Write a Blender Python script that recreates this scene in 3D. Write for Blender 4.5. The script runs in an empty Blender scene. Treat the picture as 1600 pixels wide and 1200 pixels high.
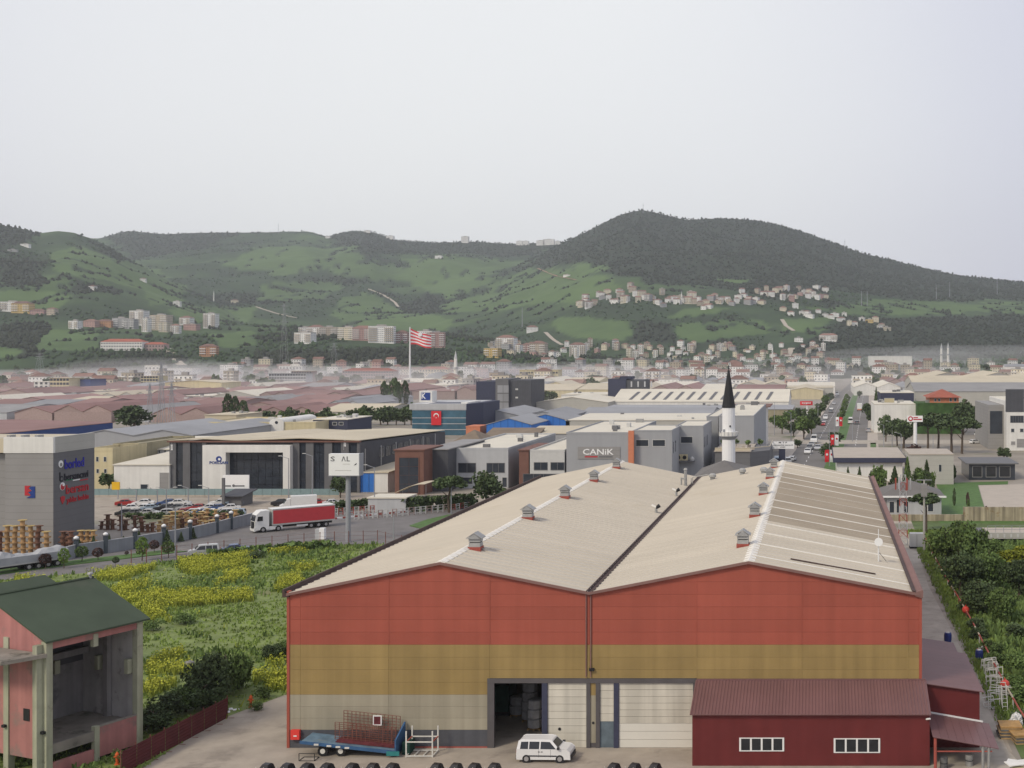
import bpy, math, random
import numpy as np
from mathutils import Vector, Matrix
random.seed(7); RS = np.random.RandomState(7)
R = math.radians
# ------------------------------------------------------------------ camera, sky, sun, exposure
F, U0, V0, H = 1900.0, 1282.0, 548.0, 31.8      # lens in photo pixels, vanishing point of the estate's grid, eye height (m)
SC = bpy.context.scene
COL = SC.collection
cam = bpy.data.cameras.new('camera'); camo = bpy.data.objects.new('camera', cam); COL.objects.link(camo)
cam.sensor_width = 36.0; cam.lens = F/1600*36.0
cam.shift_x = (800-U0)/1600; cam.shift_y = -(600-V0)/1600
cam.clip_start = 0.5; cam.clip_end = 20000
camo.location = (0, 0, H); camo.rotation_euler = (R(90), 0, 0)
SC.camera = camo
SUN_EL, SUN_AZ = 42.0, -140.0                    # azimuth from +Y, clockwise: behind the left shoulder
world = bpy.data.worlds.new('World'); SC.world = world; world.use_nodes = True
nt = world.node_tree; nt.nodes.clear()
def N(t, **k):
    n = nt.nodes.new(t)
    for a, b in k.items(): setattr(n, a, b)
    return n
sky = N('ShaderNodeTexSky'); sky.sky_type = 'NISHITA'; sky.sun_disc = False
sky.sun_elevation = R(SUN_EL); sky.sun_rotation = R(SUN_AZ); sky.dust_density = 6; sky.air_density = 1.5; sky.altitude = 30
tc = N('ShaderNodeTexCoord')
noi = N('ShaderNodeTexNoise'); noi.inputs['Scale'].default_value = 1.3; noi.inputs['Detail'].default_value = 3.0; noi.inputs['Roughness'].default_value = 0.45
nt.links.new(tc.outputs['Generated'], noi.inputs['Vector'])
cr = N('ShaderNodeValToRGB')                      # the overcast layer: white cloud with blue grey thin places
cr.color_ramp.elements[0].position = 0.0; cr.color_ramp.elements[0].color = (6.2, 6.3, 7.5, 1)
cr.color_ramp.elements[1].position = 0.85; cr.color_ramp.elements[1].color = (9.0, 9.08, 9.15, 1)
# thinner, brighter cloud about one part of the sky, greyer away from it
dpn = N('ShaderNodeVectorMath', operation='DOT_PRODUCT'); gd = Vector((700-U0, F, V0-190)).normalized(); dpn.inputs[1].default_value = tuple(gd)
nrm = N('ShaderNodeVectorMath', operation='NORMALIZE'); nt.links.new(tc.outputs['Generated'], nrm.inputs[0]); nt.links.new(nrm.outputs[0], dpn.inputs[0])
mr0 = N('ShaderNodeMapRange'); mr0.interpolation_type = 'SMOOTHSTEP'; mr0.inputs['From Min'].default_value = math.cos(R(29)); mr0.inputs['From Max'].default_value = math.cos(R(3)); mr0.inputs['To Min'].default_value = .06; mr0.inputs['To Max'].default_value = .74
nt.links.new(dpn.outputs['Value'], mr0.inputs['Value'])
ma0 = N('ShaderNodeMath', operation='MULTIPLY_ADD'); ma0.inputs[1].default_value = .55; nt.links.new(noi.outputs['Fac'], ma0.inputs[0])
sb0 = N('ShaderNodeMath', operation='SUBTRACT'); sb0.inputs[1].default_value = .22; nt.links.new(mr0.outputs['Result'], sb0.inputs[0]); nt.links.new(sb0.outputs[0], ma0.inputs[2])
nt.links.new(ma0.outputs[0], cr.inputs['Fac'])
mx = N('ShaderNodeMix'); mx.data_type = 'RGBA'; mx.inputs['Factor'].default_value = 0.86
nt.links.new(sky.outputs['Color'], mx.inputs['A']); nt.links.new(cr.outputs['Color'], mx.inputs['B'])
bg = N('ShaderNodeBackground'); bg.inputs['Strength'].default_value = 0.11
nt.links.new(mx.outputs['Result'], bg.inputs['Color'])
out = N('ShaderNodeOutputWorld'); nt.links.new(bg.outputs['Background'], out.inputs['Surface'])
sl = bpy.data.lights.new('sun', 'SUN'); sl.energy = 1.9; sl.angle = R(12); sl.color = (1.0, 0.90, 0.72)
so = bpy.data.objects.new('sun', sl); COL.objects.link(so)
sd = Vector((math.sin(R(SUN_AZ))*math.cos(R(SUN_EL)), math.cos(R(SUN_AZ))*math.cos(R(SUN_EL)), math.sin(R(SUN_EL))))
so.rotation_euler = (-sd).to_track_quat('-Z', 'Y').to_euler()
vs = SC.view_settings; vs.view_transform = 'Standard'; vs.look = 'None'; vs.exposure = 0.0; vs.gamma = 1.0; vs.use_curve_mapping = False
SC.cycles.use_denoising = True
SC.cycles.max_bounces = 6; SC.cycles.diffuse_bounces = 3; SC.cycles.glossy_bounces = 2; SC.cycles.transmission_bounces = 2
SC.cycles.volume_bounces = 1; SC.cycles.transparent_max_bounces = 6

# ------------------------------------------------------------------ helpers
def P(u, v, Y): return Vector(((u-U0)/F*Y, Y, H-(v-V0)/F*Y))
def YB(v): return F*H/(v-V0)                      # distance of a ground point seen at row v
def G(u, v):
    Y = YB(v); return Vector(((u-U0)/F*Y, Y, 0))
def XU(u, Y): return (u-U0)/F*Y
def ZV(v, Y): return H-(v-V0)/F*Y

MATS = {}
def M(key, rgb=None, rough=.75, var=.10, scale=1.5, metal=0.0, streak=0.0, bump=0.0, orand=0.0, spec=.3, stripe=None, dirt=None):
    """procedural surface: base colour, noise variation, optional vertical streaks of weather, bump, per-object variation"""
    if key in MATS: return MATS[key]
    m = bpy.data.materials.new(key); m.use_nodes = True; t = m.node_tree; t.nodes.clear()
    def n(ty, **k):
        x = t.nodes.new(ty)
        for a, b in k.items(): setattr(x, a, b)
        return x
    o = n('ShaderNodeOutputMaterial'); b = n('ShaderNodeBsdfPrincipled'); t.links.new(b.outputs[0], o.inputs[0])
    b.inputs['Roughness'].default_value = rough; b.inputs['Metallic'].default_value = metal; b.inputs['Specular IOR Level'].default_value = spec
    g = n('ShaderNodeNewGeometry')
    no = n('ShaderNodeTexNoise'); no.inputs['Scale'].default_value = scale; no.inputs['Detail'].default_value = 5; no.inputs['Roughness'].default_value = .6
    t.links.new(g.outputs['Position'], no.inputs['Vector'])
    mr = n('ShaderNodeMapRange'); mr.inputs['From Min'].default_value = .3; mr.inputs['From Max'].default_value = .7
    mr.inputs['To Min'].default_value = 1-var; mr.inputs['To Max'].default_value = 1+var
    t.links.new(no.outputs['Fac'], mr.inputs['Value'])
    fac = mr.outputs['Result']
    def mul(a, bsock):
        q = n('ShaderNodeMath', operation='MULTIPLY'); t.links.new(a, q.inputs[0]); t.links.new(bsock, q.inputs[1]); return q.outputs[0]
    if streak:
        vm = n('ShaderNodeVectorMath', operation='MULTIPLY'); vm.inputs[1].default_value = (1.3, 1.3, .05)
        t.links.new(g.outputs['Position'], vm.inputs[0])
        ns = n('ShaderNodeTexNoise'); ns.inputs['Scale'].default_value = 1.0; ns.inputs['Detail'].default_value = 4
        t.links.new(vm.outputs[0], ns.inputs['Vector'])
        m2 = n('ShaderNodeMapRange'); m2.inputs['From Min'].default_value = .35; m2.inputs['From Max'].default_value = .65
        m2.inputs['To Min'].default_value = 1-streak; m2.inputs['To Max'].default_value = 1+streak*.6
        t.links.new(ns.outputs['Fac'], m2.inputs['Value']); fac = mul(fac, m2.outputs['Result'])
    if orand:
        oi = n('ShaderNodeObjectInfo'); m3 = n('ShaderNodeMapRange'); m3.inputs['To Min'].default_value = 1-orand; m3.inputs['To Max'].default_value = 1+orand
        t.links.new(oi.outputs['Random'], m3.inputs['Value']); fac = mul(fac, m3.outputs['Result'])
    if stripe:                                     # (axis vector, period m, strength): relief lines of cladding too far off to model
        ax, per, st = stripe
        dp = n('ShaderNodeVectorMath', operation='DOT_PRODUCT'); dp.inputs[1].default_value = ax; t.links.new(g.outputs['Position'], dp.inputs[0])
        q = n('ShaderNodeMath', operation='MULTIPLY'); q.inputs[1].default_value = 1/per; t.links.new(dp.outputs['Value'], q.inputs[0])
        fr = n('ShaderNodeMath', operation='FRACT'); t.links.new(q.outputs[0], fr.inputs[0])
        lt = n('ShaderNodeMath', operation='LESS_THAN'); lt.inputs[1].default_value = .14; t.links.new(fr.outputs[0], lt.inputs[0])
        m4 = n('ShaderNodeMapRange'); m4.inputs['To Min'].default_value = 1; m4.inputs['To Max'].default_value = 1-st
        t.links.new(lt.outputs[0], m4.inputs['Value']); fac = mul(fac, m4.outputs['Result'])
    vm2 = n('ShaderNodeVectorMath', operation='SCALE'); vm2.inputs[0].default_value = rgb; t.links.new(fac, vm2.inputs['Scale'])
    colr = vm2.outputs[0]
    if dirt:                                       # (rgb, scale, threshold): stains with a shape of their own
        nd = n('ShaderNodeTexNoise'); nd.inputs['Scale'].default_value = dirt[1]; nd.inputs['Detail'].default_value = 6; nd.inputs['Roughness'].default_value = .65
        t.links.new(g.outputs['Position'], nd.inputs['Vector'])
        md = n('ShaderNodeMapRange'); md.inputs['From Min'].default_value = dirt[2]; md.inputs['From Max'].default_value = dirt[2]+.14
        t.links.new(nd.outputs['Fac'], md.inputs['Value'])
        mm = n('ShaderNodeMix'); mm.data_type = 'RGBA'; mm.inputs['B'].default_value = (*dirt[0], 1)
        t.links.new(md.outputs['Result'], mm.inputs['Factor']); t.links.new(colr, mm.inputs['A']); colr = mm.outputs['Result']
    t.links.new(colr, b.inputs['Base Color'])
    if bump:
        bm = n('ShaderNodeBump'); bm.inputs['Strength'].default_value = bump; bm.inputs['Distance'].default_value = .1
        nb = n('ShaderNodeTexNoise'); nb.inputs['Scale'].default_value = scale*6; nb.inputs['Detail'].default_value = 4
        t.links.new(g.outputs['Position'], nb.inputs['Vector']); t.links.new(nb.outputs['Fac'], bm.inputs['Height']); t.links.new(bm.outputs[0], b.inputs['Normal'])
    MATS[key] = m; return m

ORG = {}
def tag(o, label=None, cat=None, group=None, kind=None):
    if label: o['label'] = label
    if cat: o['category'] = cat
    if group: o['group'] = group
    if kind: o['kind'] = kind
    return o
def thing(name, label, cat, loc=(0, 0, 0), rotz=0.0, group=None):
    o = bpy.data.objects.new(name, None); COL.objects.link(o); o.empty_display_size = .3
    o.location = loc; o.rotation_euler = (0, 0, rotz); ORG[o.name] = Vector(loc) if rotz == 0 else None
    return tag(o, label, cat, group)
def link(name, me, mat=None, parent=None, loc=(0, 0, 0), rot=(0, 0, 0), scale=(1, 1, 1)):
    o = bpy.data.objects.new(name, me); COL.objects.link(o)
    o.location = loc; o.rotation_euler = rot; o.scale = scale
    if parent is not None: o.parent = parent
    if mat is not None:
        if not me.materials: me.materials.append(mat)
        elif me.materials[0] != mat:
            o.material_slots[0].link = 'OBJECT'; o.material_slots[0].material = mat
    return o
def dup(root, loc=None, rotz=None, label=None, group=None, scale=None):
    def cp(o, par):
        c = o.copy(); COL.objects.link(c)
        if par is not None: c.parent = par
        for ch in o.children: cp(ch, c)
        return c
    r = cp(root, None)
    if loc is not None: r.location = loc
    if rotz is not None: r.rotation_euler = (0, 0, rotz)
    if scale is not None: r.scale = scale if hasattr(scale, '__len__') else (scale,)*3
    if label: r['label'] = label
    if group: r['group'] = group
    return r

class MB:
    def __init__(s): s.v = []; s.f = []
    def poly(s, pts):
        n = len(s.v); s.v += [tuple(p) for p in pts]; s.f.append(tuple(range(n, n+len(pts)))); return s
    def box(s, x0, x1, y0, y1, z0, z1):
        n = len(s.v)
        s.v += [(x0, y0, z0), (x1, y0, z0), (x1, y1, z0), (x0, y1, z0), (x0, y0, z1), (x1, y0, z1), (x1, y1, z1), (x0, y1, z1)]
        s.f += [(n, n+3, n+2, n+1), (n+4, n+5, n+6, n+7), (n, n+1, n+5, n+4), (n+1, n+2, n+6, n+5), (n+2, n+3, n+7, n+6), (n+3, n, n+4, n+7)]
        return s
    def prism(s, pts, d):
        """closed polygon (3-D points) swept by vector d"""
        n = len(s.v); k = len(pts); d = Vector(d)
        s.v += [tuple(Vector(p)) for p in pts]+[tuple(Vector(p)+d) for p in pts]
        s.f.append(tuple(range(n+k-1, n-1, -1))); s.f.append(tuple(range(n+k, n+2*k)))
        for i in range(k):
            j = (i+1) % k; s.f.append((n+i, n+j, n+k+j, n+k+i))
        return s
    def tube(s, p, q, r0, r1=None, n=6, caps=True):
        r1 = r0 if r1 is None else r1; p = Vector(p); q = Vector(q); d = (q-p)
        if d.length < 1e-6: return s
        d.normalize(); a = d.orthogonal().normalized(); b = d.cross(a); m = len(s.v)
        for c, r in ((p, r0), (q, r1)):
            for i in range(n):
                t = 2*math.pi*i/n; s.v.append(tuple(c+a*(r*math.cos(t))+b*(r*math.sin(t))))
        for i in range(n):
            j = (i+1) % n; s.f.append((m+i, m+j, m+n+j, m+n+i))
        if caps: s.f.append(tuple(range(m+n-1, m-1, -1))); s.f.append(tuple(range(m+n, m+2*n)))
        return s
    def path(s, pts, r, n=5):
        for a, b in zip(pts, pts[1:]): s.tube(a, b, r, r, n)
        return s
    def bar(s, p, q, w, h=None):
        return s.tube(p, q, (w*.7), None, 4)
    def lathe(s, prof, n=12, c=(0, 0, 0), cap=True):
        m = len(s.v); k = len(prof)
        for r, z in prof:
            for i in range(n):
                t = 2*math.pi*i/n; s.v.append((c[0]+r*math.cos(t), c[1]+r*math.sin(t), c[2]+z))
        for a in range(k-1):
            for i in range(n):
                j = (i+1) % n; s.f.append((m+a*n+i, m+a*n+j, m+(a+1)*n+j, m+(a+1)*n+i))
        if cap: s.f.append(tuple(range(m+n-1, m-1, -1))); s.f.append(tuple(range(m+(k-1)*n, m+k*n)))
        return s
    def wheel(s, c, r, w, n=14, axis='Y'):
        c = Vector(c); d = Vector((0, w/2, 0)) if axis == 'Y' else Vector((w/2, 0, 0))
        return s.tube(c-d, c+d, r, r, n)
    def mesh(s, name, org=None, smooth=False):
        me = bpy.data.meshes.new(name)
        v = s.v if org is None else [(a-org[0], b-org[1], c-org[2]) for a, b, c in s.v]
        me.from_pydata(v, [], s.f); me.update()
        if smooth: me.shade_smooth()
        return me
    def build(s, name, mat, parent=None, world=True, smooth=False, kind=None, label=None):
        """one mesh object; with a parent and world=True the points are world points and are moved into the parent's space"""
        org = None
        if parent is not None and world:
            r = parent
            while r.parent is not None: r = r.parent
            org = ORG.get(r.name)
        o = link(name, s.mesh(name, org, smooth), mat, parent)
        if parent is not None and parent.parent is not None: pass
        if kind: o['kind'] = kind
        if label: o['label'] = label
        return o
def box(name, mat, parent, x0, x1, y0, y1, z0, z1): return MB().box(x0, x1, y0, y1, z0, z1).build(name, mat, parent)

_TX = {}
def text(s, name, mat, parent, w, h, loc, facing='-Y', ext=.02, slant=0.0):
    """raised lettering fitted into w x h metres, its lower corner at loc (in the parent's space)"""
    if s not in _TX:
        cu = bpy.data.curves.new('lettering', 'FONT'); cu.body = s; cu.extrude = .03; cu.resolution_u = 2; cu.offset = .012
        o = bpy.data.objects.new('lettering', cu); COL.objects.link(o)
        bpy.context.view_layer.update()
        me = bpy.data.meshes.new_from_object(o.evaluated_get(bpy.context.evaluated_depsgraph_get()))
        bpy.data.objects.remove(o)
        _TX[s] = np.array([tuple(v.co) for v in me.vertices]), [tuple(p.vertices) for p in me.polygons]
    v, f = _TX[s]; v = v.copy(); mn = v.min(0); mxx = v.max(0)
    v[:, 0] = (v[:, 0]-mn[0])/(mxx[0]-mn[0])*w; v[:, 1] = (v[:, 1]-mn[1])/(mxx[1]-mn[1])*h
    v[:, 0] += slant*v[:, 1]; v[:, 2] = (v[:, 2]-mn[2])/(mxx[2]-mn[2])*ext
    q = np.empty_like(v); L = Vector(loc)
    if facing == '-Y': q[:, 0] = L.x+v[:, 0]; q[:, 2] = L.z+v[:, 1]; q[:, 1] = L.y-v[:, 2]
    else: q[:, 1] = L.y+v[:, 0]; q[:, 2] = L.z+v[:, 1]; q[:, 0] = L.x+v[:, 2]
    mb = MB(); mb.v = [tuple(map(float, r)) for r in q]; mb.f = f
    return mb.build(name, mat, parent)

# numpy value noise
_H = RS.rand(256, 256)
def vnoise(x, y, s=1.0):
    x = np.asarray(x)/s; y = np.asarray(y)/s; xi = np.floor(x).astype(int); yi = np.floor(y).astype(int); fx = x-xi; fy = y-yi
    fx = fx*fx*(3-2*fx); fy = fy*fy*(3-2*fy); g = lambda a, b: _H[a % 256, b % 256]
    return (g(xi, yi)*(1-fx)+g(xi+1, yi)*fx)*(1-fy)+(g(xi, yi+1)*(1-fx)+g(xi+1, yi+1)*fx)*fy
def fbm(x, y, s, o=4):
    t = 0; a = .5
    for i in range(o): t = t+a*vnoise(np.asarray(x)+i*37.7, np.asarray(y)+i*91.3, s); s /= 2.03; a *= .5
    return t/(1-.5**o)
def inpoly(u, v, poly):
    u = np.asarray(u); v = np.asarray(v); r = np.zeros(u.shape, bool); n = len(poly)
    for i in range(n):
        x0, y0 = poly[i]; x1, y1 = poly[(i+1) % n]
        if y0 == y1: continue
        c = ((y0 > v) != (y1 > v)) & (u < (x1-x0)*(v-y0)/(y1-y0)+x0); r ^= c
    return r
def npmesh(name, v, faces_flat, loop_total):
    me = bpy.data.meshes.new(name); nv = len(v); nf = len(faces_flat)//loop_total
    me.vertices.add(nv); me.vertices.foreach_set('co', np.asarray(v, np.float32).ravel())
    me.loops.add(nf*loop_total); me.loops.foreach_set('vertex_index', np.asarray(faces_flat, np.int32))
    me.polygons.add(nf); me.polygons.foreach_set('loop_start', np.arange(0, nf*loop_total, loop_total, dtype=np.int32))
    me.update(calc_edges=True); return me
def cards(name, c, size, mat_n=None, up=.0, rs=RS):
    """leaf clumps: one bent quad per centre, random turn"""
    n = len(c); a = rs.normal(size=(n, 3)); a /= np.linalg.norm(a, axis=1)[:, None]
    b = rs.normal(size=(n, 3)); b -= a*(a*b).sum(1)[:, None]; b /= np.linalg.norm(b, axis=1)[:, None]
    s = (size*(.6+.8*rs.rand(n)))[:, None] if np.ndim(size) == 0 else (np.asarray(size)*(.6+.8*rs.rand(n)))[:, None]
    k = np.cross(a, b)*s*.25
    v = np.stack([c-a*s*.5-b*s*.4, c+a*s*.4-b*s*.5+k, c+a*s*.5+b*s*.45, c-a*s*.45+b*s*.5+k], 1).reshape(-1, 3)
    f = np.arange(4*n).reshape(n, 4)
    t = f[:, [0, 1, 2, 0, 2, 3]].ravel()
    return npmesh(name, v, t, 3)
def slab(name, mat, pts, z, kind='structure', thick=0.0):
    """a flat sheet of ground through world points"""
    mb = MB()
    if thick: mb.prism([(p[0], p[1], z-thick) for p in pts], (0, 0, thick))
    else: mb.poly([(p[0], p[1], z) for p in pts])
    o = mb.build(name, mat); o['kind'] = kind
    for p in o.data.polygons: pass
    return o
# ------------------------------------------------------------------ ground, water, roads
M('earth', (.27, .24, .20), var=.22, scale=.05, dirt=((.10, .13, .05), .035, .56), bump=.2)
M('concrete', (.35, .305, .25), var=.16, scale=.35, dirt=((.215, .185, .155), .22, .54), bump=.25, rough=.9)
M('path_concrete', (.40, .36, .30), var=.18, scale=.5, dirt=((.30, .265, .22), .4, .57), bump=.15, rough=.9)
M('asphalt', (.17, .16, .155), var=.14, scale=.3, dirt=((.25, .235, .21), .12, .58), bump=.15, rough=.9)
M('road_grey', (.17, .16, .15), var=.12, scale=.08, rough=.9)
M('paving', (.42, .37, .31), var=.08, scale=.4, bump=.1)
M('lawn', (.075, .145, .035), var=.25, scale=.8, bump=.4)
M('field_soil', (.165, .21, .062), var=.3, scale=.35, dirt=((.17, .13, .075), .09, .62), bump=.6)
M('bank', (.09, .13, .04), var=.35, scale=.4, bump=.6, dirt=((.13, .105, .07), .15, .62))
M('paint', (.7, .7, .68), var=.1)
def S(name, mat, pts, z, **k): return slab(name, MATS[mat], pts, z, **k)
S('ground', 'earth', [(-2600, -40), (1400, -40), (1400, 2400), (-2600, 2400)], 0)
YARD = [G(60, 1300), G(215, 1205), G(300, 1150), G(360, 1118), G(452, 1083), (-43.2, 190), (-43.2, 215), (15.2, 215), (15.2, 60), (30, 45), (-62, 45)]
S('yard', 'concrete', YARD, .004)
S('path', 'path_concrete', [(8.2, 97), (14.9, 97), (15.0, 130), (14.6, 165), (15.8, 205), (9, 205)], .008)
S('path', 'path_concrete', [(8.4, 40), (26, 40), (17.5, 80), (14.9, 96.9), (8.4, 96.9)], .008)
FIELD = [G(-420, 965), G(-200, 935), G(0, 907), G(150, 894), G(205, 884), G(300, 873), G(400, 862), G(500, 853), G(590, 850), G(640, 865), (-43.6, 190), (-43.6, 130), G(450, 1084), G(360, 1118), G(300, 1150), G(214, 1206), G(60, 1300), (-120, 60), (-190, 80)]
fld = S('field_ground', 'field_soil', FIELD, .012)
ROAD = [G(-420, 940), G(-200, 914), G(0, 888), G(95, 876), G(130, 868), G(210, 856), G(300, 840), G(395, 816), G(440, 808), G(520, 799), G(600, 797), G(700, 792), G(800, 786), G(950, 780), G(950, 830), G(700, 850), G(640, 864.5), G(590, 849.5), G(500, 852.5), G(400, 861.5), G(300, 872.5), G(205, 883.5), G(150, 893.5), G(0, 906.5), G(-200, 934.5), G(-420, 964)]
S('road', 'asphalt', ROAD, .008)
def isl(name, pix, mat, z=.12):
    o = slab(name, MATS[mat], [G(*p) for p in pix], z, thick=.118 if z > .1 else 0); return o
isl('grass_verge', [(292, 862), (200, 873), (120, 882), (60, 890), (0, 898), (-200, 925), (-200, 918), (0, 890.5), (60, 883.5), (120, 876), (200, 867), (250, 861)], 'lawn')
isl('grass_verge', [(640, 822), (668, 812), (700, 805), (740, 801), (760, 803), (745, 813), (715, 822), (665, 828)], 'lawn')
isl('lawn', [(1462, 812), (1455, 790), (1468, 770), (1462, 755), (1575, 752), (1575, 757), (1528, 758), (1540, 800), (1620, 812), (1700, 812), (1700, 818), (1470, 818)], 'lawn', .02)
isl('forecourt', [(1529, 758.5), (1760, 752), (1760, 815), (1616, 808), (1541, 799)], 'paving', .016)
isl('forecourt', [(1395, 818), (1462, 818), (1462, 780), (1390, 800)], 'paving', .012)
S('riverbank', 'bank', [(15.3, 45), (15.9, 130), (16.5, 200), (17, 232), (90, 232), (90, 45)], .016)
# stream below the bank: two open stretches of water
M('stream_water', (.10, .11, .10), rough=.12, var=.1, spec=.5)
for c in ((1545, 955, 2.1, 6), (1583, 1012, 2.4, 5), (1576, 985, 1.2, 5)):
    g = G(c[0], c[1]); mb = MB()
    mb.poly([(g.x+c[2]*(1+.2*math.sin(3*t))*math.cos(t), g.y+c[3]*(1+.25*math.cos(2*t))*math.sin(t), .022) for t in [i*math.pi/12 for i in range(24)]])
    tag(mb.build('stream', MATS['stream_water']), kind='structure')
# parking lot, yards behind the wall, streets of the estate
isl('parking_lot', [(148, 812), (380, 806), (560, 800), (640, 797), (760, 785), (760, 772), (560, 772), (148, 776)], 'concrete', .004)
isl('street', [(1195, 775), (1300, 775), (1300, 705), (1205, 705)], 'road_grey', .004)
def road_x(Y): return -2.2+ (Y-368)*.041 if Y < 900 else 19.6+(Y-900)*.055
def ribbon(name, mat, off0, off1, y0, y1, z, step=20):
    ys = np.arange(y0, y1+step, step); mb = MB()
    for a, b in zip(ys[:-1], ys[1:]):
        mb.poly([(road_x(a)+off0, a, z), (road_x(a)+off1, a, z), (road_x(b)+off1, b, z), (road_x(b)+off0, b, z)])
    return tag(mb.build(name, MATS[mat]), kind='structure')
ribbon('highway', 'road_grey', -6.5, 4.6, 290, 1300, .012); ribbon('highway', 'road_grey', 8.6, 16.2, 290, 1300, .012)
ribbon('median_strip', 'lawn', 4.7, 8.5, 290, 1300, .016)
ribbon('pavement', 'paving', 16.3, 20, 290, 900, .016); ribbon('pavement', 'paving', -10.5, -6.6, 290, 900, .016)
ribbon('grass_verge', 'lawn', 17.3, 19.2, 300, 420, .02)
S('junction', 'path_concrete', [(-40, 415), (90, 415), (90, 432), (-40, 432)], .02)
mb = MB()
for y in range(300, 1000, 12):
    for o in (-1.0, 12.4):
        x = road_x(y)+o; mb.poly([(x-.1, y, .026), (x+.1, y, .026), (x+.1, y+5, .026), (x-.1, y+5, .026)])
tag(mb.build('lane_marking', MATS['paint']), kind='structure')

# ------------------------------------------------------------------ hills
def curve(pts):
    a = np.array(pts, float); return lambda u: np.interp(u, a[:, 0], a[:, 1])
LAY = [  # crest rows in the photo, distance of the crest, distance where the slope starts
 (curve([(-900, 340), (-300, 352), (0, 366), (120, 372), (155, 373), (200, 361), (260, 366), (320, 364), (380, 364), (440, 362), (480, 362), (510, 370), (550, 361), (580, 361), (620, 374), (680, 379), (740, 377), (800, 380), (870, 378), (1000, 390), (1200, 430), (2400, 500)]), 5200, 2500),
 (curve([(-900, 548), (400, 545), (600, 505), (700, 462), (760, 440), (800, 418), (850, 394), (880, 377), (920, 359), (960, 340), (985, 331), (1005, 328), (1030, 333), (1070, 343), (1120, 343), (1165, 345), (1200, 350), (1230, 357), (1260, 366), (1320, 387), (1350, 396), (1400, 408), (1450, 420), (1500, 430), (1600, 441), (1750, 455), (2400, 490)]), 4300, 2050),
 (curve([(-900, 320), (-300, 335), (-100, 345), (0, 352), (30, 357), (60, 366), (90, 362), (115, 364), (140, 372), (170, 385), (200, 403), (230, 420), (260, 437), (300, 455), (340, 473), (380, 497), (420, 520), (460, 548), (2400, 556)]), 3300, 1650),
 (curve([(-900, 460), (0, 492), (100, 494), (180, 500), (250, 503), (330, 505), (400, 508), (470, 512), (560, 515), (640, 520), (700, 524), (760, 532), (820, 540), (900, 549), (960, 556), (2400, 560)]), 2150, 1420),
]
def terrain(u, Y):
    u = np.asarray(u, float); Y = np.asarray(Y, float); x = (u-U0)/F*Y
    best = np.full(u.shape, -3.0)
    for i, (c, yr, yb) in enumerate(LAY):
        zr = np.maximum(H-(c(u)-V0)/F*yr, 0)
        wob = 160*(fbm(x, Y*0, 520, 3)-.5)
        t = (Y-yb-wob)/(yr-yb)
        p = np.where(t < 1, np.clip(t, 0, 1)**(1.0 if i != 3 else .75), 1-.45*(t-1) if i != 3 else 1-.12*(t-1))
        n = (fbm(x+i*777, Y, 620, 5)-.5)*2
        gul = np.abs(fbm(x*1.0+i*311, Y*.45, 330, 3)-.5)*2
        z = zr*p+(n*.20*zr+gul*.16*zr-.03*zr)*np.clip(p, 0, 1)*np.clip(1-np.abs(t)**3, 0, 1)
        z = np.where(t > 0, z, -3.0)
        best = np.maximum(best, z)
    return best
US = np.arange(-520, 2140, 6.0); YS = np.concatenate([np.arange(1380, 2300, 16), np.arange(2300, 3500, 22), np.arange(3500, 6300, 42)])
UU, YY = np.meshgrid(US, YS); ZZ = terrain(UU, YY); XX = (UU-U0)/F*YY; VV = V0+(H-ZZ)*F/YY
FIELDS = [[(840, 418), (900, 424), (960, 432), (975, 450), (900, 470), (790, 482), (700, 487), (690, 476), (760, 450)], [(500, 412), (690, 401), (830, 407), (800, 420), (700, 440), (590, 442), (520, 427)],
 [(530, 460), (570, 452), (620, 475), (632, 488), (705, 495), (690, 514), (600, 512), (540, 507), (512, 490)], [(868, 498), (980, 498), (995, 515), (975, 532), (900, 527), (860, 510)],
 [(1060, 503), (1190, 499), (1215, 520), (1080, 537), (1055, 520)], [(80, 398), (130, 380), (165, 400), (240, 418), (280, 442), (270, 458), (180, 440), (90, 422)],
 [(225, 430), (292, 440), (292, 472), (240, 476)], [(-200, 450), (0, 452), (60, 452), (110, 458), (90, 478), (0, 474), (-200, 470)], [(270, 480), (400, 478), (390, 502), (290, 503)], [(80, 515), (160, 518), (145, 552), (50, 547)],
 [(400, 385), (560, 385), (575, 405), (430, 430), (330, 420)], [(1230, 482), (1330, 471), (1480, 468), (1600, 478), (1600, 486), (1400, 489)], [(890, 414), (960, 415), (950, 423), (900, 425)],
 [(1120, 438), (1180, 436), (1160, 446)], [(1215, 500), (1290, 500), (1280, 520), (1225, 522)], [(650, 445), (800, 428), (740, 455), (690, 466)], [(1060, 480), (1130, 484), (1100, 492), (1040, 492)], [(400, 440), (520, 440), (540, 452), (480, 470), (410, 465)],
 [(0, 540), (40, 548), (30, 560), (0, 566)], [(330, 520), (400, 517), (400, 540), (340, 545)]]
WOODS = [[(845, 392), (800, 425), (880, 412), (960, 428), (1000, 434), (1010, 445), (1140, 452), (1280, 458), (1420, 462), (1700, 478), (2400, 500), (2400, 300), (800, 300)], [(-300, 340), (0, 345), (60, 366), (30, 385), (-300, 400)], [(150, 360), (380, 358), (330, 385), (210, 405)],
 [(470, 355), (700, 376), (870, 380), (820, 400), (700, 398), (560, 392)], [(620, 478), (700, 440), (790, 425), (700, 470), (690, 490), (640, 490)], [(1000, 495), (1050, 500), (1060, 540), (985, 535)], [(1320, 495), (1600, 490), (1800, 500), (1800, 560), (1280, 560), (1240, 545)],
 [(0, 505), (60, 500), (90, 520), (60, 560), (0, 560)], [(400, 545), (640, 545), (700, 552), (700, 568), (400, 570)], [(0, 400), (60, 420), (80, 440), (0, 446)], [(120, 440), (190, 450), (200, 458), (100, 452)]]
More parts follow.
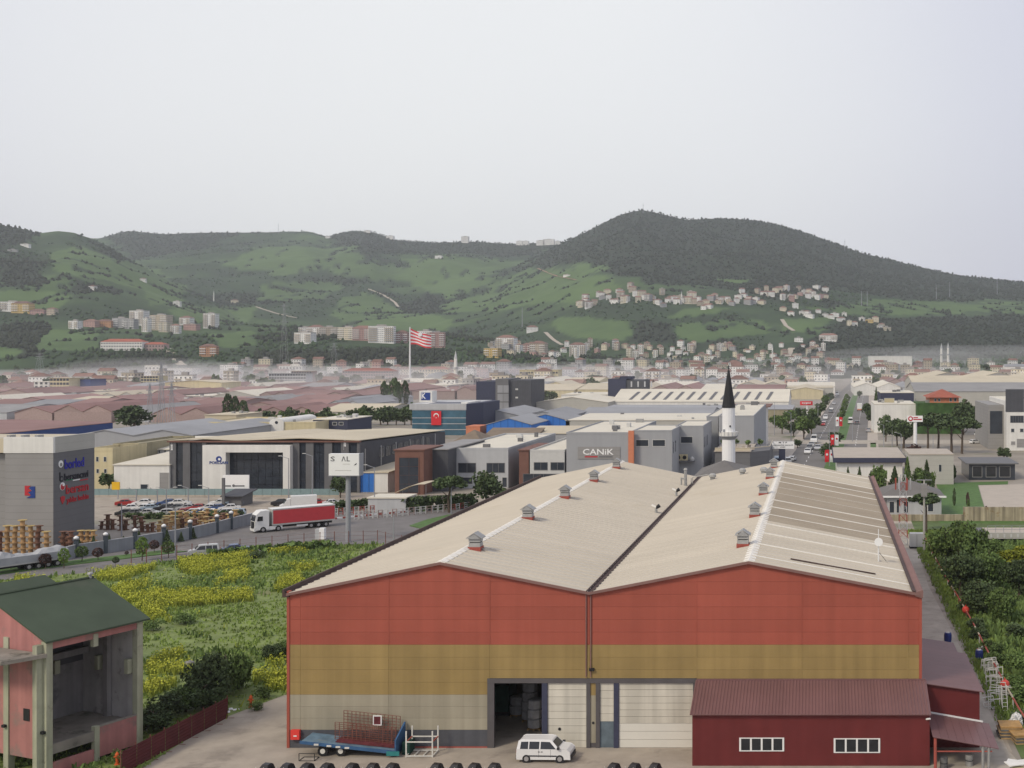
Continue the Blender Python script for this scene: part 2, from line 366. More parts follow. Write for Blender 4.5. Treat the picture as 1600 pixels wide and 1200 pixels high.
nn = fbm(XX, YY, 210, 4); ju = UU+34*(fbm(XX+999, YY, 190, 3)-.5); jv = VV+16*(fbm(XX, YY+555, 170, 3)-.5)
cover = .38+.55*(nn-.5)*2.0
for p in WOODS: cover = np.where(inpoly(ju, jv, p), .06+.10*(nn-.3), cover)
for p in FIELDS: cover = np.where(inpoly(ju, jv, p), .82+.45*(nn-.5), cover)
hedge = np.abs(fbm(XX+4321, YY*.8, 130, 3)-.5) < .022
cover = np.where(hedge & (cover > .45), .18, cover)
cover = np.clip(cover, 0, 1)
ny, nx = UU.shape; idx = np.arange(ny*nx).reshape(ny, nx)
q = np.stack([idx[:-1, :-1], idx[:-1, 1:], idx[1:, 1:], idx[1:, :-1]], -1).reshape(-1)
me = npmesh('hills', np.stack([XX, YY, ZZ], -1).reshape(-1, 3), q, 4); me.shade_smooth()
at = me.attributes.new('cover', 'FLOAT', 'POINT'); at.data.foreach_set('value', cover.astype(np.float32).ravel())
hm = bpy.data.materials.new('hill_land'); hm.use_nodes = True; t = hm.node_tree; bs = t.nodes['Principled BSDF']; bs.inputs['Roughness'].default_value = .95; bs.inputs['Specular IOR Level'].default_value = .1
an = t.nodes.new('ShaderNodeAttribute'); an.attribute_name = 'cover'
ge = t.nodes.new('ShaderNodeNewGeometry'); no = t.nodes.new('ShaderNodeTexNoise'); no.inputs['Scale'].default_value = .018; no.inputs['Detail'].default_value = 9; no.inputs['Roughness'].default_value = .7
t.links.new(ge.outputs['Position'], no.inputs['Vector'])
ad = t.nodes.new('ShaderNodeMath'); ad.operation = 'MULTIPLY_ADD'; ad.inputs[1].default_value = .60; t.links.new(no.outputs['Fac'], ad.inputs[0])
sb = t.nodes.new('ShaderNodeMath'); sb.operation = 'SUBTRACT'; sb.inputs[1].default_value = .30; t.links.new(an.outputs['Fac'], sb.inputs[0]); t.links.new(sb.outputs[0], ad.inputs[2])
rp = t.nodes.new('ShaderNodeValToRGB'); e = rp.color_ramp.elements
e[0].position = .05; e[0].color = (.030, .039, .025, 1); e[1].position = .95; e[1].color = (.100, .158, .056, 1)
x = e.new(.35); x.color = (.037, .061, .031, 1); x = e.new(.65); x.color = (.066, .108, .042, 1)
t.links.new(ad.outputs[0], rp.inputs['Fac']); t.links.new(rp.outputs['Color'], bs.inputs['Base Color'])
hills = link('hills', me, hm); hills['kind'] = 'structure'
def hill_hit(u, v):
    """where the sight line of a photo point meets the hills or the plain"""
    ys = np.arange(1380, 6200, 5.0); z = terrain(np.full(ys.shape, float(u)), ys); ray = H-(v-V0)/F*ys
    k = np.where(z >= ray)[0]
    Y = ys[k[0]] if len(k) else 5000.0
    if v > V0+8 and YB(v) < Y: Y = YB(v); return Vector((XU(u, Y), Y, 0))
    zz = float(terrain(np.array([float(u)]), np.array([Y]))[0])
    return Vector((XU(u, Y), Y, zz if len(k) else ZV(v, Y)))
# woodland on the hills: crowns scattered where the land is wooded
M('wood_leaf', (.036, .046, .030), var=.14, scale=.012, rough=.95, spec=.1)
M('copse_leaf', (.052, .086, .038), var=.2, scale=.02, rough=.95, spec=.1)
def hill_trees(name, mat, n, prob, rmin, rmax, seed):
    rs = np.random.RandomState(seed); k = n*6
    ui = rs.uniform(-250, 1850, k); yi = 1400+4300*rs.rand(k)**1.15
    iu = np.clip(((ui-US[0])/6).astype(int), 0, nx-1); iy = np.clip(np.searchsorted(YS, yi), 0, ny-1)
    cv = cover[iy, iu]; z = terrain(ui, yi); ok = (rs.rand(k) < prob(cv)) & (z > 6)
    ui, yi, z = ui[ok][:n], yi[ok][:n], z[ok][:n]; m = len(ui); x = (ui-U0)/F*yi
    ico = np.array([(0, 0, -.4), (.9, 0, 0), (.28, .86, .1), (-.73, .53, 0), (-.73, -.53, .1), (.28, -.86, 0), (.5, .3, .75), (-.45, .35, .8), (-.05, -.55, .72), (0, 0, 1.05)])
    fc = np.array([(0, 2, 1), (0, 3, 2), (0, 4, 3), (0, 5, 4), (0, 1, 5), (1, 2, 6), (2, 3, 7), (3, 4, 7), (4, 5, 8), (5, 1, 8), (1, 6, 8), (2, 7, 6), (4, 8, 7), (6, 7, 9), (7, 8, 9), (8, 6, 9)])
    r = rs.uniform(rmin, rmax, m)[:, None, None]; an = rs.rand(m)*6.28
    c, s = np.cos(an), np.sin(an); base = ico[None]*(.8+.4*rs.rand(m, 10, 1))
    bx = base[:, :, 0]*c[:, None]-base[:, :, 1]*s[:, None]; by = base[:, :, 0]*s[:, None]+base[:, :, 1]*c[:, None]
    v = np.stack([bx, by, base[:, :, 2]*rs.uniform(.9, 1.5, m)[:, None]], -1)*r
    v += np.stack([x, yi, z+r[:, 0, 0]*.35], -1)[:, None]
    f = (fc[None]+10*np.arange(m)[:, None, None]).ravel()
    o = link(name, npmesh(name, v.reshape(-1, 3), f, 3), mat); o['kind'] = 'stuff'
    o['label'] = 'woods and hedgerows covering the far hill slopes'; return o
hill_trees('woodland', MATS['wood_leaf'], 42000, lambda c: np.where(c < .2, .85, 0), 2.0, 4.2, 3)
hill_trees('copse_trees', MATS['copse_leaf'], 12000, lambda c: np.where((c >= .16) & (c < .36), .5, np.where(c >= .36, .004, 0)), 1.6, 3.6, 5)
# ------------------------------------------------------------------ the red warehouse
D = F/19.5; BY = D+88.6
M('panel_red', (.335, .083, .055), var=.06, scale=.25, streak=.07, orand=.05, rough=.6)
M('panel_ochre', (.30, .213, .082), var=.07, scale=.3, streak=.12, orand=.05, rough=.6)
M('panel_beige', (.33, .30, .225), var=.06, scale=.3, streak=.12, orand=.05, rough=.6)
M('plinth_grey', (.085, .088, .10), var=.15, scale=.6, streak=.1)
M('joint_dark', (.17, .10, .07), var=.1)
M('door_white', (.56, .53, .45), var=.06, scale=.4, streak=.16, orand=.03)
M('door_clean', (.66, .64, .57), var=.04, scale=.4, orand=.02)
M('frame_grey', (.095, .088, .09), var=.12, scale=.8)
M('jamb_blue', (.045, .05, .085), var=.1)
M('door_blue_grey', (.12, .155, .18), var=.25, scale=1.2)
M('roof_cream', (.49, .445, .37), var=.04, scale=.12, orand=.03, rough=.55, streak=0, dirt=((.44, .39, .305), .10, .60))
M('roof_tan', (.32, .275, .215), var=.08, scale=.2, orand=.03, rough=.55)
M('ridge_white', (.74, .71, .64), var=.08, scale=.5)
M('gutter_brown', (.075, .048, .042), var=.2, scale=.6)
M('trim_mauve', (.21, .12, .105), var=.1, scale=.6)
M('red_dark', (.132, .022, .022), var=.10, scale=.4, streak=.08, rough=.55)
M('red_roof', (.165, .086, .084), var=.08, scale=.3, orand=.05, rough=.5)
M('white_frame', (.72, .72, .70), var=.04); M('glass_dark', (.02, .023, .028), rough=.12, var=.3, scale=1.0, spec=.5)
M('galv', (.33, .33, .32), var=.15, scale=3, metal=.3, rough=.5); M('black', (.018, .018, .02), var=.2, rough=.6)
M('vent_red', (.33, .08, .06), var=.15); M('vent_grey', (.36, .36, .345), var=.15, scale=2)
W = thing('warehouse', 'large red, ochre and beige clad warehouse with twin cream ribbed roofs', 'warehouse', (-18, D, 0))
XR = [(-42.67, 12.3), (-30.4, 14.8), (-18.46, 12.4), (-5.74, 14.87), (7.95, 12.3)]
def roofz(x): return float(np.interp(x, [a for a, b in XR], [b for a, b in XR]))
JX = [-42.5, -41.64, -34.6, -26.5, -18.56, -9.95, -1.49, 6.97, 7.9]
def panel(xa, xb, z0, z1, mat):
    xs = sorted({xa, xb} | {x for x, z in XR if xa < x < xb})
    for z in (z0, z1):
        for (x0, a), (x1, b) in zip(XR, XR[1:]):
            if (a-z-.0499)*(b-z-.0499) < 0:
                x = x0+(z+.0499-a)/(b-a)*(x1-x0)
                if xa < x < xb: xs.append(x)
    xs = sorted(set(xs)); g = .006
    run = []
    def flush():
        if len(run) >= 2 and run[-1][0]-run[0][0] > .15:
            xs_ = run; pts = [(xs_[0][0]+g, z0+g), (xs_[-1][0]-g, z0+g)]
            for x, t in reversed(xs_):
                x = min(max(x, xs_[0][0]+g), xs_[-1][0]-g)
                if t-z0 > 2*g: pts.append((x, t-g))
            if len(pts) >= 3:
                y = D-.06
                MB().prism([(x, y, z) for x, z in pts], (0, .06, 0)).build('panel', MATS[mat], W)
    for x in xs:
        t = min(z1, roofz(x)-.05)
        if t >= z0-.001: run.append((x, t))
        else:
            flush(); run = []
    flush()
rows = [(1.44, 2.38, 'panel_beige'), (2.38, 3.32, 'panel_beige'), (3.32, 4.26, 'panel_beige'), (4.26, 5.26, 'panel_ochre'), (5.26, 6.26, 'panel_ochre'), (6.26, 7.26, 'panel_ochre'), (7.26, 8.26, 'panel_ochre'),
        (8.26, 9.27, 'panel_red'), (9.27, 10.28, 'panel_red'), (10.28, 11.29, 'panel_red'), (11.29, 12.3, 'panel_red'), (12.3, 13.3, 'panel_red'), (13.3, 14.3, 'panel_red'), (14.3, 15.3, 'panel_red')]
for i, (xa, xb) in enumerate(zip(JX, JX[1:])):
    for z0, z1, m in rows:
        if i in (3, 4):
            if z1 <= 5.57: continue
            if z0 < 5.57: z0 = 5.57
        if i >= 5 and z1 < 4.3: continue
        panel(xa, xb, z0, z1, m)
for xa, xb in ((-42.5, -38.6), (-38.6, -34.6), (-34.6, -30.6), (-30.6, -26.66)):
    box('plinth_panel', MATS['plinth_grey'], W, xa+.01, xb-.01, D-.075, D, .12, 1.43)
box('base_strip', MATS['vent_red'], W, -33, -26.66, D-.09, D, .008, .12); box('base_strip', MATS['plinth_grey'], W, -42.5, -33.0, D-.08, D, .008, .12)
for xa, xb in ((-42.72, -42.5), (7.9, 8.12)):                                   # corner trims
    box('corner_trim', MATS['panel_red'], W, xa, xb, D-.12, D+.3, .01, 12.55)
for x in (-34.6, -18.56, -9.95, -1.49, 6.97, -26.5): box('joint_strip', MATS['panel_red'], W, x-.05, x+.05, D-.085, D-.061, 8.3, roofz(x)-.12)
for x in (-18.56, -9.95, -1.49, 6.97): box('joint_strip', MATS['panel_ochre'], W, x-.05, x+.05, D-.085, D-.061, 5.6, 8.24)
for x, z1 in ((-18.75, 12.25), (-18.38, 12.25)):
    MB().tube((x, D-.15, 8.3 if z1 > 12.3 else 5.7), (x, D-.15, z1), .05, n=6).build('down_pipe', MATS['trim_mauve'], W)
# structural walls behind the cladding (hollow, with the door openings)
mb = MB(); PT = [(-42.5, 5.56), (-42.5, 12.2), (-30.4, 14.7), (-18.46, 12.3), (-5.74, 14.77), (7.9, 12.2), (7.9, 5.56)]
mb.prism([(x, D+.002, z) for x, z in PT], (0, .2, 0)); mb.box(-42.5, -26.66, D+.002, D+.2, 0.01, 5.56); mb.box(-9.9, 7.9, D+.002, D+.2, .01, 5.56)
mb.box(-42.5, -42.3, D+.2, BY, .01, 12.2); mb.box(7.7, 7.9, D+.2, BY, .01, 12.2)
mb.prism([(x, BY-.2, max(z, .01) if z != 5.56 else .01) for x, z in PT], (0, .2, 0)); mb.build('wall', MATS['joint_dark'], W)
box('side_cladding', MATS['panel_red'], W, 7.902, 7.96, D+.3, BY, .01, 12.25); box('side_cladding', MATS['panel_beige'], W, -42.56, -42.502, D+.3, BY, .01, 12.25)
# doorway
box('door_lintel', MATS['frame_grey'], W, -26.66, -9.9, D-.16, D+.1, 5.2, 5.56)
for xa, xb, m in ((-26.66, -26.12, 'frame_grey'), (-22.3, -21.86, 'jamb_blue'), (-18.74, -18.42, 'frame_grey'), (-17.98, -17.66, 'frame_grey'), (-16.55, -16.15, 'jamb_blue'), (-10.2, -9.9, 'frame_grey')):
    box('door_jamb', MATS[m], W, xa, xb, D-.14, D+.1, .01, 5.2)
box('pillar_panel', MATS['panel_ochre'], W, -18.42, -17.98, D-.05, D+.05, 4.2, 5.2); box('pillar_panel', MATS['panel_beige'], W, -18.42, -17.98, D-.05, D+.05, .4, 4.2)
box('pillar_foot', MATS['frame_grey'], W, -18.42, -17.98, D-.05, D+.05, .01, .4)
def sdoor(xa, xb, z0, z1, step, mat):
    z = z0
    while z < z1-.05:
        b = min(z+step, z1); MB().box(xa+.01, xb-.01, D-.02, D+.04, z+.012, b-.012).build('door_panel', MATS[mat], W); z = b
sdoor(-21.86, -18.74, .01, 5.2, .58, 'door_white')
sdoor(-16.15, -10.2, 1.95, 5.2, .54, 'door_white'); sdoor(-16.15, -10.2, .01, 1.95, .65, 'door_clean')
sdoor(-17.66, -16.55, 2.1, 5.2, .62, 'door_white'); box('side_door', MATS['door_blue_grey'], W, -17.66, -16.55, D-.01, D+.04, .01, 2.1)
MB().wheel((-20.9, D-.04, 1.5), .12, .04).build('door_vent', MATS['black'], W)
MB().wheel((-18.2, D-.07, 2.0), .1, .04).build('pillar_lamp', MATS['black'], W)
box('wall_lamp', MATS['black'], W, -18.5, -18.1, D-.3, D-.05, 6.2, 6.4)
# roof: ribbed sheets, each slope
def sheet_mesh(name, xa, za, xb, zb):
    prof = [(0, .03), (.05, .125), (.14, .125), (.20, .03), (.46, .03), (.50, .06), (.56, .06), (.60, .03), (.84, .03), (.88, .06), (.94, .06), (.98, .03), (1.194, .03), (1.194, -.03), (0, -.03)]
    o = Vector((-18, D, 0))
    return MB().prism([Vector((xa, y, za+z))-o+Vector((0, D-.25, 0)) for y, z in prof], (xb-xa, 0, zb-za)).mesh(name)
SLOPES = [(-42.5, 12.36, -30.42, 14.85), (-30.38, 14.85, -18.62, 12.45), (-18.3, 12.45, -5.76, 14.92), (-5.72, 14.92, 7.55, 12.42)]
NS = 74; PITCH = 89.0/NS
for k, (xa, za, xb, zb) in enumerate(SLOPES):
    me = sheet_mesh('roof_sheet', xa, za, xb, zb)
    for i in range(NS):
        y = i*PITCH; m = 'roof_cream'
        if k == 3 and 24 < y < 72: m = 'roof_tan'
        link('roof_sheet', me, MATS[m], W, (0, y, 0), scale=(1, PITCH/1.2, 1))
    if k == 3:
        o = Vector((-18, D, 0)); sm = MB().prism([Vector((xa, y, za+z))-o+Vector((0, D, 0)) for y, z in ((0, .02), (0, .12), (.26, .12), (.26, .02))], (xb-xa, 0, zb-za)).mesh('light_strip')
        for y in np.arange(2.6, 86, 6.3): link('light_strip', sm, MATS['ridge_white'], W, (0, y+random.uniform(-.3, .3), 0))
def along(name, mat, prof):
    return MB().prism([(x, D-.3, z) for x, z in prof], (0, 89.4, 0)).build(name, MATS[mat], W)
along('ridge_cap', 'ridge_white', [(-30.8, 14.86), (-30.4, 14.99), (-30.0, 14.86), (-30.0, 14.80), (-30.4, 14.92), (-30.8, 14.80)])
along('ridge_cap', 'ridge_white', [(-6.2, 14.89), (-5.74, 15.06), (-5.25, 14.89), (-5.25, 14.83), (-5.74, 14.98), (-6.2, 14.83)])
along('valley_gutter', 'gutter_brown', [(-18.74, 12.62), (-18.66, 12.62), (-18.6, 12.46), (-18.32, 12.46), (-18.26, 12.62), (-18.18, 12.62), (-18.18, 12.3), (-18.74, 12.3)])
along('eave_gutter', 'gutter_brown', [(-43.0, 12.72), (-42.86, 12.72), (-42.8, 12.4), (-42.5, 12.4), (-42.5, 12.1), (-43.0, 12.1)])
along('eave_gutter', 'trim_mauve', [(7.55, 12.4), (7.62, 12.5), (8.06, 12.66), (8.2, 12.66), (8.2, 12.0), (7.55, 12.2)])
along('eave_gutter', 'gutter_brown', [(7.3, 12.58), (7.3, 12.66), (7.6, 12.62), (7.6, 12.5)])
tr = MB()
for (x0, z0), (x1, z1) in zip(XR, XR[1:]):
    tr.prism([(x0, D-.34, z0-.10), (x1, D-.34, z1-.10), (x1, D-.34, z1+.12), (x0, D-.34, z0+.12)], (0, .1, 0))
tr.build('gable_trim', MATS['trim_mauve'], W)
# vents on the roof
def ridge_vent(x, y, z):
    s = .48
    v = MB().box(x-s-.06, x+s+.06, y-s-.06, y+s+.06, z-.35, z+.28).build('vent_base', MATS['vent_red'], W)
    MB().box(x-s, x+s, y-s, y+s, z+.28, z+.62).box(x-s, x+s, y-s, y+s, z+.70, z+.95).build('vent_body', MATS['vent_grey'], v)
    MB().box(x-s+.06, x+s-.06, y-s+.06, y+s-.06, z+.6, z+1.2).build('vent_louvre', MATS['black'], v)
    MB().prism([(x-s-.14, y-s-.15, z+.98), (x+s+.14, y-s-.15, z+.98), (x, y-s-.15, z+1.42), ], (0, .07, 0)).prism([(x-s-.2, y-s-.15, z+1.0), (x-s-.2, y-s-.15, z+1.07), (x, y-s-.15, z+1.52), (x+s+.2, y-s-.15, z+1.07), (x+s+.2, y-s-.15, z+1.0), (x, y-s-.15, z+1.44)], (0, 2*s+.3, 0)).build('vent_cap', MATS['galv'], v)
    MB().box(x+s, x+s+.7, y-.12, y+.02, z+.02, z+.14).build('vent_ledge', MATS['galv'], v)
for y in (104.5, 123.2, 141, 159, 176.5): ridge_vent(-29.62, y, 14.72)
for y in (106, 124.8, 143.6, 162, 176): ridge_vent(-6.75, y, 14.75)
for x, y in ((-15.7, 177), (-11.3, 176), (-8.0, 171)):
    z = roofz(x)+.05; v = MB().lathe([(.35, -.3), (.35, .35)], 10, (x, y, z)).build('roof_vent', MATS['galv'], W)
    MB().lathe([(.3, .3), (.52, .45), (.52, .75), (.3, .95)], 10, (x, y, z)).build('vent_head', MATS['vent_grey'], v)
for x, y in ((-19.4, 143.5), (-19.1, 161)):
    z = roofz(x); v = MB().tube((x, y, z-.1), (x, y, z+.75), .16, n=8).build('elbow_vent', MATS['vent_grey'], W)
    MB().tube((x, y, z+.7), (x-.55, y, z+.95), .17, n=8).build('vent_arm', MATS['ridge_white'], v); MB().tube((x, y, z+.65), (x+.42, y, z+.95), .17, .24, n=8).build('vent_mouth', MATS['black'], v)
z = roofz(-19.2); v = MB().tube((-19.2, 173, z-.1), (-19.2, 173, z+2.3), .22, n=8).tube((-19.2, 173, z+1), (-19.8, 173, z+1.1), .12, n=6).tube((-19.8, 173, z), (-19.8, 173, z+1.2), .12, n=6).build('chimney_pipe', MATS['galv'], W)
MB().tube((-19.2, 173, z+2.3), (-19.2, 173, z+2.55), .30, .2, n=8).build('chimney_cowl', MATS['vent_grey'], v)
MB().path([(-18.5, 176, 12.5), (-18.5, 176, 13.5), (-16.2, 176, 13.9)], .06).tube((-18.5, 174, 12.5), (-18.5, 174, 13.6), .05).build('valley_rail', MATS['galv'], W)
# antenna mast and loose pipe on the sunny slope
x, y = 5.2, 109; z = roofz(x)+.1
an = thing('antenna', 'white dish antenna on a thin mast on the tan roof slope', 'antenna', (x, y, z))
MB().tube((x, y, z-.1), (x, y, z+2.9), .035).tube((x, y, z-.1), (x, y, z+1.2), .07, n=6).build('mast', MATS['white_frame'], an)
MB().lathe([(.02, 0), (.2, .03), (.36, .12), (.38, .12), (.38, .15)], 14).build('dish', MATS['white_frame'], an, world=False).matrix_local = Matrix.Translation((0, -.1, 1.75)) @ Matrix.Rotation(R(80), 4, 'X')
MB().tube((x+.05, y, z+.8), (x+.7, y, z+.02), .025).build('stay', MATS['black'], an)
pts = [(-2.5, 101.6), (.5, 101.7), (4.6, 102.0)]
tag(MB().path([(a, b, roofz(a)+.16) for a, b in pts], .06, 6).build('pipe', MATS['gutter_brown']), 'long dark pipe lying across the cream roof sheets', 'pipe')
# goods inside the open door
M('wrap', (.36, .36, .36), var=.25, scale=2, rough=.3); M('pallet_wood', (.38, .26, .13), var=.25, scale=2, orand=.15); M('machine_green', (.012, .05, .038), var=.3)
def wrapped(x, y, n, label):
    t = thing('wrapped_pallet', label, 'pallet', (x, y, .01), 0, 'wrapped goods inside the warehouse door')
    MB().box(x-.55, x+.55, y-.5, y+.5, .12, .16).box(x-.55, x-.42, y-.5, y+.5, .01, .12).box(x-.06, x+.06, y-.5, y+.5, .01, .12).box(x+.42, x+.55, y-.5, y+.5, .01, .12).build('pallet', MATS['pallet_wood'], t)
    for i in range(n):
        q = random.uniform(-.04, .04); MB().lathe([(.5, .17+i*.8), (.66, .25+i*.8), (.66, .88+i*.8), (.5, .96+i*.8)], 8, (x+q, y, 0)).build('wrapped_bale', MATS['wrap'], t)
wrapped(-25.0, 104.5, 4, 'tallest pale wrapped bale stack inside the open warehouse door'); wrapped(-24.0, 102.2, 3, 'pale wrapped bale stack beside the tallest one inside the door'); wrapped(-26.4, 106, 2, 'low pale wrapped bale stack deep inside the dark doorway')
t = thing('machine', 'dark green covered machine inside the open warehouse door', 'machine', (-28.3, 107, .01))
MB().box(-29.4, -27.2, 106, 109, .3, 2.6).build('body', MATS['machine_green'], t); MB().box(-29.5, -27.1, 105.9, 109.1, .01, .3).build('base', MATS['black'], t)

# ------------------------------------------------------------------ dark red annex and the side wings
A = thing('annex', 'low dark red annex with pitched ribbed roof and two white window strips', 'annex', (-.7, 95.2, 0))
YF = F/20.4
mb = MB(); mb.box(-9.82, 8.36, YF, D-.2, .01, 3.95); mb.prism([(-9.82, YF, 3.95), (-9.82, D-.2, 3.95), (-9.82, D-.2, 5.28)], (18.18, 0, 0)); mb.build('wall', MATS['red_dark'], A)
prof = [(0, 0), (.06, .05), (.1, .05), (.16, 0), (.25, 0), (.31, .05), (.35, .05), (.41, 0), (.5, 0), (.56, .05), (.6, .05), (.66, 0), (.75, 0), (.81, .05), (.85, .05), (.91, 0), (1.0, 0), (1.0, -.05), (0, -.05)]
o = Vector((-.7, 95.2, 0)); L0 = Vector((-9.98, YF-.32, 4.02)); dv = Vector((0, D-.19-YF+.32, 1.43))
me = MB().prism([L0-o+Vector((x*1.024, 0, z)) for x, z in prof], dv).mesh('roof_sheet')
for i in range(18): link('roof_sheet', me, MATS['red_roof'], A, (i*1.024, 0, 0))
box('roof_flashing', MATS['red_roof'], A, -9.9, 8.4, D-.24, D-.125, 5.36, 5.56)
def win_strip(parent, x0, x1, z0, z1, y, n, frame='white_frame'):
    f = MB(); w = .07; xs = np.linspace(x0, x1, n+1)
    f.box(x0-w, x1+w, y-.05, y+.02, z1, z1+w); f.box(x0-w, x1+w, y-.05, y+.02, z0-w, z0)
    for x in xs: f.box(x-w, x+w, y-.048, y+.02, z0, z1)
    fr = f.build('window_frame', MATS[frame], parent)
    for a, b in zip(xs, xs[1:]): MB().box(a+w, b-w, y-.02, y+.01, z0, z1).build('pane', MATS['glass_dark'], fr)
    return fr
win_strip(A, -6.15, -2.85, 1.2, 2.1, YF-.003, 4); win_strip(A, 1.08, 4.5, 1.08, 2.05, YF-.003, 4)
mb = MB().tube((8.1, YF-.1, 3.6), (8.35, YF-.45, 3.75), .07); mb.build('wall_lamp', MATS['white_frame'], A)
WG = thing('side_wing', 'dark red lean-to wing along the right flank of the warehouse', 'annex', (10.5, 103, 0)); WG['label'] = 'dark red lean-to wing with smooth mauve roof beside the warehouse flank'
MB().prism([(8.14, D, .01), (12.75, D, .01), (12.75, D, 4.5), (8.14, D, 5.18)], (0, 12, 0)).build('wall', MATS['red_dark'], WG)
def roofseg(n, xa, za, xb, zb, y0, dy, parent, mat='red_roof'):
    """sheets of a mono-pitch roof, laid side by side along y"""
    for i in range(n):
        a = y0+dy*i/n; b = y0+dy*(i+1)/n
        MB().prism([(xa, a+.006, za), (xb, a+.006, zb), (xb, a+.006, zb-.06), (xa, a+.006, za-.06)], (0, b-a-.012, 0)).build('roof_sheet', MATS[mat], parent)
roofseg(11, 7.97, 5.28, 13.05, 4.55, D-.3, 12.4, WG)
WB = thing('side_wing', 'short narrow dark red wing adjoining the longer wing at the back', 'annex', (10.3, 113, 0))
MB().prism([(8.14, D+12.15, .01), (12.2, D+12.15, .01), (12.2, D+12.15, 4.4), (8.14, D+12.15, 5.05)], (0, 4.2, 0)).build('wall', MATS['red_dark'], WB)
roofseg(4, 7.97, 5.1, 12.45, 4.45, D+12.12, 4.4, WB)
CN = thing('canopy', 'open dark red canopy sloping down beside the annex over stored machinery', 'canopy', (11, 95, 0))
for i in range(8):
    xa = 8.5+i*.625; xb = xa+.61; f = lambda x: 2.62-(x-8.5)*.18
    MB().prism([(xa, 91.9, f(xa)), (xb, 91.9, f(xb)), (xb, 91.9, f(xb)-.05), (xa, 91.9, f(xa)-.05)], (0, D-.05-91.9, .22)).build('roof_sheet', MATS['red_roof'], CN)
MB().prism([(8.5, D-.14, 2.84), (13.0, D-.14, 2.05), (13.0, D-.14, 2.17), (8.5, D-.14, 2.96)], (0, .1, 0)).build('highlight_strip', MATS['white_frame'], CN)  # white strip paints in the highlight along the canopy's back edge
for x, m in ((12.3, 'galv'), (12.75, 'galv'), (8.7, 'vent_red')): MB().tube((x, 92.1, .01), (x, 92.1, 2.6-(x-8.5)*.18), .12, n=8).build('post', MATS[m], CN)
MB().box(8.6, 13.0, 92.05, 92.15, 1.42, 1.5).build('rail', MATS['vent_red'], CN)
M('rust', (.19, .075, .055), var=.35, scale=3); M('steel_pale', (.62, .61, .56), var=.1); M('scrap', (.12, .12, .12), var=.4, scale=2)
for lb, x, y, m in (('dark round drum under the red canopy beside the annex', 9.4, 92.6, 'scrap'), ('pale tilted drum among machines under the red canopy', 11.4, 93.2, 'galv')):
    t = thing('drum', lb, 'drum', (x, y, .01)); MB().lathe([(.3, 0), (.3, .85)], 12).build('body', MATS[m], t, world=False); MB().lathe([(.32, .4), (.32, .45)], 12).build('hoop', MATS['black'], t, world=False)
# ------------------------------------------------------------------ derelict pink building
M('pink', (.42, .185, .17), var=.12, scale=.4, streak=.15, dirt=((.25, .17, .15), .5, .54)); M('column_cream', (.36, .365, .265), var=.15, scale=.6, streak=.2, dirt=((.16, .15, .12), .7, .62))
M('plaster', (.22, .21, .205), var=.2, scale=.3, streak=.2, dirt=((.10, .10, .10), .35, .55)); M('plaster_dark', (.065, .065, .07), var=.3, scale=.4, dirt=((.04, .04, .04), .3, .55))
M('roof_green', (.052, .072, .045), var=.16, scale=.3, dirt=((.075, .085, .06), .2, .58)); M('slab_grey', (.23, .21, .18), var=.25, scale=.5, dirt=((.08, .08, .06), .6, .55))
A2 = Vector((-57.6, 90.5, 0)); d2 = Vector((.376, .927, 0)).normalized(); n2 = Vector((-d2.y, d2.x, 0))
ang = math.atan2(d2.y, d2.x)
PB = thing('derelict_building', 'derelict pink building with green roof and a wide open bay', 'building', tuple(A2), ang); ORG[PB.name] = None
# local frame: x along the open face (0..8), y into the building (0..12), z up
Lw, Dp, EV, RZ = 8.0, 12.1, 10.2, 12.95
def pb(name, mat, x0, x1, y0, y1, z0, z1, par=PB): return MB().box(x0, x1, y0, y1, z0, z1).build(name, MATS[mat], par, world=False)
for x, y in ((0.0, 0), (7.55, 0), (0, 4.2), (0, 8.2)):
    pb('column', 'column_cream', x-.05, x+.45, y-.05, y+.5, .01, 10.1)
pb('column', 'column_cream', -.55, -.06, .3, .75, .01, 9.9)
mb = MB().prism([(0.05, .5, 2.3), (0.05, 12, 2.3), (.05, 12, 10), (.05, 6.05, 12.8), (.05, .5, 10.1)], (.2, 0, 0)); wl = mb.build('gable_wall', MATS['pink'], PB, world=False)
pb('gable_wall', 'pink', .055, .248, .5, 12, 1.2, 2.3)
wn = pb('window', 'black', .0, .04, 1.9, 2.55, 4.0, 4.9); 
M('plaster_pale', (.40, .39, .375), var=.2, scale=.35, streak=.15, dirt=((.13, .12, .11), .4, .58)); MB().prism([(7.7, .5, .01), (7.7, 12, .01), (7.7, 12, 10), (7.7, 6.05, 12.8), (7.7, .5, 10.1)], (.2, 0, 0)).build('gable_wall', MATS['plaster_pale'], PB, world=False)
MB().prism([(7.91, .5, .01), (7.91, 12, .01), (7.91, 12, 10), (7.91, 6.05, 12.8), (7.91, .5, 10.1)], (.04, 0, 0)).build('outer_render', MATS['pink'], PB, world=False)
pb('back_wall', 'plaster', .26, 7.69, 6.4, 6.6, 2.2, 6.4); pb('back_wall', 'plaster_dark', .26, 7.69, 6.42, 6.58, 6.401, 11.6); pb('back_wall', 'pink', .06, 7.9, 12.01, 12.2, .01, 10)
pb('floor_slab', 'slab_grey', .3, 7.65, .3, 6.39, 1.75, 2.2)
pb('crane_beam', 'plaster', .3, 7.6, 5.6, 6.1, 7.1, 7.6); pb('inner_column', 'plaster', 3.9, 4.35, 5.75, 6.3, 2.2, 9.8); pb('inner_column', 'plaster', 7.2, 7.6, 3, 3.5, 2.2, 9.8)
for x in (3.3, 4.6, .5): pb('corbel', 'column_cream', x, x+.45, 5.5, 5.95, 6.0, 7.05)
for y in (.6, 4.0): pb('corbel', 'column_cream', 7.15, 7.6, y, y+.4, 5.9, 7.05)
